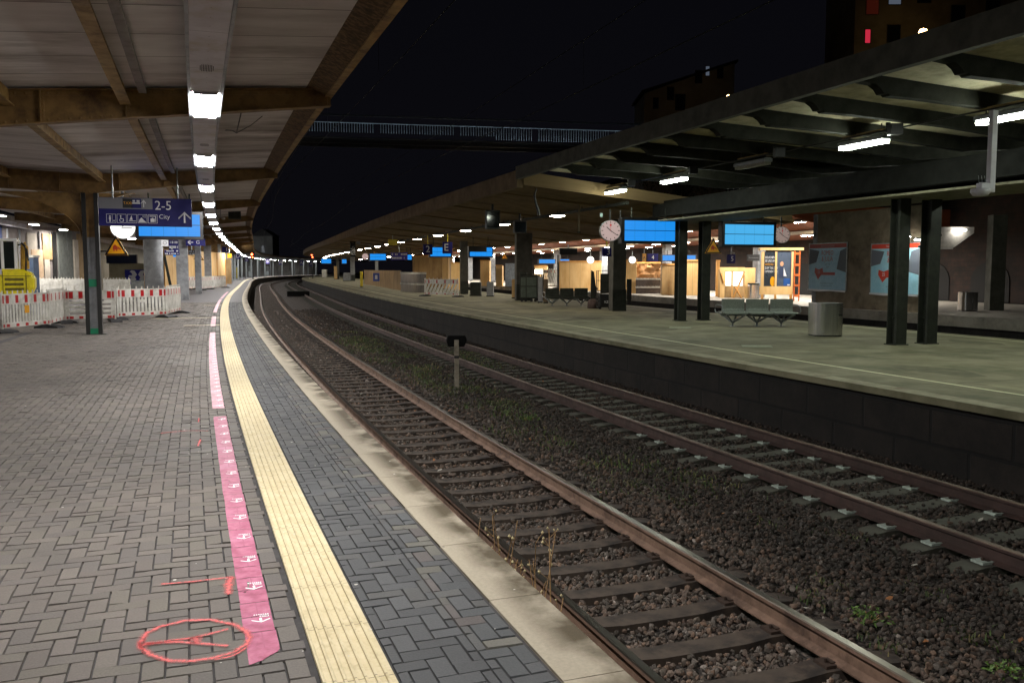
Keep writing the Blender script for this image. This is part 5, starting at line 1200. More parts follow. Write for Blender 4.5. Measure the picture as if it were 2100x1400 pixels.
for k, s in enumerate((-6.0, 4.5, 15.05, 25.3)):
    for o in (13.60, 14.50):
        if cp is None:
            mb = MB(); mb.bb(-.155, .155, -.155, -.132, 0, 3.36); mb.bb(-.155, .155, .132, .155, 0, 3.36); mb.bb(-.012, .012, -.132, .132, 0, 3.36); mb.bb(-.155, -.135, -.132, -.09, 0, 3.36); mb.bb(.135, .155, -.132, -.09, 0, 3.36); mb.bb(-.14, .14, -.02, .02, .6, .64); mb.bb(-.19, .19, -.19, .19, 0, .02)
            cp = mb.build('column', M['dark_steel'], dk, bevel=.004); c = cp
        else: c = cp.copy(); col.objects.link(c); c.parent = dk
        c.location = P3(s, o, 0) + di; c.rotation_euler = (0, 0, -hd(s))
# small junction boxes and conduits under the ribs
mb = MB(); mb.tube([P3(s, 11.15, 4.47) for s in np.arange(-8, 27, 1.0)], .018, 5); put(mb, 'conduit', M['dark_iron'])
mb = MB()
for s in (6.0, 8.9, 12.4, 16.1, 20.0, 23.8): mb.box(P3(s, 11.0, 4.42), (.22, .22, .20)); mb.tube([P3(s + .3, 11.1, 4.40), P3(s + .3, 11.1, 4.6)], .05, 6)
put(mb, 'junction_box', M['black'], kind='stuff')

# tube lamps below the dark canopy (one is out)
def tube_proto(lit=True):
    def mk(label, s, o, z, group=None):
        t = tso('tube_lamp', label, 'lamp', s, o, z, group)
        mb = MB(); mb.bb(-.11, .11, -.66, .66, .0, .07); mb.prism([(-.11, .07), (.11, .07), (.05, .10), (-.05, .10)], -.66, .66); mb.build('housing', M['galv'], t)
        mb = MB(); mb.bb(-.09, .09, -.63, .63, -.065, -.001)
        if lit: mb.build('diffuser', M['tube_lamp'], t)
        else: mb.build('diffuser', mat('dead_diffuser', '#8b8878', '#6f6c5e', rough=.4), t)
        mb = MB(); [mb.tube([(0, y, .10), (0, y, .32)], .012, 5) for y in (-.5, .5)]; mb.build('hanger', M['dark_iron'], t)
        mb = MB(); mb.bb(-.035, .035, -.6, .6, .18, .21); mb.build('top_strip', mat('ochre_strip', '#8f7a45', '#75633a', rough=.6) if 'ochre_strip' not in bpy.data.materials else bpy.data.materials['ochre_strip'], t); return t
    return mk
tl = tube_proto()('lit tube lamp at the right edge of the photo, under the dark canopy', 9.9, 11.15, 4.3)
tls = [(13.45, 'large lit tube lamp under the dark canopy, second from the right edge'), (21.35, 'lit tube lamp under the dark canopy, left of the unlit one'), (25.2, 'lit tube lamp under the dark canopy, third from its far end'), ]
tls = [(13.45, 'large lit tube lamp under the dark canopy, just right of the unlit lamp'), (21.35, 'lit tube lamp under the dark canopy, just left of the unlit lamp'), (25.3, 'lit tube lamp where the dark canopy meets the brown canopy'), (29.2, 'lit tube lamp already under the brown canopy, farthest of the dark canopy row')]
for s, lab in tls: copy_tree(tl, P3(s, 11.15, 4.3), -hd(s), lab)
copy_tree(tl, P3(5.9, 11.15, 4.3), -hd(5.9), 'lit tube lamp beyond the right edge of the photo'); copy_tree(tl, P3(1.5, 11.15, 4.3), -hd(1.5), 'lit tube lamp beyond the right edge of the photo, nearest the viewer')
tube_proto(False)('unlit tube lamp between two lit ones under the dark canopy', 17.4, 11.15, 4.3)
copy_tree(tl, P3(14.0, 16.6, 4.2), -hd(14), 'lit tube lamp on the far side of the dark canopy, behind the girder'); [copy_tree(tl, P3(q_, 16.9, 4.0), -hd(q_), l_) for q_, l_ in ((20.0, 'unseen tube lamp added behind the girder, opposite the dim poster'), (33.0, 'unseen tube lamp added behind the girder near the brown canopy'))]  # the last two tubes are unseen, added to throw light on the posters
copy_tree(tl, P3(26.0, 16.6, 4.2), -hd(26), 'second lit tube lamp on the far side of the dark canopy')
# bright steel drop pole with small camera at the right
x_, y_ = GX(2033, 13.2, 3.6), 13.2
t = thing('camera_pole', 'white drop pole with a small camera hanging from the dark canopy at the right', 'camera', (x_, y_, GZ(395, y_)), -hd(9))
hp = GZ(255, y_) - GZ(395, y_)
mb = MB(); mb.bb(-.035, .075, -.04, .04, 0, hp + .2); mb.build('pole', M['white_metal'], t, bevel=.008)
mb = MB(); mb.lathe([(0, -.06), (.10, -.05), (.135, 0), (.13, .05), (0, .06)], 16, M=Matrix.Translation((-.17, 0, .0))); mb.tube([(-.17, 0, .05), (-.17, 0, .12), (-.03, 0, .12)], .03, 6); mb.bb(-.2, -.02, -.05, .05, .06, .13); mb.build('camera_body', M['white_metal'], t)
mb = MB(); [mb.tube([(-.2 + .06 * i, 0, .13), (-.22 + .06 * i, 0, .24)], .003, 3) for i in range(4)]; mb.build('spike', M['galv'], t)

# ================================================================== BROWN CANOPY
bc = thing('brown_canopy', 'long brown concrete canopy sweeping into the distance over the middle platform', 'canopy', P3(32.3, 14.6, 0)); ci = -Vector(bc.location)
def zb2(o): return 4.50 - (o - 8.3) * .098
und = mat('brown_soffit', '#7f6a49', '#6b583b', rough=.9, ns=1.2, c3='#54432a', s3=.8, uv=True)
mb = MB(); B0, B1 = 26.3, 235
mb.sweep([(8.3, zb2(8.3)), (18.7, zb2(18.7)), (18.7, zb2(18.7) + .28), (8.3, 4.95)], B0, B1, 1.5); put(mb, 'roof_slab', und, bc, ci)
mb = MB(); mb.sweep([(8.1, 4.42), (8.298, 4.42), (8.298, 4.98), (8.1, 4.98)], B0 + .05, B1, 1.5); put(mb, 'fascia', mat('brown_fascia', '#7d6a50', '#6a5942', rough=.85, ns=1.5, c3='#57472f', s3=.7, uv=True), bc, ci)
mb = MB(); mb.sweep([(18.72, zb2(18.7) - .06), (18.80, zb2(18.7) - .06), (18.80, zb2(18.7) + .10), (18.72, zb2(18.7) + .10)], B0, B1, 1.5); put(mb, 'rear_edge', mat('pale_edge_board', '#9c8058', '#846b48', rough=.7), bc, ci)
# cross frames under the slab
for s in np.arange(29.0, 120, 7.0):
    mb = MB(); mb.sweep([(8.4, zb2(8.4) - .05), (13.4, zb2(13.4) - .12), (14.6, zb2(14.6) - .12), (18.6, zb2(18.6) - .05), (18.6, zb2(18.6) - .01), (8.4, zb2(8.4) - .01)], s, s + .30, .4); put(mb, 'cross_beam', und, bc, ci)
mb = MB(); mb.sweep([(12.0, 3.95), (12.12, 3.95), (12.12, 4.05), (12.0, 4.05)], B0, 150, 2); put(mb, 'lamp_rail', M['dark_steel'], bc, ci)
mb = MB()
for s in np.arange(28, 140, 2.35): mb.bb(-.02, .02, -.02, .02, 3.95, zb2(12.06), M=Matrix.Translation(P3(s, 12.06, 0)))
put(mb, 'rail_hanger', M['dark_iron'], bc, ci, kind='stuff')
def wide_col(u0, u1, vb, h, m, label_m=None, depth=.6):
    X0, Y0 = G((u0 + u1) / 2, vb); wdt = (u1 - u0) / FPX * Y0; s, o = so(X0, Y0)
    mb = MB(); mb.bb(-wdt / 2, wdt / 2, 0, depth, 0, h); c = mb.build('column', m, bc, bevel=.02); c.location = Vector((X0, Y0, 0)) + ci; c.rotation_euler = (0, 0, -hd(s) * .6)
    if label_m: c['label'] = label_m
    m2 = MB(); m2.bb(-wdt / 2 - .01, wdt / 2 + .01, -.012, -.001, 0, .9); m2.build('sheathing', M['dark_steel'], c); return c
dark_conc = mat('dark_concrete', '#4a4842', '#3a3834', rough=.85, ns=2.5)
wide_col(1256, 1284, 638, 3.8, dark_conc); wide_col(1059, 1092, 616, 3.75, dark_conc); wide_col(945, 960, 603, 3.7, dark_conc); wide_col(719, 728, 576, 3.7, M['grey_conc']); wide_col(690, 696, 572, 3.7, dark_conc)
wide_col(770, 776, 582, 3.7, M['grey_conc'])
# round lamps under the brown canopy
def dl(label, s, o, z, group):
    t = tso('canopy_lamp', label, 'lamp', s, o, z, group)
    mb = MB(); mb.lathe([(0, .10), (.16, .09), (.36, .0), (.36, -.02), (.33, -.02)], 20); mb.tube([(0, 0, .1), (0, 0, .35)], .02, 6); mb.build('shade', M['dark_steel'], t)
    mb = MB(); mb.lathe([(.0, -.055), (.2, -.05), (.325, -.015)], 20); mb.build('diffuser', M['disc_lamp'], t); return t
dp_ = dl('nearest glowing lamp under the brown canopy, above the small black screen', 33.0, 12.06, 3.95, 'lamps under the brown canopy')
for i in range(1, 24):
    s = 33.0 + i * 7.6
    if s > 200: break
    copy_tree(dp_, P3(s, 12.06, 3.95), -hd(s), 'glowing lamp in the long row under the brown canopy')
for i in range(12):
    s = 52 + i * 8.5; copy_tree(dp_, P3(s, 16.8, 3.3), -hd(s), 'glowing lamp in the rear row under the brown canopy', 'rear lamps under the brown canopy')
dpl = dp_; copy_tree

# hanging things under the brown canopy
def hang_box(label, u0, v0, u1, v1, Y, m=None, name='hanging_screen', cat='screen', tall=.4):
    t, w, h = board(name, label, cat, u0, v0, u1, v1, Y); mb = MB(); mb.bb(-w / 2, w / 2, 0, .18, -h / 2, h / 2); mb.build('case', m or M['black'], t, bevel=.01)
    mb = MB(); mb.rect(-w * .44, w * .44, -h * .42, h * .42, -.004); mb.build('glass', M['glass_dk'], t)
    mb = MB(); mb.tube([(0, .09, h / 2), (0, .09, h / 2 + tall)], .05, 6); mb.build('hanger', M['dark_iron'], t); return t
hang_box('large dark hanging box left of the nearest brown canopy lamp', 997, 431, 1026, 470, 36, tall=.25)
hang_box('small dark hanging screen below the nearest brown canopy lamp', 1055, 453, 1080, 478, 37, tall=.3)
t = tso('cable', 'thick dark cable drooping from the junction of the two canopies', 'cable', 27.5, 9.4, 0)
mb = MB(); Yc = 30; mb.tube([Vector((GX(u, Yc, 4), Yc, GZ(v, Yc))) - t.location for u, v in ((1080, 388), (1076, 402), (1079, 416), (1084, 430), (1086, 442))], [.03, .035, .04, .05, .06], 7); o_c = mb.build('sheath', M['black'], t)
t = tso('slim_pole', 'thin pale pole hanging from the ceiling left of the left clock', 'pole', 33, 13.4, 0); t.location = (GX(1187, 33, 3), 33, GZ(478, 33)); mb = MB(); mb.tube([(0, 0, 0), (0, 0, GZ(412, 33) - GZ(478, 33))], .04, 6); mb.build('shaft', mat('tan_pole', '#6f604a', '#5b4e3b', rough=.7), t); m2 = MB(); m2.lathe([(.07, 0), (.07, .05), (.04, .06)], 8); m2.build('foot', M['dark_steel'], t)
t, w_, h_ = board('exit_light', 'tiny pale green pictogram light above the left clock', 'sign', 1231, 437, 1236, 445, 31); mb = MB(); mb.bb(-w_ / 2, w_ / 2, 0, .05, -h_ / 2, h_ / 2); mb.build('case', M['white_metal'], t); mb = MB(); mb.rect(-w_ * .4, w_ * .4, -h_ * .4, h_ * .4, -.003); mb.build('face', glow('pale_green_glow', (.45, .8, .6), .7), t)

# blue displays and clocks of platform two
display('left large blue display beside the left clock on the middle platform', 1275, 447, 1390, 500, 30.2, rows=2, cols=5, hang=.35)
display('right large pale blue display beside the right clock on the middle platform', 1481, 455, 1592, 507, 30.6, rows=2, cols=5, scr=M['screen2'], hang=.3)
def clock(label, cu, cv, rpx, Y, face='#c9a2a0', tone=None, side=True, red=False):
    z = GZ(cv, Y); X = GX(cu, Y, z); r = rpx / FPX * Y; s, o = so(X, Y)
    t = thing('station_clock', label, 'clock', (X, Y, z), -hd(s) * .35 if side else 0, None)
    mb = MB(); mb.tube([(0, .0, 0), (0, .20, 0)], r, 32); mb.tube([(0, -.015, 0), (0, .015, 0)], r * 1.03, 32, cap=False); mb.build('case', M['galv'], t)
    mb = MB(); mb.disc((0, 0), r * .95, -.012, n=36); mb.build('dial', mat('clock_dial' + str(cu), face, face, rough=.5, rvar=0) if tone is None else tone, t)
    mb = MB()
    for k in range(12):
        a = k * math.pi / 6; c, s_ = math.sin(a), math.cos(a); T = Matrix.Translation((c * r * .80, -.016, s_ * r * .80)) @ Matrix.Rotation(a, 4, 'Y'); mb.box((0, 0, 0), (r * .07, .003, r * .17), M=T)
    mb.build('hour_mark', M['black'], t)
    mb = MB()
    for a, ln, w2 in ((R(-48), .52, .075), (R(124), .80, .06)):
        T = Matrix.Translation((math.sin(a) * r * (ln / 2 - .08), -.022, math.cos(a) * r * (ln / 2 - .08))) @ Matrix.Rotation(a, 4, 'Y'); mb.box((0, 0, 0), (r * w2, .003, r * (ln + .16)), M=T)
    mb.build('hand', M['black'], t)
    m2 = MB(); T = Matrix.Translation((0, -.026, r * .35)); m2.box((0, 0, 0), (r * .03, .002, r * .8), M=T); m2.disc((0, r * .52), r * .10, -.028, n=12); m2.build('second_hand', M['red_refl'], t)
    mb = MB(); mb.tube([(0, .1, r), (0, .1, r + .35)], .03, 6); mb.build('bracket', M['dark_iron'], t); return t
cl_glow = glow('dim_clock_dial', (.60, .44, .41), .8); cl_glow2 = glow('dimmer_clock_dial', (.44, .33, .29), .62)
clock('left round station clock showing about twenty past ten, attached to the left blue display', 1252, 473, 21.5, 29.8, tone=cl_glow)
clock('right round station clock, dimmer and smaller, right of the right blue display', 1604, 482, 16.5, 31, tone=cl_glow2)
t, w_, h_ = board('support_plate', 'pale grey vertical plate between the left clock and the left display', 'bracket', 1270, 450, 1277, 500, 30.3); mb = MB(); mb.bb(-w_ / 2, w_ / 2, 0, .12, -h_ / 2, h_ / 2); mb.build('plate', M['dark_steel'], t); mb = MB(); mb.tube([(0, .06, h_ / 2), (0, .06, h_ / 2 + .3)], .03, 6); mb.build('stub', M['dark_iron'], t)

yel_p = M['yellow']
small_sign('blue track number 3 sign on a yellow hanger below the left clock', 1236, 508, 1254, 526, 36, '3', .95, dx=.15, hang=.45, hm=yel_p)
small_sign('blue track number 2 sign on a yellow hanger left of the E sign', 868, 501, 887, 522, 50, '2', .9, hang=.5, hm=yel_p)
small_sign('section sign with letter E on a yellow hanger right of the number 2 sign', 908, 496, 928, 520, 51, 'E', .85, dx=-.15, hang=.45, hm=yel_p, name='section_sign')
display('blue display behind the number 2 and E signs', 880, 505, 927, 528, 56, rows=2, cols=3, hang=.8)
display('blue display with dark upper half right of the dark pillar, beside the E sign', 961, 505, 1012, 528, 58, rows=2, cols=4, hang=.6, upper_partial=True)
display('blue display next to the violet sign cluster, left one with the small triangle', 757, 519, 793, 535, 92, rows=2, cols=3, hang=.8)
display('small blue display right of the violet sign cluster', 832, 521, 845, 534, 84, rows=2, cols=2, hang=.6)
display('tiny blue display near the second red signal', 658, 530, 680, 541, 150, rows=2, cols=2, hang=.8)
display('tiny blue display left of the dark signal box', 701, 531, 711, 541, 120, rows=2, cols=2, hang=.8)
small_sign('violet wayfinding sign crowded with white symbols under the brown canopy', 802, 518, 836, 533, 80, None, extra=scribble(2, 6, .8), name='direction_sign', hang=.8, m=flat('bright_violet', '#3a2fa0'))
small_sign('bright yellow hanging sign under the brown canopy lamps', 796, 491, 815, 503, 62, None, m=M['yellow'], name='yellow_sign', hang=.3)
hang_box('tall dark signal box with a round lamp shade under the brown canopy', 718, 486, 729, 526, 85, m=bpy.data.materials['sooty_black'], name='signal_box', cat='signal')
clock('small far station clock left of the small blue display', 749, 526, 6.5, 92, tone=cl_glow)
t = thing('round_mirror', 'small brownish round disc right of the dark signal box', 'mirror', (GX(735, 84, 3), 84, GZ(498, 84)), 0); mb = MB(); mb.tube([(0, 0, 0), (0, .1, 0)], .2, 16); mb.build('disc', M['grey_conc'], t); m2 = MB(); m2.bb(-.02, .02, .02, .06, .15, .9); m2.build('arm', M['dark_iron'], t)

# ================================================================== things standing on platform two
def mesh_mat():
    m = mat('mesh_steel', '#9aa19b', '#848b85', rough=.45, metal=.5, ns=30); b = m.node_tree.nodes['Principled BSDF']; N = m.node_tree.nodes; K = m.node_tree.links
    t = N.new('ShaderNodeTexCoord'); v = N.new('ShaderNodeTexVoronoi'); v.inputs['Scale'].default_value = 70; K.new(t.outputs['Object'], v.inputs['Vector'])
    g = N.new('ShaderNodeMath'); g.operation = 'GREATER_THAN'; g.inputs[1].default_value = .30; K.new(v.outputs['Distance'], g.inputs[0]); K.new(g.outputs[0], b.inputs['Alpha']); return m
def bench(label, u, vb, seats=3, L_=None, rz=None, m=None):
    X, Y = G(u, vb); s, o = so(X, Y)
    t = thing('bench', label, 'bench', (X, Y, 0), -hd(s) * .2 if rz is None else rz)
    Lh = L_ or 2.3; n = seats; m = m or mesh_mat()
    for i in range(n):
        x0 = -Lh / 2 + i * Lh / n + .03; x1 = x0 + Lh / n - .06
        mb = MB(); 
        for sgn, y0 in ((1, -.28), (-1, .28)):                  # double sided bench
            pr = [(0, .43), (.40, .40), (.44, .37), (.45, .34), (.43, .34), (.40, .375), (0, .40)]
            mb.prism([(sgn * (p[0] * 1 - .0) + (0), p[1]) for p in ([(-.02, .84), (.02, .46), (.10, .42), (.42, .45), (.47, .42), (.47, .40), (.42, .43), (.09, .395), (0, .44), (-.04, .84)])][::(1 if sgn > 0 else -1)], x0, x1, axis='x', M=Matrix.Translation((0, -.0, 0)) @ Matrix.Rotation(math.pi if False else 0, 4, 'Z'))
        mb.build('seat', m, t)
    mb = MB(); mb.tube([(-Lh / 2, -.02, .36), (Lh / 2, -.02, .36)], .035, 8)
    for i in range(n):
        x = -Lh / 2 + (i + .5) * Lh / n
        if i % 1 == 0:
            mb.tube([(x - .28, -.42, .38), (x, 0, .12), (x, 0, 0)], .03, 6); mb.tube([(x + .28, -.42, .38), (x, 0, .12)], .03, 6); mb.tube([(x - .28, .42, .38), (x, 0, .12)], .03, 6); mb.tube([(x + .28, .42, .38), (x, 0, .12)], .03, 6)
            mb.bb(x - .09, x + .09, -.09, .09, 0, .015)
    mb.build('frame', M['galv'], t)
    for x in (-Lh / 2 - .05, Lh / 2 + .05):
        m2 = MB()
        for sg in (-1, 1): m2.tube([(x, 0, .66), (x, sg * .22, .66), (x, sg * .42, .62), (x, sg * .5, .5), (x, sg * .4, .42), (x, sg * .05, .42)], .018, 6)
        m2.build('armrest', M['galv'], t)
    return t
bench('wire mesh steel bench with curved armrests between the columns and the large steel bin', 1552, 669, 3, 2.25, rz=.02)
bench('dark bench in the distance beside the tool cabinets on the middle platform', 1162, 627, 3, 2.1, rz=.1, m=mat('dark_bench_steel', '#3c4038', '#2f332c', rough=.6, metal=.3))
def bin_(label, u, vb, u0, u1, vt, m=None, slot=True, lid=True):
    X, Y = G(u, vb); w = (u1 - u0) / FPX * Y; h = GZ(vt, Y); t = thing('litter_bin', label, 'litter bin', (X, Y + w / 2, 0), .02)
    mb = MB(); n = 56; pts = []
    for k in range(n):
        a = 2 * math.pi * k / n; c, s = math.cos(a), math.sin(a); e = .45
        pts.append((math.copysign(abs(c) ** e, c) * w / 2, math.copysign(abs(s) ** e, s) * w / 2))
    vs = [(x, y, .03) for x, y in pts] + [(x, y, h) for x, y in pts]
    mb.add(vs, [(k, (k + 1) % n, n + (k + 1) % n, n + k) for k in range(n)], 0, True); mb.add(vs[n:], [tuple(range(n))]); mb.build('body', m or M['stainless'], t)
    mb = MB(); mb.add([(x * .97, y * .97, 0) for x, y in pts] + [(x * .97, y * .97, .03) for x, y in pts], [(k, (k + 1) % n, n + (k + 1) % n, n + k) for k in range(n)]); mb.build('base', M['black'], t)
    if slot: mb = MB(); mb.bb(w * .28, w * .40, -w / 2 - .004, -w / 2 + .03, h * .62, h * .68); mb.build('slot', M['black'], t)
    if lid: mb = MB(); mb.lathe([(w * .50, h + .001), (w * .56, h + .04), (w * .56, h + .09), (w * .45, h + .10), (0, h + .10)], 20); mb.build('lid', M['dark_steel'], t)
    return t
bin_('large shiny stainless steel litter bin on the middle platform, under the left poster', 1702, 690, 1670, 1730, 622, lid=False)
# barrier with diagonal slots
barrier(G(871, 607), G(940, 609), 'pale barrier with diagonal slats and red blocks on the middle platform', style='diag', height=1.12, n_red=4, group=None)
# curved hoardings: plywood and dark corrugated fence
def ring_fence(name, label, pts, zt, m, posts=None, th=.05, board_n=0):
    t = thing(name, label, 'hoarding', (pts[0][0], pts[0][1], 0)); mb = MB(); P = [Vector((p[0], p[1], 0)) - t.location for p in pts]
    for a, b in zip(P[:-1], P[1:]):
        d = (b - a).normalized(); n = Vector((d.y, -d.x, 0)) * th
        mb.add([a, b, b + Vector((0, 0, zt)), a + Vector((0, 0, zt)), a - n, b - n, b - n + Vector((0, 0, zt)), a - n + Vector((0, 0, zt))], [(0, 1, 2, 3), (5, 4, 7, 6), (3, 2, 6, 7)])
    mb.build('board', m, t)
    if posts:
        m2 = MB()
        for i, p in enumerate(P):
            for z in (zt - .06, zt * .42): m2.prism([(-.05, 0), (.05, 0), (0, .16)], -.07, -.05, M=Matrix.Translation(p + Vector((0, -.03, z - .06))))
        m2.build('clip', posts, t, kind='stuff')
    return t
pts = [G(u, v) for u, v in np.stack([np.linspace(747, 822, 14), 583 + 13 * (np.linspace(0, 1, 14) ** 1.15)], 1)]
rf = ring_fence('plywood_hoarding', 'curved plywood hoarding with a small blue notice on the middle platform', pts, 1.62, M['plywood_dk'])
x_, y_ = G(773, 588); m2 = MB(); 
nz = Vector((x_, y_ - .35, 0)) - rf.location; m2.rect(-.32, .32, .55, 1.35, 0, M=Matrix.Translation(nz)); m2.build('notice', flat('notice_blue', '#3b50a8'), rf)
m2 = MB(); m2.rect(-.12, .12, .75, 1.15, -.01, M=Matrix.Translation(nz)); m2.build('notice_figure', M['white_sign'], rf)
cor = mat('corrugated_grey', '#6b6661', '#57524e', rough=.35, metal=.4, ns=9, stretch=(1, 1, .1))
pts = [G(u, 597 + 3.2 * math.sin((u - 822) / 50 * 3.14 / 1.9)) for u in np.linspace(822, 874, 22)]
ring_fence('sheet_fence', 'curved grey sheet metal fence with pale clips right of the plywood hoarding', pts, 1.50, cor, posts=M['white_plastic'])
pts = [G(u, 601 - .2 * (u - 870) / 10) for u in np.linspace(870, 905, 8)]
for i, (u, vb, w, h, mname, lab, nm) in enumerate(((1055, 612, 11, 1.15, 'tan', 'upright beige slab leaning by the second wide column', 'stone_slab'), (1108, 621, 9, 1.35, 'pale', 'short pale block in front of the dark bench', 'stone_block'), (1119, 622, 9, 1.25, 'brown', 'short brown block touching the pale block by the dark bench', 'stone_block'), (1005, 608, 14, .95, 'grey', 'grey block standing alone left of the beige slab', 'stone_block'), (975, 607, 22, .9, 'dark', 'low dark box right of the diagonal barrier', 'utility_box'), (741, 588, 5, 1.5, 'yel', 'yellow bollard left of the curved hoarding', 'bollard'), (665, 569, 10, 1.6, 'white', 'small white cabinet at the far tip of the middle platform', 'cabinet'), (688, 573, 6, 2.2, 'tan', 'tan board beside the far white cabinet', 'board_panel'), (712, 576, 17, 1.2, 'pale', 'pale rounded hopper near the far tip of the middle platform', 'hopper'))):
    X, Y = G(u, vb); ww = w / FPX * Y; t = thing(nm, lab, nm.replace('_', ' ').split()[-1], (X, Y, 0), -.1)
    mm = {'tan': M['plywood_dk'], 'pale': M['grey_conc'], 'brown': mat('brown_stone', '#6a5a48', '#544636', rough=.85), 'grey': M['grey_conc'], 'dark': M['dark_steel'], 'yel': M['yellow'], 'white': M['white_plastic']}[mname]
    mb = MB(); mb.prism([(-ww / 2, .0), (ww / 2, 0), (ww / 2, h * .96), (ww * .42, h), (-ww * .42, h), (-ww / 2, h * .96)], 0, max(.12, ww * .6)); mb.build('body', mm, t, bevel=.02)
    mb = MB(); mb.bb(-ww * .54, ww * .54, -.03, max(.12, ww * .6) + .03, 0, .07); mb.build('base', M['dark_steel'], t)
# tool cabinets beside wide column
X, Y = G(1088, 619); k = Y / FPX
t = thing('tool_cabinet', 'greenish grey tool cabinets on wheels in front of the second wide column', 'cabinet', (X, Y, 0), -.05)
mb = MB(); mb.bb(-22 * k, 14 * k, 0, .6, .16, 1.42); mb.bb(-22 * k, -8 * k, .05, .5, 1.42, 1.60); mb.bb(-6 * k, 3 * k, .05, .5, 1.42, 1.52); mb.build('body', M['dark_steel'], t, bevel=.02)
mb = MB(); [mb.bb(x * k, (x + 10) * k, -.02, -.001, z0, z1) for x in (-20, -8, 2) for z0, z1 in ((.25, .8), (.86, 1.3))]; mb.build('door', mat('cabinet_green', '#454f46', '#39423a', rough=.6), t)
mb = MB(); [mb.tube([(x * k, .1, .08), (x * k, .16, .08)], .08, 10) for x in (-18, -10, 2, 10)]; mb.build('wheel', M['black'], t)
X, Y = G(1106, 616); t = thing('planter_rack', 'dark ragged rack standing between the tool cabinets and the pale block', 'rack', (X, Y, 0), -.05); mb = MB(); [mb.prism([(-.22 + .09 * i, .5), (-.14 + .09 * i, .5), (-.15 + .1 * i, 1.5 - .13 * (i % 3)), (-.20 + .1 * i, 1.55 - .1 * (i % 2))], 0, .2) for i in range(5)]; mb.build('slat', M['dark_steel'], t); m2 = MB(); m2.bb(-.26, .3, 0, .3, 0, .5); m2.build('tray', M['black'], t)
# trolley with cage by the wide column
X, Y = G(1240, 634); k = Y / FPX
t = thing('trolley', 'wire cage trolley with dark crate beside the first wide column', 'trolley', (X, Y, 0), .02)
mb = MB(); x0, x1 = -14 * k, 15 * k
for (x, y) in ((x0, 0), (x1, 0), (x0, .6), (x1, .6)): mb.tube([(x, y, .1), (x, y, 1.68)], .018, 6)
for z in (.35, .8, 1.25, 1.68): mb.tube([(x0, 0, z), (x1, 0, z)], .012, 5); mb.tube([(x0, .6, z), (x1, .6, z)], .012, 5); mb.tube([(x0, 0, z), (x0, .6, z)], .012, 5); mb.tube([(x1, 0, z), (x1, .6, z)], .012, 5)
mb.bb(x0, x1, 0, .6, .08, .12); mb.build('cage', M['dark_iron'], t)
mb = MB(); mb.bb(x0 + .08, x1 - .02, -.06, .5, .12, .66); mb.build('crate', M['black'], t, bevel=.02)
m2 = MB(); m2.text('KZu', .14, .1, .32, -.064); m2.build('lettering', M['white_sign'], t)
mb = MB(); [mb.tube([(x, .05, .07), (x, .11, .07)], .07, 10) for x in (x0 + .1, x1 - .1)]; mb.build('wheel', M['black'], t)
mb = MB(); mb.bb(x0 + .12, x1 - .12, .1, .2, .7, 1.55); mb.build('backpack_blower', M['dark_steel'], t)
X, Y = G(1216, 632); k = Y / FPX
t = thing('leaning_board', 'tall grey green board leaning left of the trolley', 'board', (X, Y, 0), .1); mb = MB(); mb.prism([(-5 * k, 0.35), (4 * k, .3), (2 * k, 1.62), (-4 * k, 1.70)], 0, .05); mb.build('panel', M['dark_steel'], t); m2 = MB(); m2.prism([(2.2 * k, .35), (5 * k, .4), (10 * k, .9), (6 * k, 1.0), (3.5 * k, 1.5)], .06, .1); m2.build('flap', M['black'], t); m3 = MB(); m3.lathe([(0, 0), (.26, .0), (.24, .34), (.12, .42), (0, .42)], 12); m3.build('weight_bag', mat('dusty_pink_bag', '#5b4a46', '#473a36', rough=.9), t)
X, Y = G(1288, 624); t = thing('electrical_cabinet', 'narrow dark electrical cabinet on the right of the first wide column', 'cabinet', (X + .05, Y, 0), -.1); mb = MB(); mb.bb(-.12, .12, 0, .4, .25, GZ(572, Y)); mb.build('body', M['dark_steel'], t, bevel=.01); mb = MB(); mb.bb(-.09, .09, -.012, -.001, .4, 1.0); mb.build('door', M['black'], t); m2 = MB(); m2.bb(-.1, .1, .05, .35, 0, .25); m2.build('foot', M['dark_iron'], t)
# pale hatch plates on platform two
for (u, v, w, lab) in ((1552, 710, 30, 'pale square cover plate in the platform left of the safety line end'), (1395, 672, 22, 'faint pale cover strip in front of the columns')):
    X, Y = G(u, v); t = thing('cover_plate', lab, 'cover plate', (X, Y, .006), -.2); k = Y / FPX; mb = MB(); mb.bb(-w * k, w * k, -.28, .28, -.002, .002); mb.build('plate', mat('pale_cover%d' % u, '#8f937f', '#7b7f6c', rough=.8), t)
# ================================================================== PLATFORM THREE
p3c = thing('far_canopy', 'reddish brown canopy with rows of bright lamps over the farthest platform', 'canopy', P3(44, 30, 0)); pi_ = -Vector(p3c.location)
red_s = mat('red_brown_soffit', '#7a3d1c', '#64300f', rough=.85, ns=1.5, c3='#43210e', s3=.9, uv=True)
mb = MB(); mb.sweep([(25.6, 4.75), (29.4, 3.85), (33.5, 3.75), (37.0, 3.75), (37.0, 5.0), (25.6, 5.05)], 38, 200, 2); put(mb, 'roof_slab', red_s, p3c, pi_)
mb = MB(); mb.sweep([(29.2, 3.66), (29.4, 3.66), (29.4, 3.82), (29.2, 3.82)], 38, 200, 2); put(mb, 'lamp_rail', mat('pale_rail', '#9b8c74', '#857760', rough=.6), p3c, pi_)
for s in np.arange(47, 190, 13.0):
    mb = MB(); mb.bb(-.28, .28, -.28, .28, 0, 3.85); c = mb.build('column', M['grey_conc'], p3c, bevel=.02); c.location = P3(s, 30.6, 0) + pi_; c.rotation_euler = (0, 0, -hd(s))
pl0 = None
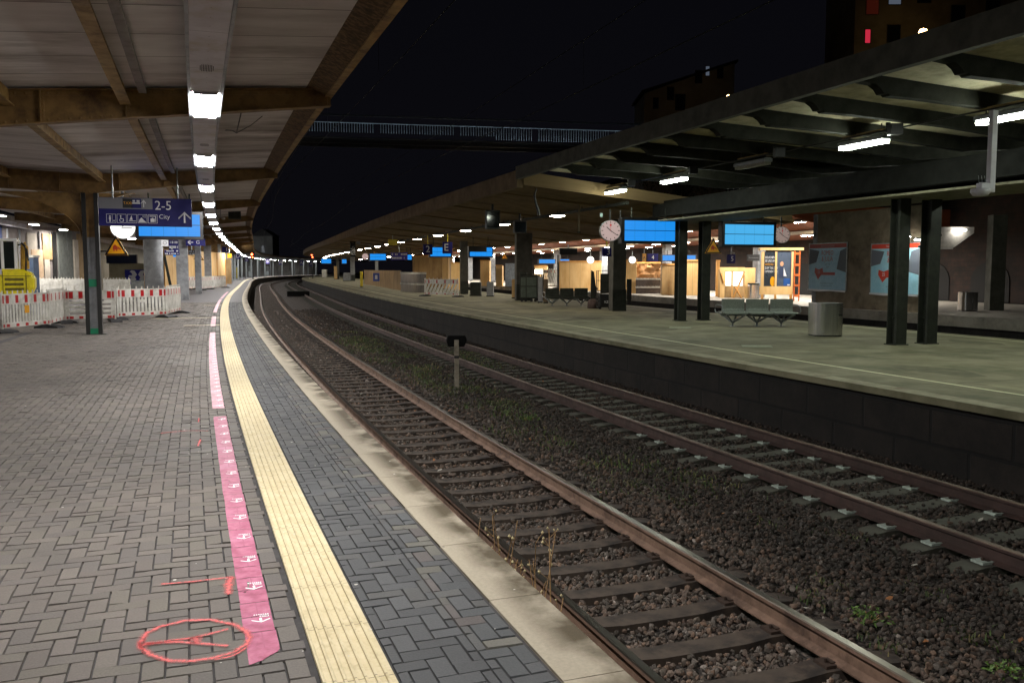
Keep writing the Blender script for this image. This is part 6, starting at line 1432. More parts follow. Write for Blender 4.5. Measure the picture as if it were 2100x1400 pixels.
for row, (o, z, ds, s0) in enumerate(((27.6, 4.20, 6.2, 38.5), (30.6, 3.66, 5.0, 37.0), (33.2, 3.62, 5.0, 39))):
    for i in range(26 if row < 2 else 14):
        s = s0 + i * ds
        if s > 150: break
        lab = ['ceiling lamp on the sloping front of the far canopy', 'ceiling lamp in the middle row under the far canopy', 'ceiling lamp in the rear row under the far canopy'][row]
        grp = ['front lamps of the far canopy', 'middle lamps of the far canopy', 'rear lamps of the far canopy'][row]
        if pl0 is None: pl0 = hall_lamp(s, o, z, lab, grp, M['p3_lamp'], size=1.0)
        else: copy_tree(pl0, P3(s, o, z), -hd(s), lab, grp)
# rear wall of the whole station: sooty masonry with arches
rw = thing('arched_wall', 'high sooty brick retaining wall with low arches behind the farthest platform', 'wall', P3(40, 37.5, 0)); ri = -Vector(rw.location)
mb = MB(); mb.sweep([(37.6, 0), (37.9, 0), (37.9, 8), (37.6, 8)], -30, 200, 4); put(mb, 'masonry', brick_mat('rusty_brick', '#2a1a13', '#1f140f', '#120e0c', .5, .25, .015, rough=.95, bump=.5, noise=.9), rw, ri)
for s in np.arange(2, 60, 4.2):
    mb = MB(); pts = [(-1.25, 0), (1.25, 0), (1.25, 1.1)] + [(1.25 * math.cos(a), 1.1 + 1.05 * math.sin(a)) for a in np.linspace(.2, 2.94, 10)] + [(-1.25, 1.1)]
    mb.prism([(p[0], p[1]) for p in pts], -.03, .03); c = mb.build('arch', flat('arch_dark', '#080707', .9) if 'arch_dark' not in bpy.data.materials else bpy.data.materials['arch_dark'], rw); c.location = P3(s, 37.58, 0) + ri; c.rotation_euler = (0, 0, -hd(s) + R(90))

def fbox(name, label, cat, u0, u1, vt, vb, m, Y=None, depth=1.0, parts=None, rz=None, z0=0, group=None):
    X, Yb = G((u0 + u1) / 2, vb)
    Y = Y or Yb; X = GX((u0 + u1) / 2, Y, 0); w = (u1 - u0) / FPX * Y; h = GZ(vt, Y)
    t = thing(name, label, cat, (X, Y, z0), -.12 if rz is None else rz, group); mb = MB(); mb.bb(-w / 2, w / 2, 0, depth, 0, h - z0); mb.build('body', m, t, bevel=.01)
    if parts: parts(t, w, h)
    return t
def boards(n):
    def f(t, w, h):
        for i in range(1, n): 
            mb = MB(); x = -w / 2 + w * i / n; mb.bb(x - .008, x + .008, -.004, -.0005, 0, h); mb.build('joint', flat('ply_joint', '#8b6b3c', .8) if 'ply_joint' not in bpy.data.materials else bpy.data.materials['ply_joint'], t)
        mb = MB(); mb.bb(-w / 2 - .03, w / 2 + .03, -.05, -.006, h - .02, h + .09); mb.build('top_rail', M['wood'], t)
    return f
fbox('plywood_box', 'long bright plywood enclosure on the farthest platform, left of the trolley', 'enclosure', 1147, 1232, 537, 592, M['plywood'], Y=72, depth=3, parts=boards(4))
fbox('plywood_box', 'narrow tall bright plywood box right of the first wide column', 'enclosure', 1278, 1305, 534, 597, M['plywood'], Y=64, depth=2, parts=boards(2))
# opening covered with crumpled kraft paper and the dark sheet fence
def crumple(name, label, u0, u1, v0, v1, Y, m):
    w = (u1 - u0) / FPX * Y; X = GX((u0 + u1) / 2, Y, 1.5); z0, z1 = GZ(v1, Y), GZ(v0, Y); t = thing(name, label, 'covering', (X, Y, 0), -.12); mb = MB(); nx, nz = 7, 4
    g = [[Vector((-w / 2 + w * i / nx, rnd.uniform(-.28, .1), z0 + (z1 - z0) * j / nz)) for i in range(nx + 1)] for j in range(nz + 1)]
    for j in range(nz):
        for i in range(nx):
            if rnd.random() < .5: mb.add([g[j][i], g[j][i + 1], g[j + 1][i + 1]], [(0, 1, 2)]); mb.add([g[j][i], g[j + 1][i + 1], g[j + 1][i]], [(0, 1, 2)])
            else: mb.add([g[j][i], g[j][i + 1], g[j + 1][i]], [(0, 1, 2)]); mb.add([g[j][i + 1], g[j + 1][i + 1], g[j + 1][i]], [(0, 1, 2)])
    mb.build('sheet', m, t); m2 = MB(); m2.bb(-w / 2, w / 2, -.1, .1, z1 + .02, z1 + .14); m2.build('top_rail', M['wood'], t); return t
crumple('paper_cover', 'crumpled brown paper stretched across the opening on the farthest platform', 1306, 1355, 541, 570, 65, mat('kraft_paper', '#8f6a42', '#7a5733', rough=.8, ns=1.5))
pts = [(GX(u, 63.5, 0), 63.5) for u in np.linspace(1304, 1357, 20)]
ring_fence('sheet_fence', 'straight dark sheet fence below the crumpled paper', pts, GZ(570, 63.5), mat('dark_corrugated', '#4f4541', '#3f3733', rough=.5, metal=.3), posts=M['white_plastic'])
fbox('plywood_box', 'plywood box with pale left post right of the crumpled paper', 'enclosure', 1357, 1384, 543, 602, M['plywood_dk'], Y=60, depth=2, parts=boards(2))
fbox('timber_post', 'tall pale timber post just left of the left dark column of the middle platform', 'post', 1384, 1391, 534, 604, M['plywood'], Y=59, depth=.2, parts=boards(1))
fbox('plywood_box', 'plywood panel seen between the two dark columns', 'enclosure', 1408, 1431, 535, 605, M['plywood'], Y=59, depth=1.6, parts=boards(2))
fbox('timber_rack', 'orange brown slatted timber right of the right dark column', 'frame', 1468, 1475, 536, 607, M['wood'], Y=57, depth=.3, parts=boards(1))
def ysign(t, w, h): mb = MB(); mb.bb(-w * .25, w * .25, -.01, -.001, h * .45, h * .8); mb.build('notice', M['white_sign'], t)
fbox('floor_sign', 'bright yellow upright warning board between the two dark columns', 'sign', 1437, 1448, 568, 600, M['yellow'], Y=57, depth=.08, parts=ysign)
# shelter with white lit panels
X, Y = G(1508, 611); k = Y / FPX
t = thing('timber_shelter', 'plywood and timber shelter with glowing white panels and a cross brace on the farthest platform', 'shelter', (X, Y, 0), -.1)
zz_ = lambda v: GZ(v, Y)
mb = MB(); mb.bb(-31 * k, -22 * k, 0, .1, 0, zz_(555)); mb.bb(18 * k, 39 * k, 0, .1, 0, zz_(549)); mb.bb(-32 * k, 18 * k, 0, .1, zz_(556), zz_(548)); mb.build('board', M['plywood'], t)
mb = MB(); mb.bb(-8 * k, -6 * k, -.06, .04, 0, zz_(556)); mb.tube([(-4 * k, -.05, 0), (16 * k, -.05, zz_(560))], .05, 4); mb.tube([(-2 * k, -.07, zz_(588)), (12 * k, -.07, 0)], .05, 4); mb.tube([(-30 * k, -.05, zz_(560)), (-24 * k, -.05, zz_(580))], .05, 4); mb.build('brace', M['wood'], t)
mb = MB(); mb.rect(-20 * k, -8.5 * k, zz_(586), zz_(557), .12); mb.rect(-5 * k, 15 * k, zz_(586), zz_(557), .12); mb.build('lit_panel', glow('lit_white_panel', (1, .97, .88), 2.2), t)
m2 = MB(); m2.bb(-30 * k, 38 * k, 1.2, 1.25, 0, zz_(552)); m2.build('back_wall', M['plywood_dk'], t)
m3 = MB(); m3.text('HIER DIEBSTAHL SICHER', .22, -7 * k, zz_(552), -.02, stretch=.95); m3.build('stencil', mat('stencil_brown', '#6b4220', '#5a3618', rough=.8), t) if False else None
bin_('stainless litter bin beside the timber shelter on the farthest platform', 1548, 612, 1537, 1559, 584, slot=False)
# poster shelter in wooden frame
X, Y = G(1602, 617); k = Y / FPX; zz_ = lambda v: GZ(v, Y)
t = thing('poster_case', 'timber framed poster case with two dark posters and an orange ladder', 'poster case', (X, Y, 0), -.06)
u_ = lambda u: (u - 1602) * k
mb = MB(); mb.bb(u_(1558), u_(1625), 0, .08, zz_(604), zz_(587)); mb.bb(u_(1560), u_(1566), 0, .08, zz_(587), zz_(516)); mb.bb(u_(1588), u_(1592), 0, .08, zz_(587), zz_(516)); mb.bb(u_(1621), u_(1625), 0, .08, zz_(587), zz_(516)); mb.bb(u_(1556), u_(1644), -.1, .4, zz_(513), zz_(508)); mb.build('frame', M['plywood'], t)
mb = MB(); mb.bb(u_(1561), u_(1566), .0, .1, 0, zz_(604)); mb.bb(u_(1588), u_(1592), 0, .1, 0, zz_(604)); mb.bb(u_(1619), u_(1624), 0, .1, 0, zz_(604)); mb.build('leg', M['wood'], t)
mb = MB(); mb.rect(u_(1566), u_(1588), zz_(588), zz_(516), .05); pa = mb.build('poster', mat('poster_dark', '#2f3640', '#2a2f36', rough=.3, ns=1.5), t)
mb = MB(); cx = u_(1577)
for i, tx in enumerate(('BESUCHEN', 'SIE UNS AM', 'SAMSTAG', 'ZUM TAG DER', 'OFFENEN TÜR')): mb.text(tx, .17, u_(1568), zz_(528 + i * 7.2), .045, 1 if i == 2 else 0, align='LEFT', stretch=.62)
mb.disc((u_(1584), zz_(577)), 10 * k, .044, 1, n=20, rx=5 * k); mb.build('print', [M['white_sign'], M['amber']], pa)
mb = MB(); mb.rect(u_(1592), u_(1621), zz_(588), zz_(516), .05); pb = mb.build('poster', mat('poster_blue_grey', '#4b5668', '#3a4352', rough=.3, ns=1.2), t)
mb = MB(); mb.disc((u_(1602), zz_(541)), 5 * k, .045, 0, n=16, rx=3.5 * k); mb.poly([(u_(1596), zz_(570)), (u_(1610), zz_(570)), (u_(1608), zz_(552)), (u_(1604), zz_(546)), (u_(1599), zz_(546)), (u_(1596), zz_(556))][::1], .044, 1); mb.poly([(u_(1606), zz_(566)), (u_(1612), zz_(566)), (u_(1606), zz_(548))], .043, 2); mb.rect(u_(1606), u_(1620), zz_(586), zz_(571), .042, 3); mb.rect(u_(1614), u_(1619), zz_(585), zz_(583), .040, 2); mb.build('print', [flat('print_skin', '#b98a6c'), flat('print_navy', '#2a3550'), M['white_sign'], flat('print_blue', '#1d4a8c')], pb)
mb = MB(); [mb.bb(u_(u) - .03, u_(u) + .03, -.05, .02, 0, zz_(514)) for u in (1627, 1637)]; [mb.bb(u_(1626), u_(1638), -.08, -.04, zz_(v) - .06, zz_(v) + .06) for v in (520, 543, 564, 585, 606)]; mb.build('ladder', M['orange_wood'], t)
# concrete block with the two theatre posters
cb_ = thing('poster_wall', 'sooty concrete wall block carrying two pale blue theatre posters', 'wall', P3(30, 25.6, 0)); wi = -Vector(cb_.location)
cwm = mat('sooty_concrete', '#857967', '#6d6251', rough=.9, ns=1.2, c3='#4b4336', s3=.7, uv=True)
mb = MB(); mb.sweep([(25.45, 0), (26.4, 0), (26.4, 4.3), (25.45, 4.3)], 27.2, 34.2, 1); put(mb, 'wall', cwm, cb_, wi)
mb = MB(); mb.sweep([(25.43, 0), (25.449, 0), (25.449, 4.3), (25.43, 4.3)], 33.9, 34.21, 1); put(mb, 'edge_strip', M['grey_conc'], cb_, wi)
def wall_poster(u0, u1, v0, v1, mbg, bright, lab, nm):
    ul = (u0 + u1) / 2; Y = Yo(ul, 25.4, 2); X = GX(ul, Y, 2); s, o = so(X, Y); rz = -hd(s) + R(90)
    h = GZ(v0, Y) - GZ(v1, Y); zc = (GZ(v0, Y) + GZ(v1, Y)) / 2; 
    Y0, Y1 = Yo(u0, 25.4, 2), Yo(u1, 25.4, 2); w = math.hypot(GX(u0, Y0) - GX(u1, Y1), Y0 - Y1)
    t = thing('wall_poster', lab, 'poster', P3(s, 25.40, zc), -hd(s) - R(90)); 
    t.rotation_euler = (0, 0, math.atan2(Y1 - Y0, GX(u1, Y1) - GX(u0, Y0)))
    mb = MB(); fw = .05
    mb.bb(-w / 2 - fw, w / 2 + fw, -.0, .03, h / 2, h / 2 + fw); mb.bb(-w / 2 - fw, w / 2 + fw, 0, .03, -h / 2 - fw, -h / 2); mb.bb(-w / 2 - fw, -w / 2, 0, .03, -h / 2, h / 2); mb.bb(w / 2, w / 2 + fw, 0, .03, -h / 2, h / 2); mb.build('frame', M['galv'], t)
    mb = MB(); mb.rect(-w / 2, w / 2, -h / 2, h / 2, .004); sh = mb.build('sheet', mbg, t)
    rd = flat('poster_red_' + nm, bright[0], .5); dk_ = flat('poster_shade_' + nm, bright[1], .5); wh = flat('poster_white_' + nm, bright[2], .5)
    mb = MB(); mb.rect(-w / 2, w / 2, h * .41, h / 2, .002, 0)
    mb.text('THEATER AM ENGELSGARTEN', h * .045, 0, h * .45, -.001, 2, stretch=.62 * w / h)
    mb.text('ROMEO', h * .15, .0, h * .30, -.001, 0, stretch=.62 * w / h); mb.text('& JULIA', h * .15, 0, h * .17, -.001, 0, stretch=.62 * w / h)
    mb.text('ab 17.9.', h * .05, w * .02, h * .06, -.001, 1); mb.text('Oper', h * .05, w * .02, -.002 * h, -.001, 1)
    mb.poly([(-w * .33, -h * .02), (-w * .22, -h * .06), (-w * .12, -h * .02), (-w * .10, -h * .12), (-w * .24, -h * .28), (-w * .34, -h * .12)][::-1], -.001, 0); mb.rect(-w * .2, w * .22, -h * .18, -h * .12, -.0012, 0); mb.text('25', h * .09, -w * .22, -h * .12, -.003, 2)
    mb.poly([(-w / 2, h * .05), (-w * .30, h * .1), (-w * .22, h * .35), (-w / 2, h * .40)], .001, 1); mb.poly([(w / 2, h * .40), (w * .34, h * .34), (w * .26, -h * .05), (w / 2, -h * .12)], .001, 1)
    mb.text('www.oper-theater.de  Karten 0202', h * .035, 0, -h * .36, -.001, 1, stretch=.9); mb.text('Eine Produktion der Spielzeit 2022', h * .028, 0, -h * .42, -.001, 1, stretch=.9)
    mb.build('print', [rd, dk_, wh], sh)
    mb = MB(); pts_ = [(-w / 2 - .06, -h / 2 - .06), (-w * .2, -h / 2 - .10), (w * .1, -h / 2 - .06), (w / 2, -h / 2 - .09), (w / 2, -h / 2 - .02), (0, -h / 2 + .0), (-w / 2 - .06, -h / 2 + .01)]; mb.poly(pts_, -.012); mb.build('torn_edge', M['white_sign'], t)
    return t
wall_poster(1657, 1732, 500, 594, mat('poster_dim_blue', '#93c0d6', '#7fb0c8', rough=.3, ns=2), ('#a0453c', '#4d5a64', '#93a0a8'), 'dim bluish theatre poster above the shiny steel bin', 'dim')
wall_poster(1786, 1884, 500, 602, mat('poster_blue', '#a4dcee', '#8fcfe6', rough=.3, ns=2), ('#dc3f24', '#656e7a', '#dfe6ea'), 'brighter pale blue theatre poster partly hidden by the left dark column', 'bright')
# poster lamp
x_, y_ = GX(1886, 35.3, 3), 35.3
t = thing('wall_lamp', 'lit wall lamp at the upper right corner of the brighter poster', 'lamp', (x_, y_, GZ(490, y_)), 0); mb = MB(); mb.bb(-.20, .10, -.15, .0, -.02, .05); mb.tube([(-.05, 0, -.3), (.3, 0, -.3)], .05, 8); mb.bb(.12, .34, .0, .15, -.2, .12); mb.build('housing', M['black'], t); mb = MB(); mb.bb(-.22, .02, -.17, -.02, -.05, -.022); mb.build('tube', glow('poster_light', (1, .97, .8), 70), t)
for (u, vv, lab, em) in ((1852, 484, 'unseen lamp added above the brighter poster, behind the left dark column', 150), (1836, 484, None, 0)):  # unseen lamp added here to brighten the poster
    if not lab: continue
    Y = 35.5; t = thing('poster_light', lab, 'lamp', (GX(u, Y, 3.2), Y, GZ(vv, Y)), .0); mb = MB(); mb.bb(-.28, .28, -.1, .1, .0, .06); mb.tube([(0, .1, .03), (0, .9, .03)], .02, 5); mb.build('housing', M['black'], t); mb = MB(); mb.bb(-.26, .26, -.08, .08, -.04, -.002); mb.build('tube', glow('added_poster_glow', (1, .97, .88), em), t)
# lit jamb and stair roof to the right
fbox('concrete_jamb', 'pale yellowish lit concrete pier right of the brighter poster', 'pier', 1889, 1905, 468, 633, mat('pale_yellow_concrete', '#8a8264', '#746d53', rough=.85, ns=2), Y=38.0, depth=.5, parts=None)
X, Y = G(1985, 640); k = Y / FPX; u_ = lambda u: (u - 1985) * k; zz_ = lambda v: GZ(v, Y)
t = thing('stair_housing', 'stair roof with a sloping pale underside, a small lamp and a thin white edge post', 'stair', (X, Y + 1.5, 0), 0)
mb = MB(); mb.prism([(u_(1930), zz_(508)), (u_(1985), zz_(508)), (u_(2030), zz_(475)), (u_(2030), zz_(462)), (u_(1930), zz_(462))], 0, 3.0); mb.build('soffit', mat('pale_soffit', '#9a958a', '#85817a', rough=.8), t)
mb = MB(); mb.prism([(u_(1930), zz_(508)), (u_(1930), zz_(488)), (u_(1960), zz_(476)), (u_(1962), zz_(480))], -.02, -.004); mb.build('dark_gusset', M['black'], t)
mb = MB(); mb.bb(u_(1947), u_(1951), -.1, .1, 0, zz_(520)); mb.bb(u_(1930), u_(1985), -.06, -.02, zz_(510), zz_(507)); mb.build('edge_post', mat('lit_edge_white', '#b9b6b0', '#a5a29c', rough=.6), t)
mb = MB(); mb.bb(u_(1983), u_(2006), -.3, .3, zz_(471), zz_(468)); mb.build('lamp', glow('stair_lamp', (1, .97, .92), 22), t)
fbox('concrete_pier', 'grey green pier right of the stair roof on the farthest platform', 'pier', 2030, 2058, 440, 640, mat('grey_green_concrete', '#56564c', '#44443c', rough=.9, ns=2), Y=37.5, depth=.6, parts=None)
bin_('stainless litter bin under the stair roof at the right', 1992, 638, 1976, 2008, 599, slot=False, lid=False)
def cctv(t_): pass
x_, y_ = GX(1500, 46, 3), 46
t = thing('cctv_camera', 'white camera on a drop pole above the number 5 sign', 'camera', (x_, y_, GZ(518, y_))); mb = MB(); mb.tube([(0, 0, .05), (0, 0, .45)], .03, 6); mb.tube([(0, 0, 0), (.15, -.1, -.06)], .045, 8); mb.build('body', M['white_metal'], t); mb = MB(); mb.tube([(.15, -.1, -.06), (.2, -.13, -.08)], .035, 8); mb.build('lens', M['black'], t)
small_sign('dark blue track number 5 sign below the white camera', 1492, 522, 1508, 540, 46, '5', .8, dx=.1, hang=.25)
small_sign('dark blue track number 4 sign left of the small blue display behind the columns', 1328, 520, 1350, 536, 58, '4', .7, hang=.25)
small_sign('orange and white striped notice left of the number 4 sign', 1318, 520, 1325, 537, 57, 'A', .5, m=M['amber'], tm=M['black'], name='notice', hang=.3)
small_sign('dark hanging direction board left of the blue number 3 sign', 1148, 509, 1184, 522, 50, 'Ausgang', .5, m=M['black'], tm=M['dark_steel'], name='direction_sign', hang=.2)
small_sign('dark grey notice board right of the number 5 sign', 1533, 522, 1558, 535, 52, 'Raucherbereich', .28, m=M['black'], tm=M['grey_sign'], name='notice', hang=.3)
display('long blue display low behind the two dark columns on the farthest platform', 1355, 522, 1430, 536, 60, rows=1, cols=6, hang=.3)
display('small blue display left of the far white disc lamp', 1104, 531, 1140, 541, 84, rows=1, cols=5, hang=.3); display('tiny blue display right of the pale pole on the farthest platform', 1148, 531, 1168, 539, 86, rows=1, cols=3, hang=.3)
x_, y_ = GX(1211, 70, 3), 70
for (u, v, r, Y, lab) in ((1211, 533, 7.2, 66, 'glowing white round clock face above the bright plywood enclosure'), (1297, 533, 7.0, 63, 'glowing white clock face seen from the side right of the first wide column')):
    t = thing('lit_clock', lab, 'clock', (GX(u, Y, 3), Y, GZ(v, Y))); rr = r / FPX * Y; mb = MB(); mb.disc((0, 0), rr, -.02, n=24); mb.build('dial', M['clock_lit'], t); mb = MB(); mb.tube([(0, 0, 0), (0, .2, 0)], rr * 1.05, 20); mb.tube([(0, .1, rr), (0, .1, rr + .4)], .03, 5); mb.build('case', M['galv'], t)
barrier(G(1112, 590), G(1142, 591), 'red and white barrier on the farthest platform, beside the slim pale pole', style='diag', height=1.7, n_red=4, group=None)
fbox('slim_pole_base', 'slim pale pillar between the far barrier and the plywood enclosure', 'pillar', 1142, 1148, 523, 590, M['grey_conc'], Y=73, depth=.3, parts=None).name = 'pillar'
fbox('plywood_box', 'small plywood box with a bright lamp left of the far barrier', 'enclosure', 1096, 1122, 546, 588, M['plywood'], Y=84, depth=1, parts=boards(2))
fbox('plywood_box', 'pale plywood pier left of the second wide column', 'enclosure', 1017, 1030, 545, 582, M['plywood'], Y=90, depth=1, parts=boards(1)); 
fbox('plywood_box', 'tall pale plywood block right of the E sign', 'enclosure', 985, 1004, 535, 580, M['plywood'], Y=92, depth=1, parts=boards(2))
fbox('plywood_box', 'plywood tower behind the number 2 sign', 'enclosure', 846, 922, 526, 585, M['plywood_dk'], Y=86, depth=2, parts=boards(5))
fbox('plywood_box', 'pale plywood corner board right of the plywood tower', 'enclosure', 907, 920, 524, 592, M['plywood'], Y=80, depth=.6, parts=boards(1))
fbox('plywood_box', 'plywood corner right behind the diagonal slat barrier', 'enclosure', 925, 944, 540, 590, M['plywood'], Y=75, depth=1, parts=boards(1))
fbox('glass_shelter', 'bluish glass shelter left of the second wide column', 'shelter', 1036, 1056, 540, 582, mat('bluish_glass', '#8a939c', '#6b747e', rough=.2), Y=88, depth=1.5)
x_, y_ = GX(1105, 82, 2), 82
t = thing('work_light', 'bright warm work light left of the far barrier', 'lamp', (x_, y_, 0)); mb = MB(); mb.tube([(0, 0, 0), (0, 0, GZ(560, 82))], .03, 6); mb.bb(-.4, .4, 0, .1, GZ(562, 82), GZ(552, 82)); mb.build('stand', M['black'], t); mb = MB(); mb.rect(-.36, .36, GZ(561.5, 82), GZ(552.5, 82), -.006); mb.build('lamp_face', glow('work_light_warm', (1, .95, .7), 8), t)

# ================================================================== FAR: bridge, wires, signals, buildings
fb = thing('footbridge', 'dark footbridge crossing above the tracks with a row of pale lit railing bars', 'bridge', (-4, 75, 0), 0)
A, B = Vector((GX(430, 71, 12), 71, GZ(244, 71))), Vector((GX(1640, 77.5, 12), 77.5, GZ(281, 77.5))); L0 = Vector(fb.location)
barm = mat('railing_bar', '#b9c9d2', '#93a4ae', rough=.4, metal=.2)
mb = MB(); n = 236
for i in range(n):
    f_ = i / (n - 1); p = A.lerp(B, f_) - L0
    if (i % 31) in (0, 1): continue
    ln = .72 if f_ < .46 else 1.0
    mb.bb(-.012, .012, -.012, .012, -ln, 0, M=Matrix.Translation(p))
mb.build('railing_bars', barm, fb, kind='stuff')
mb = MB(); d = (B - A)
mb.tube([A - L0 + Vector((0, 0, .03)), B - L0 + Vector((0, 0, .03))], .035, 6); mb.build('handrail', barm, fb)
mb = MB(); a, b = A - L0, B - L0
for dy, dz, h in ((.3, -1.05, .5), (.3, .75, .12), (2.6, -1.05, .5)):
    mb.add([a + Vector((0, dy, dz)), b + Vector((0, dy, dz)), b + Vector((0, dy, dz - h)), a + Vector((0, dy, dz - h)), a + Vector((0, dy + .2, dz)), b + Vector((0, dy + .2, dz)), b + Vector((0, dy + .2, dz - h)), a + Vector((0, dy + .2, dz - h))], [(3, 2, 1, 0), (4, 5, 6, 7), (0, 1, 5, 4), (2, 3, 7, 6)])
mb.build('beam', mat('bridge_steel', '#23262a', '#1b1d20', rough=.6), fb)
mb = MB(); mb.add([a + Vector((0, .16, -1.08)), b + Vector((0, .16, -1.08)), b + Vector((0, .26, -1.08)), a + Vector((0, .26, -1.08))], [(0, 1, 2, 3)]); mb.f = [q for q in mb.f]
mb = MB(); mb.add([a + Vector((0, -.30, -1.20)), b + Vector((0, -.30, -1.20)), b + Vector((0, -.24, -1.20)), a + Vector((0, -.24, -1.20))], [(0, 1, 2, 3)]); mb.build('added_bar_light', glow('added_railing_glow', (.75, .88, 1.0), 20, 'FRONT'), fb)  # unseen strip added at their foot to light the railing bars
mb = MB(); mb.add([a + Vector((0, -.36, -1.22)), b + Vector((0, -.36, -1.22)), b + Vector((0, -.1, -1.22)), a + Vector((0, -.1, -1.22)), a + Vector((0, -.36, -1.15)), b + Vector((0, -.36, -1.15))], [(0, 1, 2, 3), (0, 1, 5, 4)]); mb.build('strip_cover', bpy.data.materials['bridge_steel'], fb)  # added cover that keeps the light strip out of view
mb = MB(); [mb.bb(x - .4, x + .4, .4, 2.6, -1.1, GZ(275, 74) - 1.3, M=Matrix.Translation((0, 0, 0))) for x in (-62, 46)]; mb.build('pier', M['dark_steel'], fb)
# overhead line
for o, lab in ((1.72, 'thin overhead contact wire above the nearest track'), (6.05, 'thin overhead contact wire above the second track')):
    t = thing('overhead_wire', lab, 'wire', P3(0, o, 5.6)); mb = MB(); ti_ = Vector(t.location)
    mb.tube([P3(s, o + .2 * math.sin(s / 9), 5.6) - ti_ for s in np.arange(-10, 250, 4)], .010, 4); mb.build('contact_wire', M['dark_steel'], t)
    m2 = MB(); m2.tube([P3(s, o, 6.9 - .5 * math.sin((s % 60) / 60 * math.pi)) - ti_ for s in np.arange(-10, 250, 4)], .009, 4); [m2.tube([P3(s, o, 5.6) - ti_, P3(s, o, 6.9 - .5 * math.sin((s % 60) / 60 * math.pi)) - ti_], .004, 3) for s in np.arange(0, 240, 8)]; m2.build('carrier_wire', M['dark_steel'], t)
# red signals
for (u, v, Y, lab) in ((517, 524, 150, 'red glowing signal at the end of the near canopy lamps'), (640, 524, 165, 'red glowing signal at the tip of the brown canopy')):
    t = thing('red_signal', lab, 'signal', (GX(u, Y, 4), Y, GZ(v, Y))); mb = MB(); mb.bb(-.3, .3, .05, .4, -.7, .7); mb.tube([(0, .2, -.7), (0, .2, -GZ(v, Y))], .08, 6); mb.build('head', M['black'], t); mb = MB(); mb.disc((-.05, .2), .19, .02, n=14); mb.disc((.08, -.3), .11, .02, n=12); mb.build('lens', M['red_light'], t)
# houses on the hillside
hill = mat('dark_hillside', '#16170f', '#0f100b', rough=1, ns=.05)
mb = MB(); mb.add([(20, 120, -1.2), (420, 120, -1.2), (420, 300, 60), (40, 300, 34), (-40, 260, 5)], [(0, 1, 2, 3, 4)]); tag(mb.build('hillside', hill), kind='structure')
def house(name, label, u0, u1, v0, v1, Y, roof, m, wins, lit={}, slope=0, cat='building', depth=12):
    X0, X1 = GX(u0, Y, 30), GX(u1, Y, 30); zt = GZ(v0, Y); zb = GZ(v1, Y); t = thing(name, label, cat, ((X0 + X1) / 2, Y, 0), 0); w = X1 - X0
    mb = MB(); mb.prism([(-w / 2, -1.2), (w / 2, -1.2), (w / 2, zt), (-w / 2, zt - slope)], 0, depth); mb.build('wall', m, t)
    mb = MB(); mb.prism([(-w / 2 - .5, zt - slope), (w / 2 + .5, zt), (w / 2 + .5, zt + .4), (-w / 2 - .5, zt + .4 - slope)] if roof == 'flat' else [(-w / 2 - .5, zt - slope), (w / 2 + .5, zt), (0, zt + w * .35)], -.4, depth + .4); rf = mb.build('roof', mat('roof_' + str(u0), '#1b1715', '#141110', rough=.9), t)
    for i, (u, v, ww, hh, mm) in enumerate(wins):
        x = GX(u, Y, 30) - (X0 + X1) / 2; z = GZ(v, Y); a, b = ww * Y / FPX / 2, hh * Y / FPX / 2; mb = MB(); mb.bb(x - a - .1, x + a + .1, -.05, -.002, z - b - .1, z + b + .1); f_ = mb.build('window', M['dark_steel'], t); m2 = MB(); m2.rect(x - a, x + a, z - b, z + b, -.056); m2.build('pane', mm, f_)
    return t
dimw = mat('dim_render', '#5d574b', '#4b463c', rough=.9, ns=.3); gl = M['glass_dk']
w_red = glow('red_lit_window', (.75, .03, .07), .7); w_red2 = glow('red_brown_window', (.10, .012, .006), .25); w_blue = glow('pale_blue_window', (.10, .12, .16), .7); w_or = glow('orange_lit_window', (.30, .13, .05), .15)
house('apartment_building', 'tall dark apartment block at the upper right with a red lit window', 1750, 2180, -90, 330, 130, 'flat', dimw, [(1777, 75, 10, 26, w_red), (1785, 14, 24, 30, w_red2), (1830, 3, 24, 12, w_blue), (1915, 84, 22, 12, w_or), (1830, 70, 26, 34, gl), (1960, 30, 26, 34, gl), (2030, 20, 26, 34, gl), (1890, -10, 26, 30, gl), (1840, 140, 26, 34, gl)])
house('apartment_building', 'dim apartment row with a falling roof line left of the tall dark block', 1322, 1505, 128, 330, 150, 'flat', mat('dim_render_b', '#9a9486', '#857f72', rough=.9, ns=.3), [(1450, 146, 7, 18, w_blue), (1432, 158, 12, 24, gl), (1476, 150, 10, 20, gl), (1375, 192, 12, 24, gl), (1395, 210, 18, 30, gl), (1345, 212, 9, 20, gl)], slope=5)
house('gabled_house', 'dim grey house beyond the end of the near canopy', 514, 556, 484, 545, 290, 'gable', mat('dim_grey_render', '#55534e', '#45433f', rough=.9, ns=.3), [(536, 512, 6, 16, M['black'])], depth=8)
0 and house('low_house', 'dark low building block behind the gabled house', 470, 520, 455, 545, 300, 'flat', mat('dim_grey_render_b', '#3a3a37', '#2f2f2c', rough=.9), [(500, 480, 5, 8, gl)], depth=8)
for (u, v, Y, lab) in ((1893, 68, 122, 'bright warm street lamp in front of the tall apartment block'), (1494, 201, 126, 'small warm street lamp among dark trees below the apartment row')):
    z = GZ(v, Y); t = thing('street_lamp', lab, 'street lamp', (GX(u, Y, z), Y, 0)); mb = MB(); mb.tube([(0, .3, -1.1), (0, .3, z + .2), (0, 0, z + .25)], .07, 6); mb.build('pole', M['dark_steel'], t)
    mb = MB(); r = .62 if v < 100 else .42; mb.lathe([(0, z - r), (r * .7, z - r * .7), (r, z), (r * .7, z + r * .7), (0, z + r)], 14); mb.build('lamp_head', M['warm_light'], t)
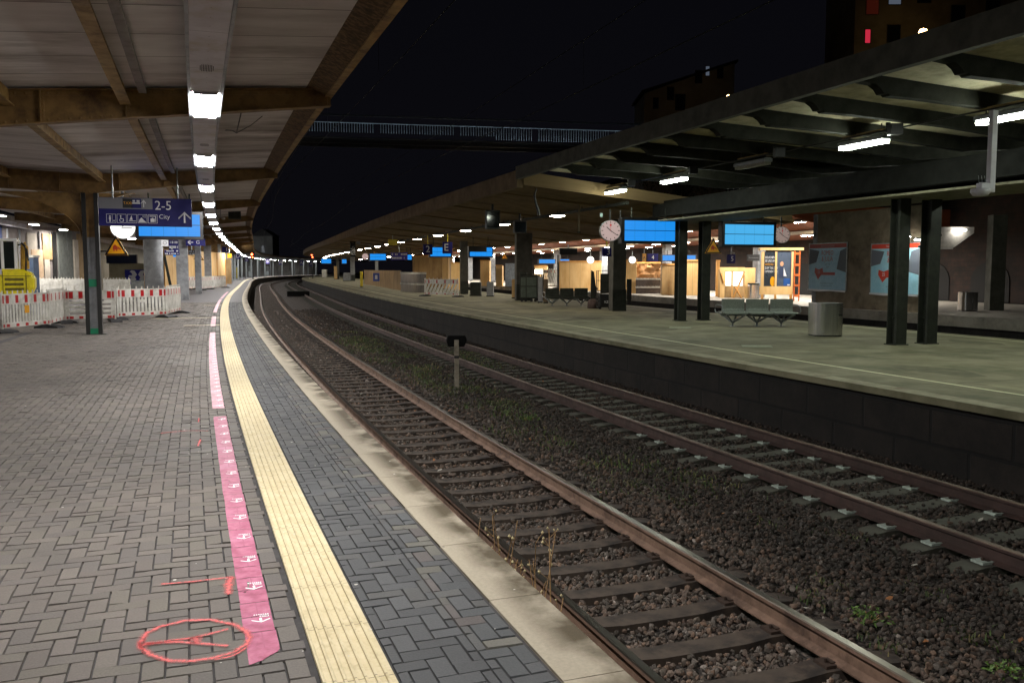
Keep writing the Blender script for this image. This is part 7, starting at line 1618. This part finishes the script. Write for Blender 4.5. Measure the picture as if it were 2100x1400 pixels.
# dark trees on the slope
def tree(u, Y, h, label, seed):
    r_ = random.Random(seed); z0 = 8 if Y > 100 else -1
    t = thing('hillside_tree', label, 'tree', (GX(u, Y, 20), Y, z0)); mb = MB(); mb.tube([(0, 0, 0), (.2, 0, h * .4), (0, .2, h * .75)], [.3, .2, .08], 6); [mb.tube([(.1, 0, h * .35), (math.cos(a) * h * .22, math.sin(a) * h * .22, h * .65)], [.12, .04], 5) for a in (0, 1.3, 2.6, 3.9, 5.2)]; mb.build('trunk', mat('bark%d' % seed, '#2a231b', '#1d1812', rough=.95), t)
    mb = MB(); cl = [(Vector((r_.gauss(0, .22), r_.gauss(0, .22), r_.uniform(.4, 1.0))) * h) for _ in range(16)]
    for i in range(2600):
        c = r_.choice(cl); v = Vector((r_.gauss(0, 1), r_.gauss(0, 1), r_.gauss(0, .8))); q = c + v * h * .07; L_ = r_.uniform(.10, .26)
        T = Matrix.Translation(q) @ Euler((r_.uniform(-1.5, 1.5), r_.uniform(-1.5, 1.5), r_.uniform(0, 6))).to_matrix().to_4x4(); mb.add([(-L_, 0, 0), (0, -L_ * .5, 0), (L_, 0, 0), (0, L_ * .5, 0)], [(0, 1, 2, 3)], M=T)
    mb.build('crown', mat('leaf%d' % seed, '#3c4a22', '#2b3718', rough=.7), t)
tree(1500, 132, 14, 'dark leafy tree around the small warm street lamp', 5)
tree(1620, 128, 16, 'dark tree to the right of the small street lamp, almost lost in the night', 6)
x_, y_ = GX(497, 278, 12), 278; t = thing('street_lamp', 'unseen lamp added behind the near canopy to light the gabled house', 'street lamp', (x_, y_, 0)); mb = MB(); mb.tube([(0, .3, -1.1), (0, .3, 9)], .08, 6); mb.build('pole', M['dark_steel'], t); mb = MB(); mb.lathe([(0, 8.6), (.4, 9), (0, 9.4)], 10); mb.build('lamp_head', glow('added_house_light', (.9, .95, 1), 450), t)  # unseen lamp added to brighten the front of the gabled house
tree(1400, 140, 12, 'dark tree below the apartment row', 8)
# walls that close the cutting on the far right, hidden trackside darkness
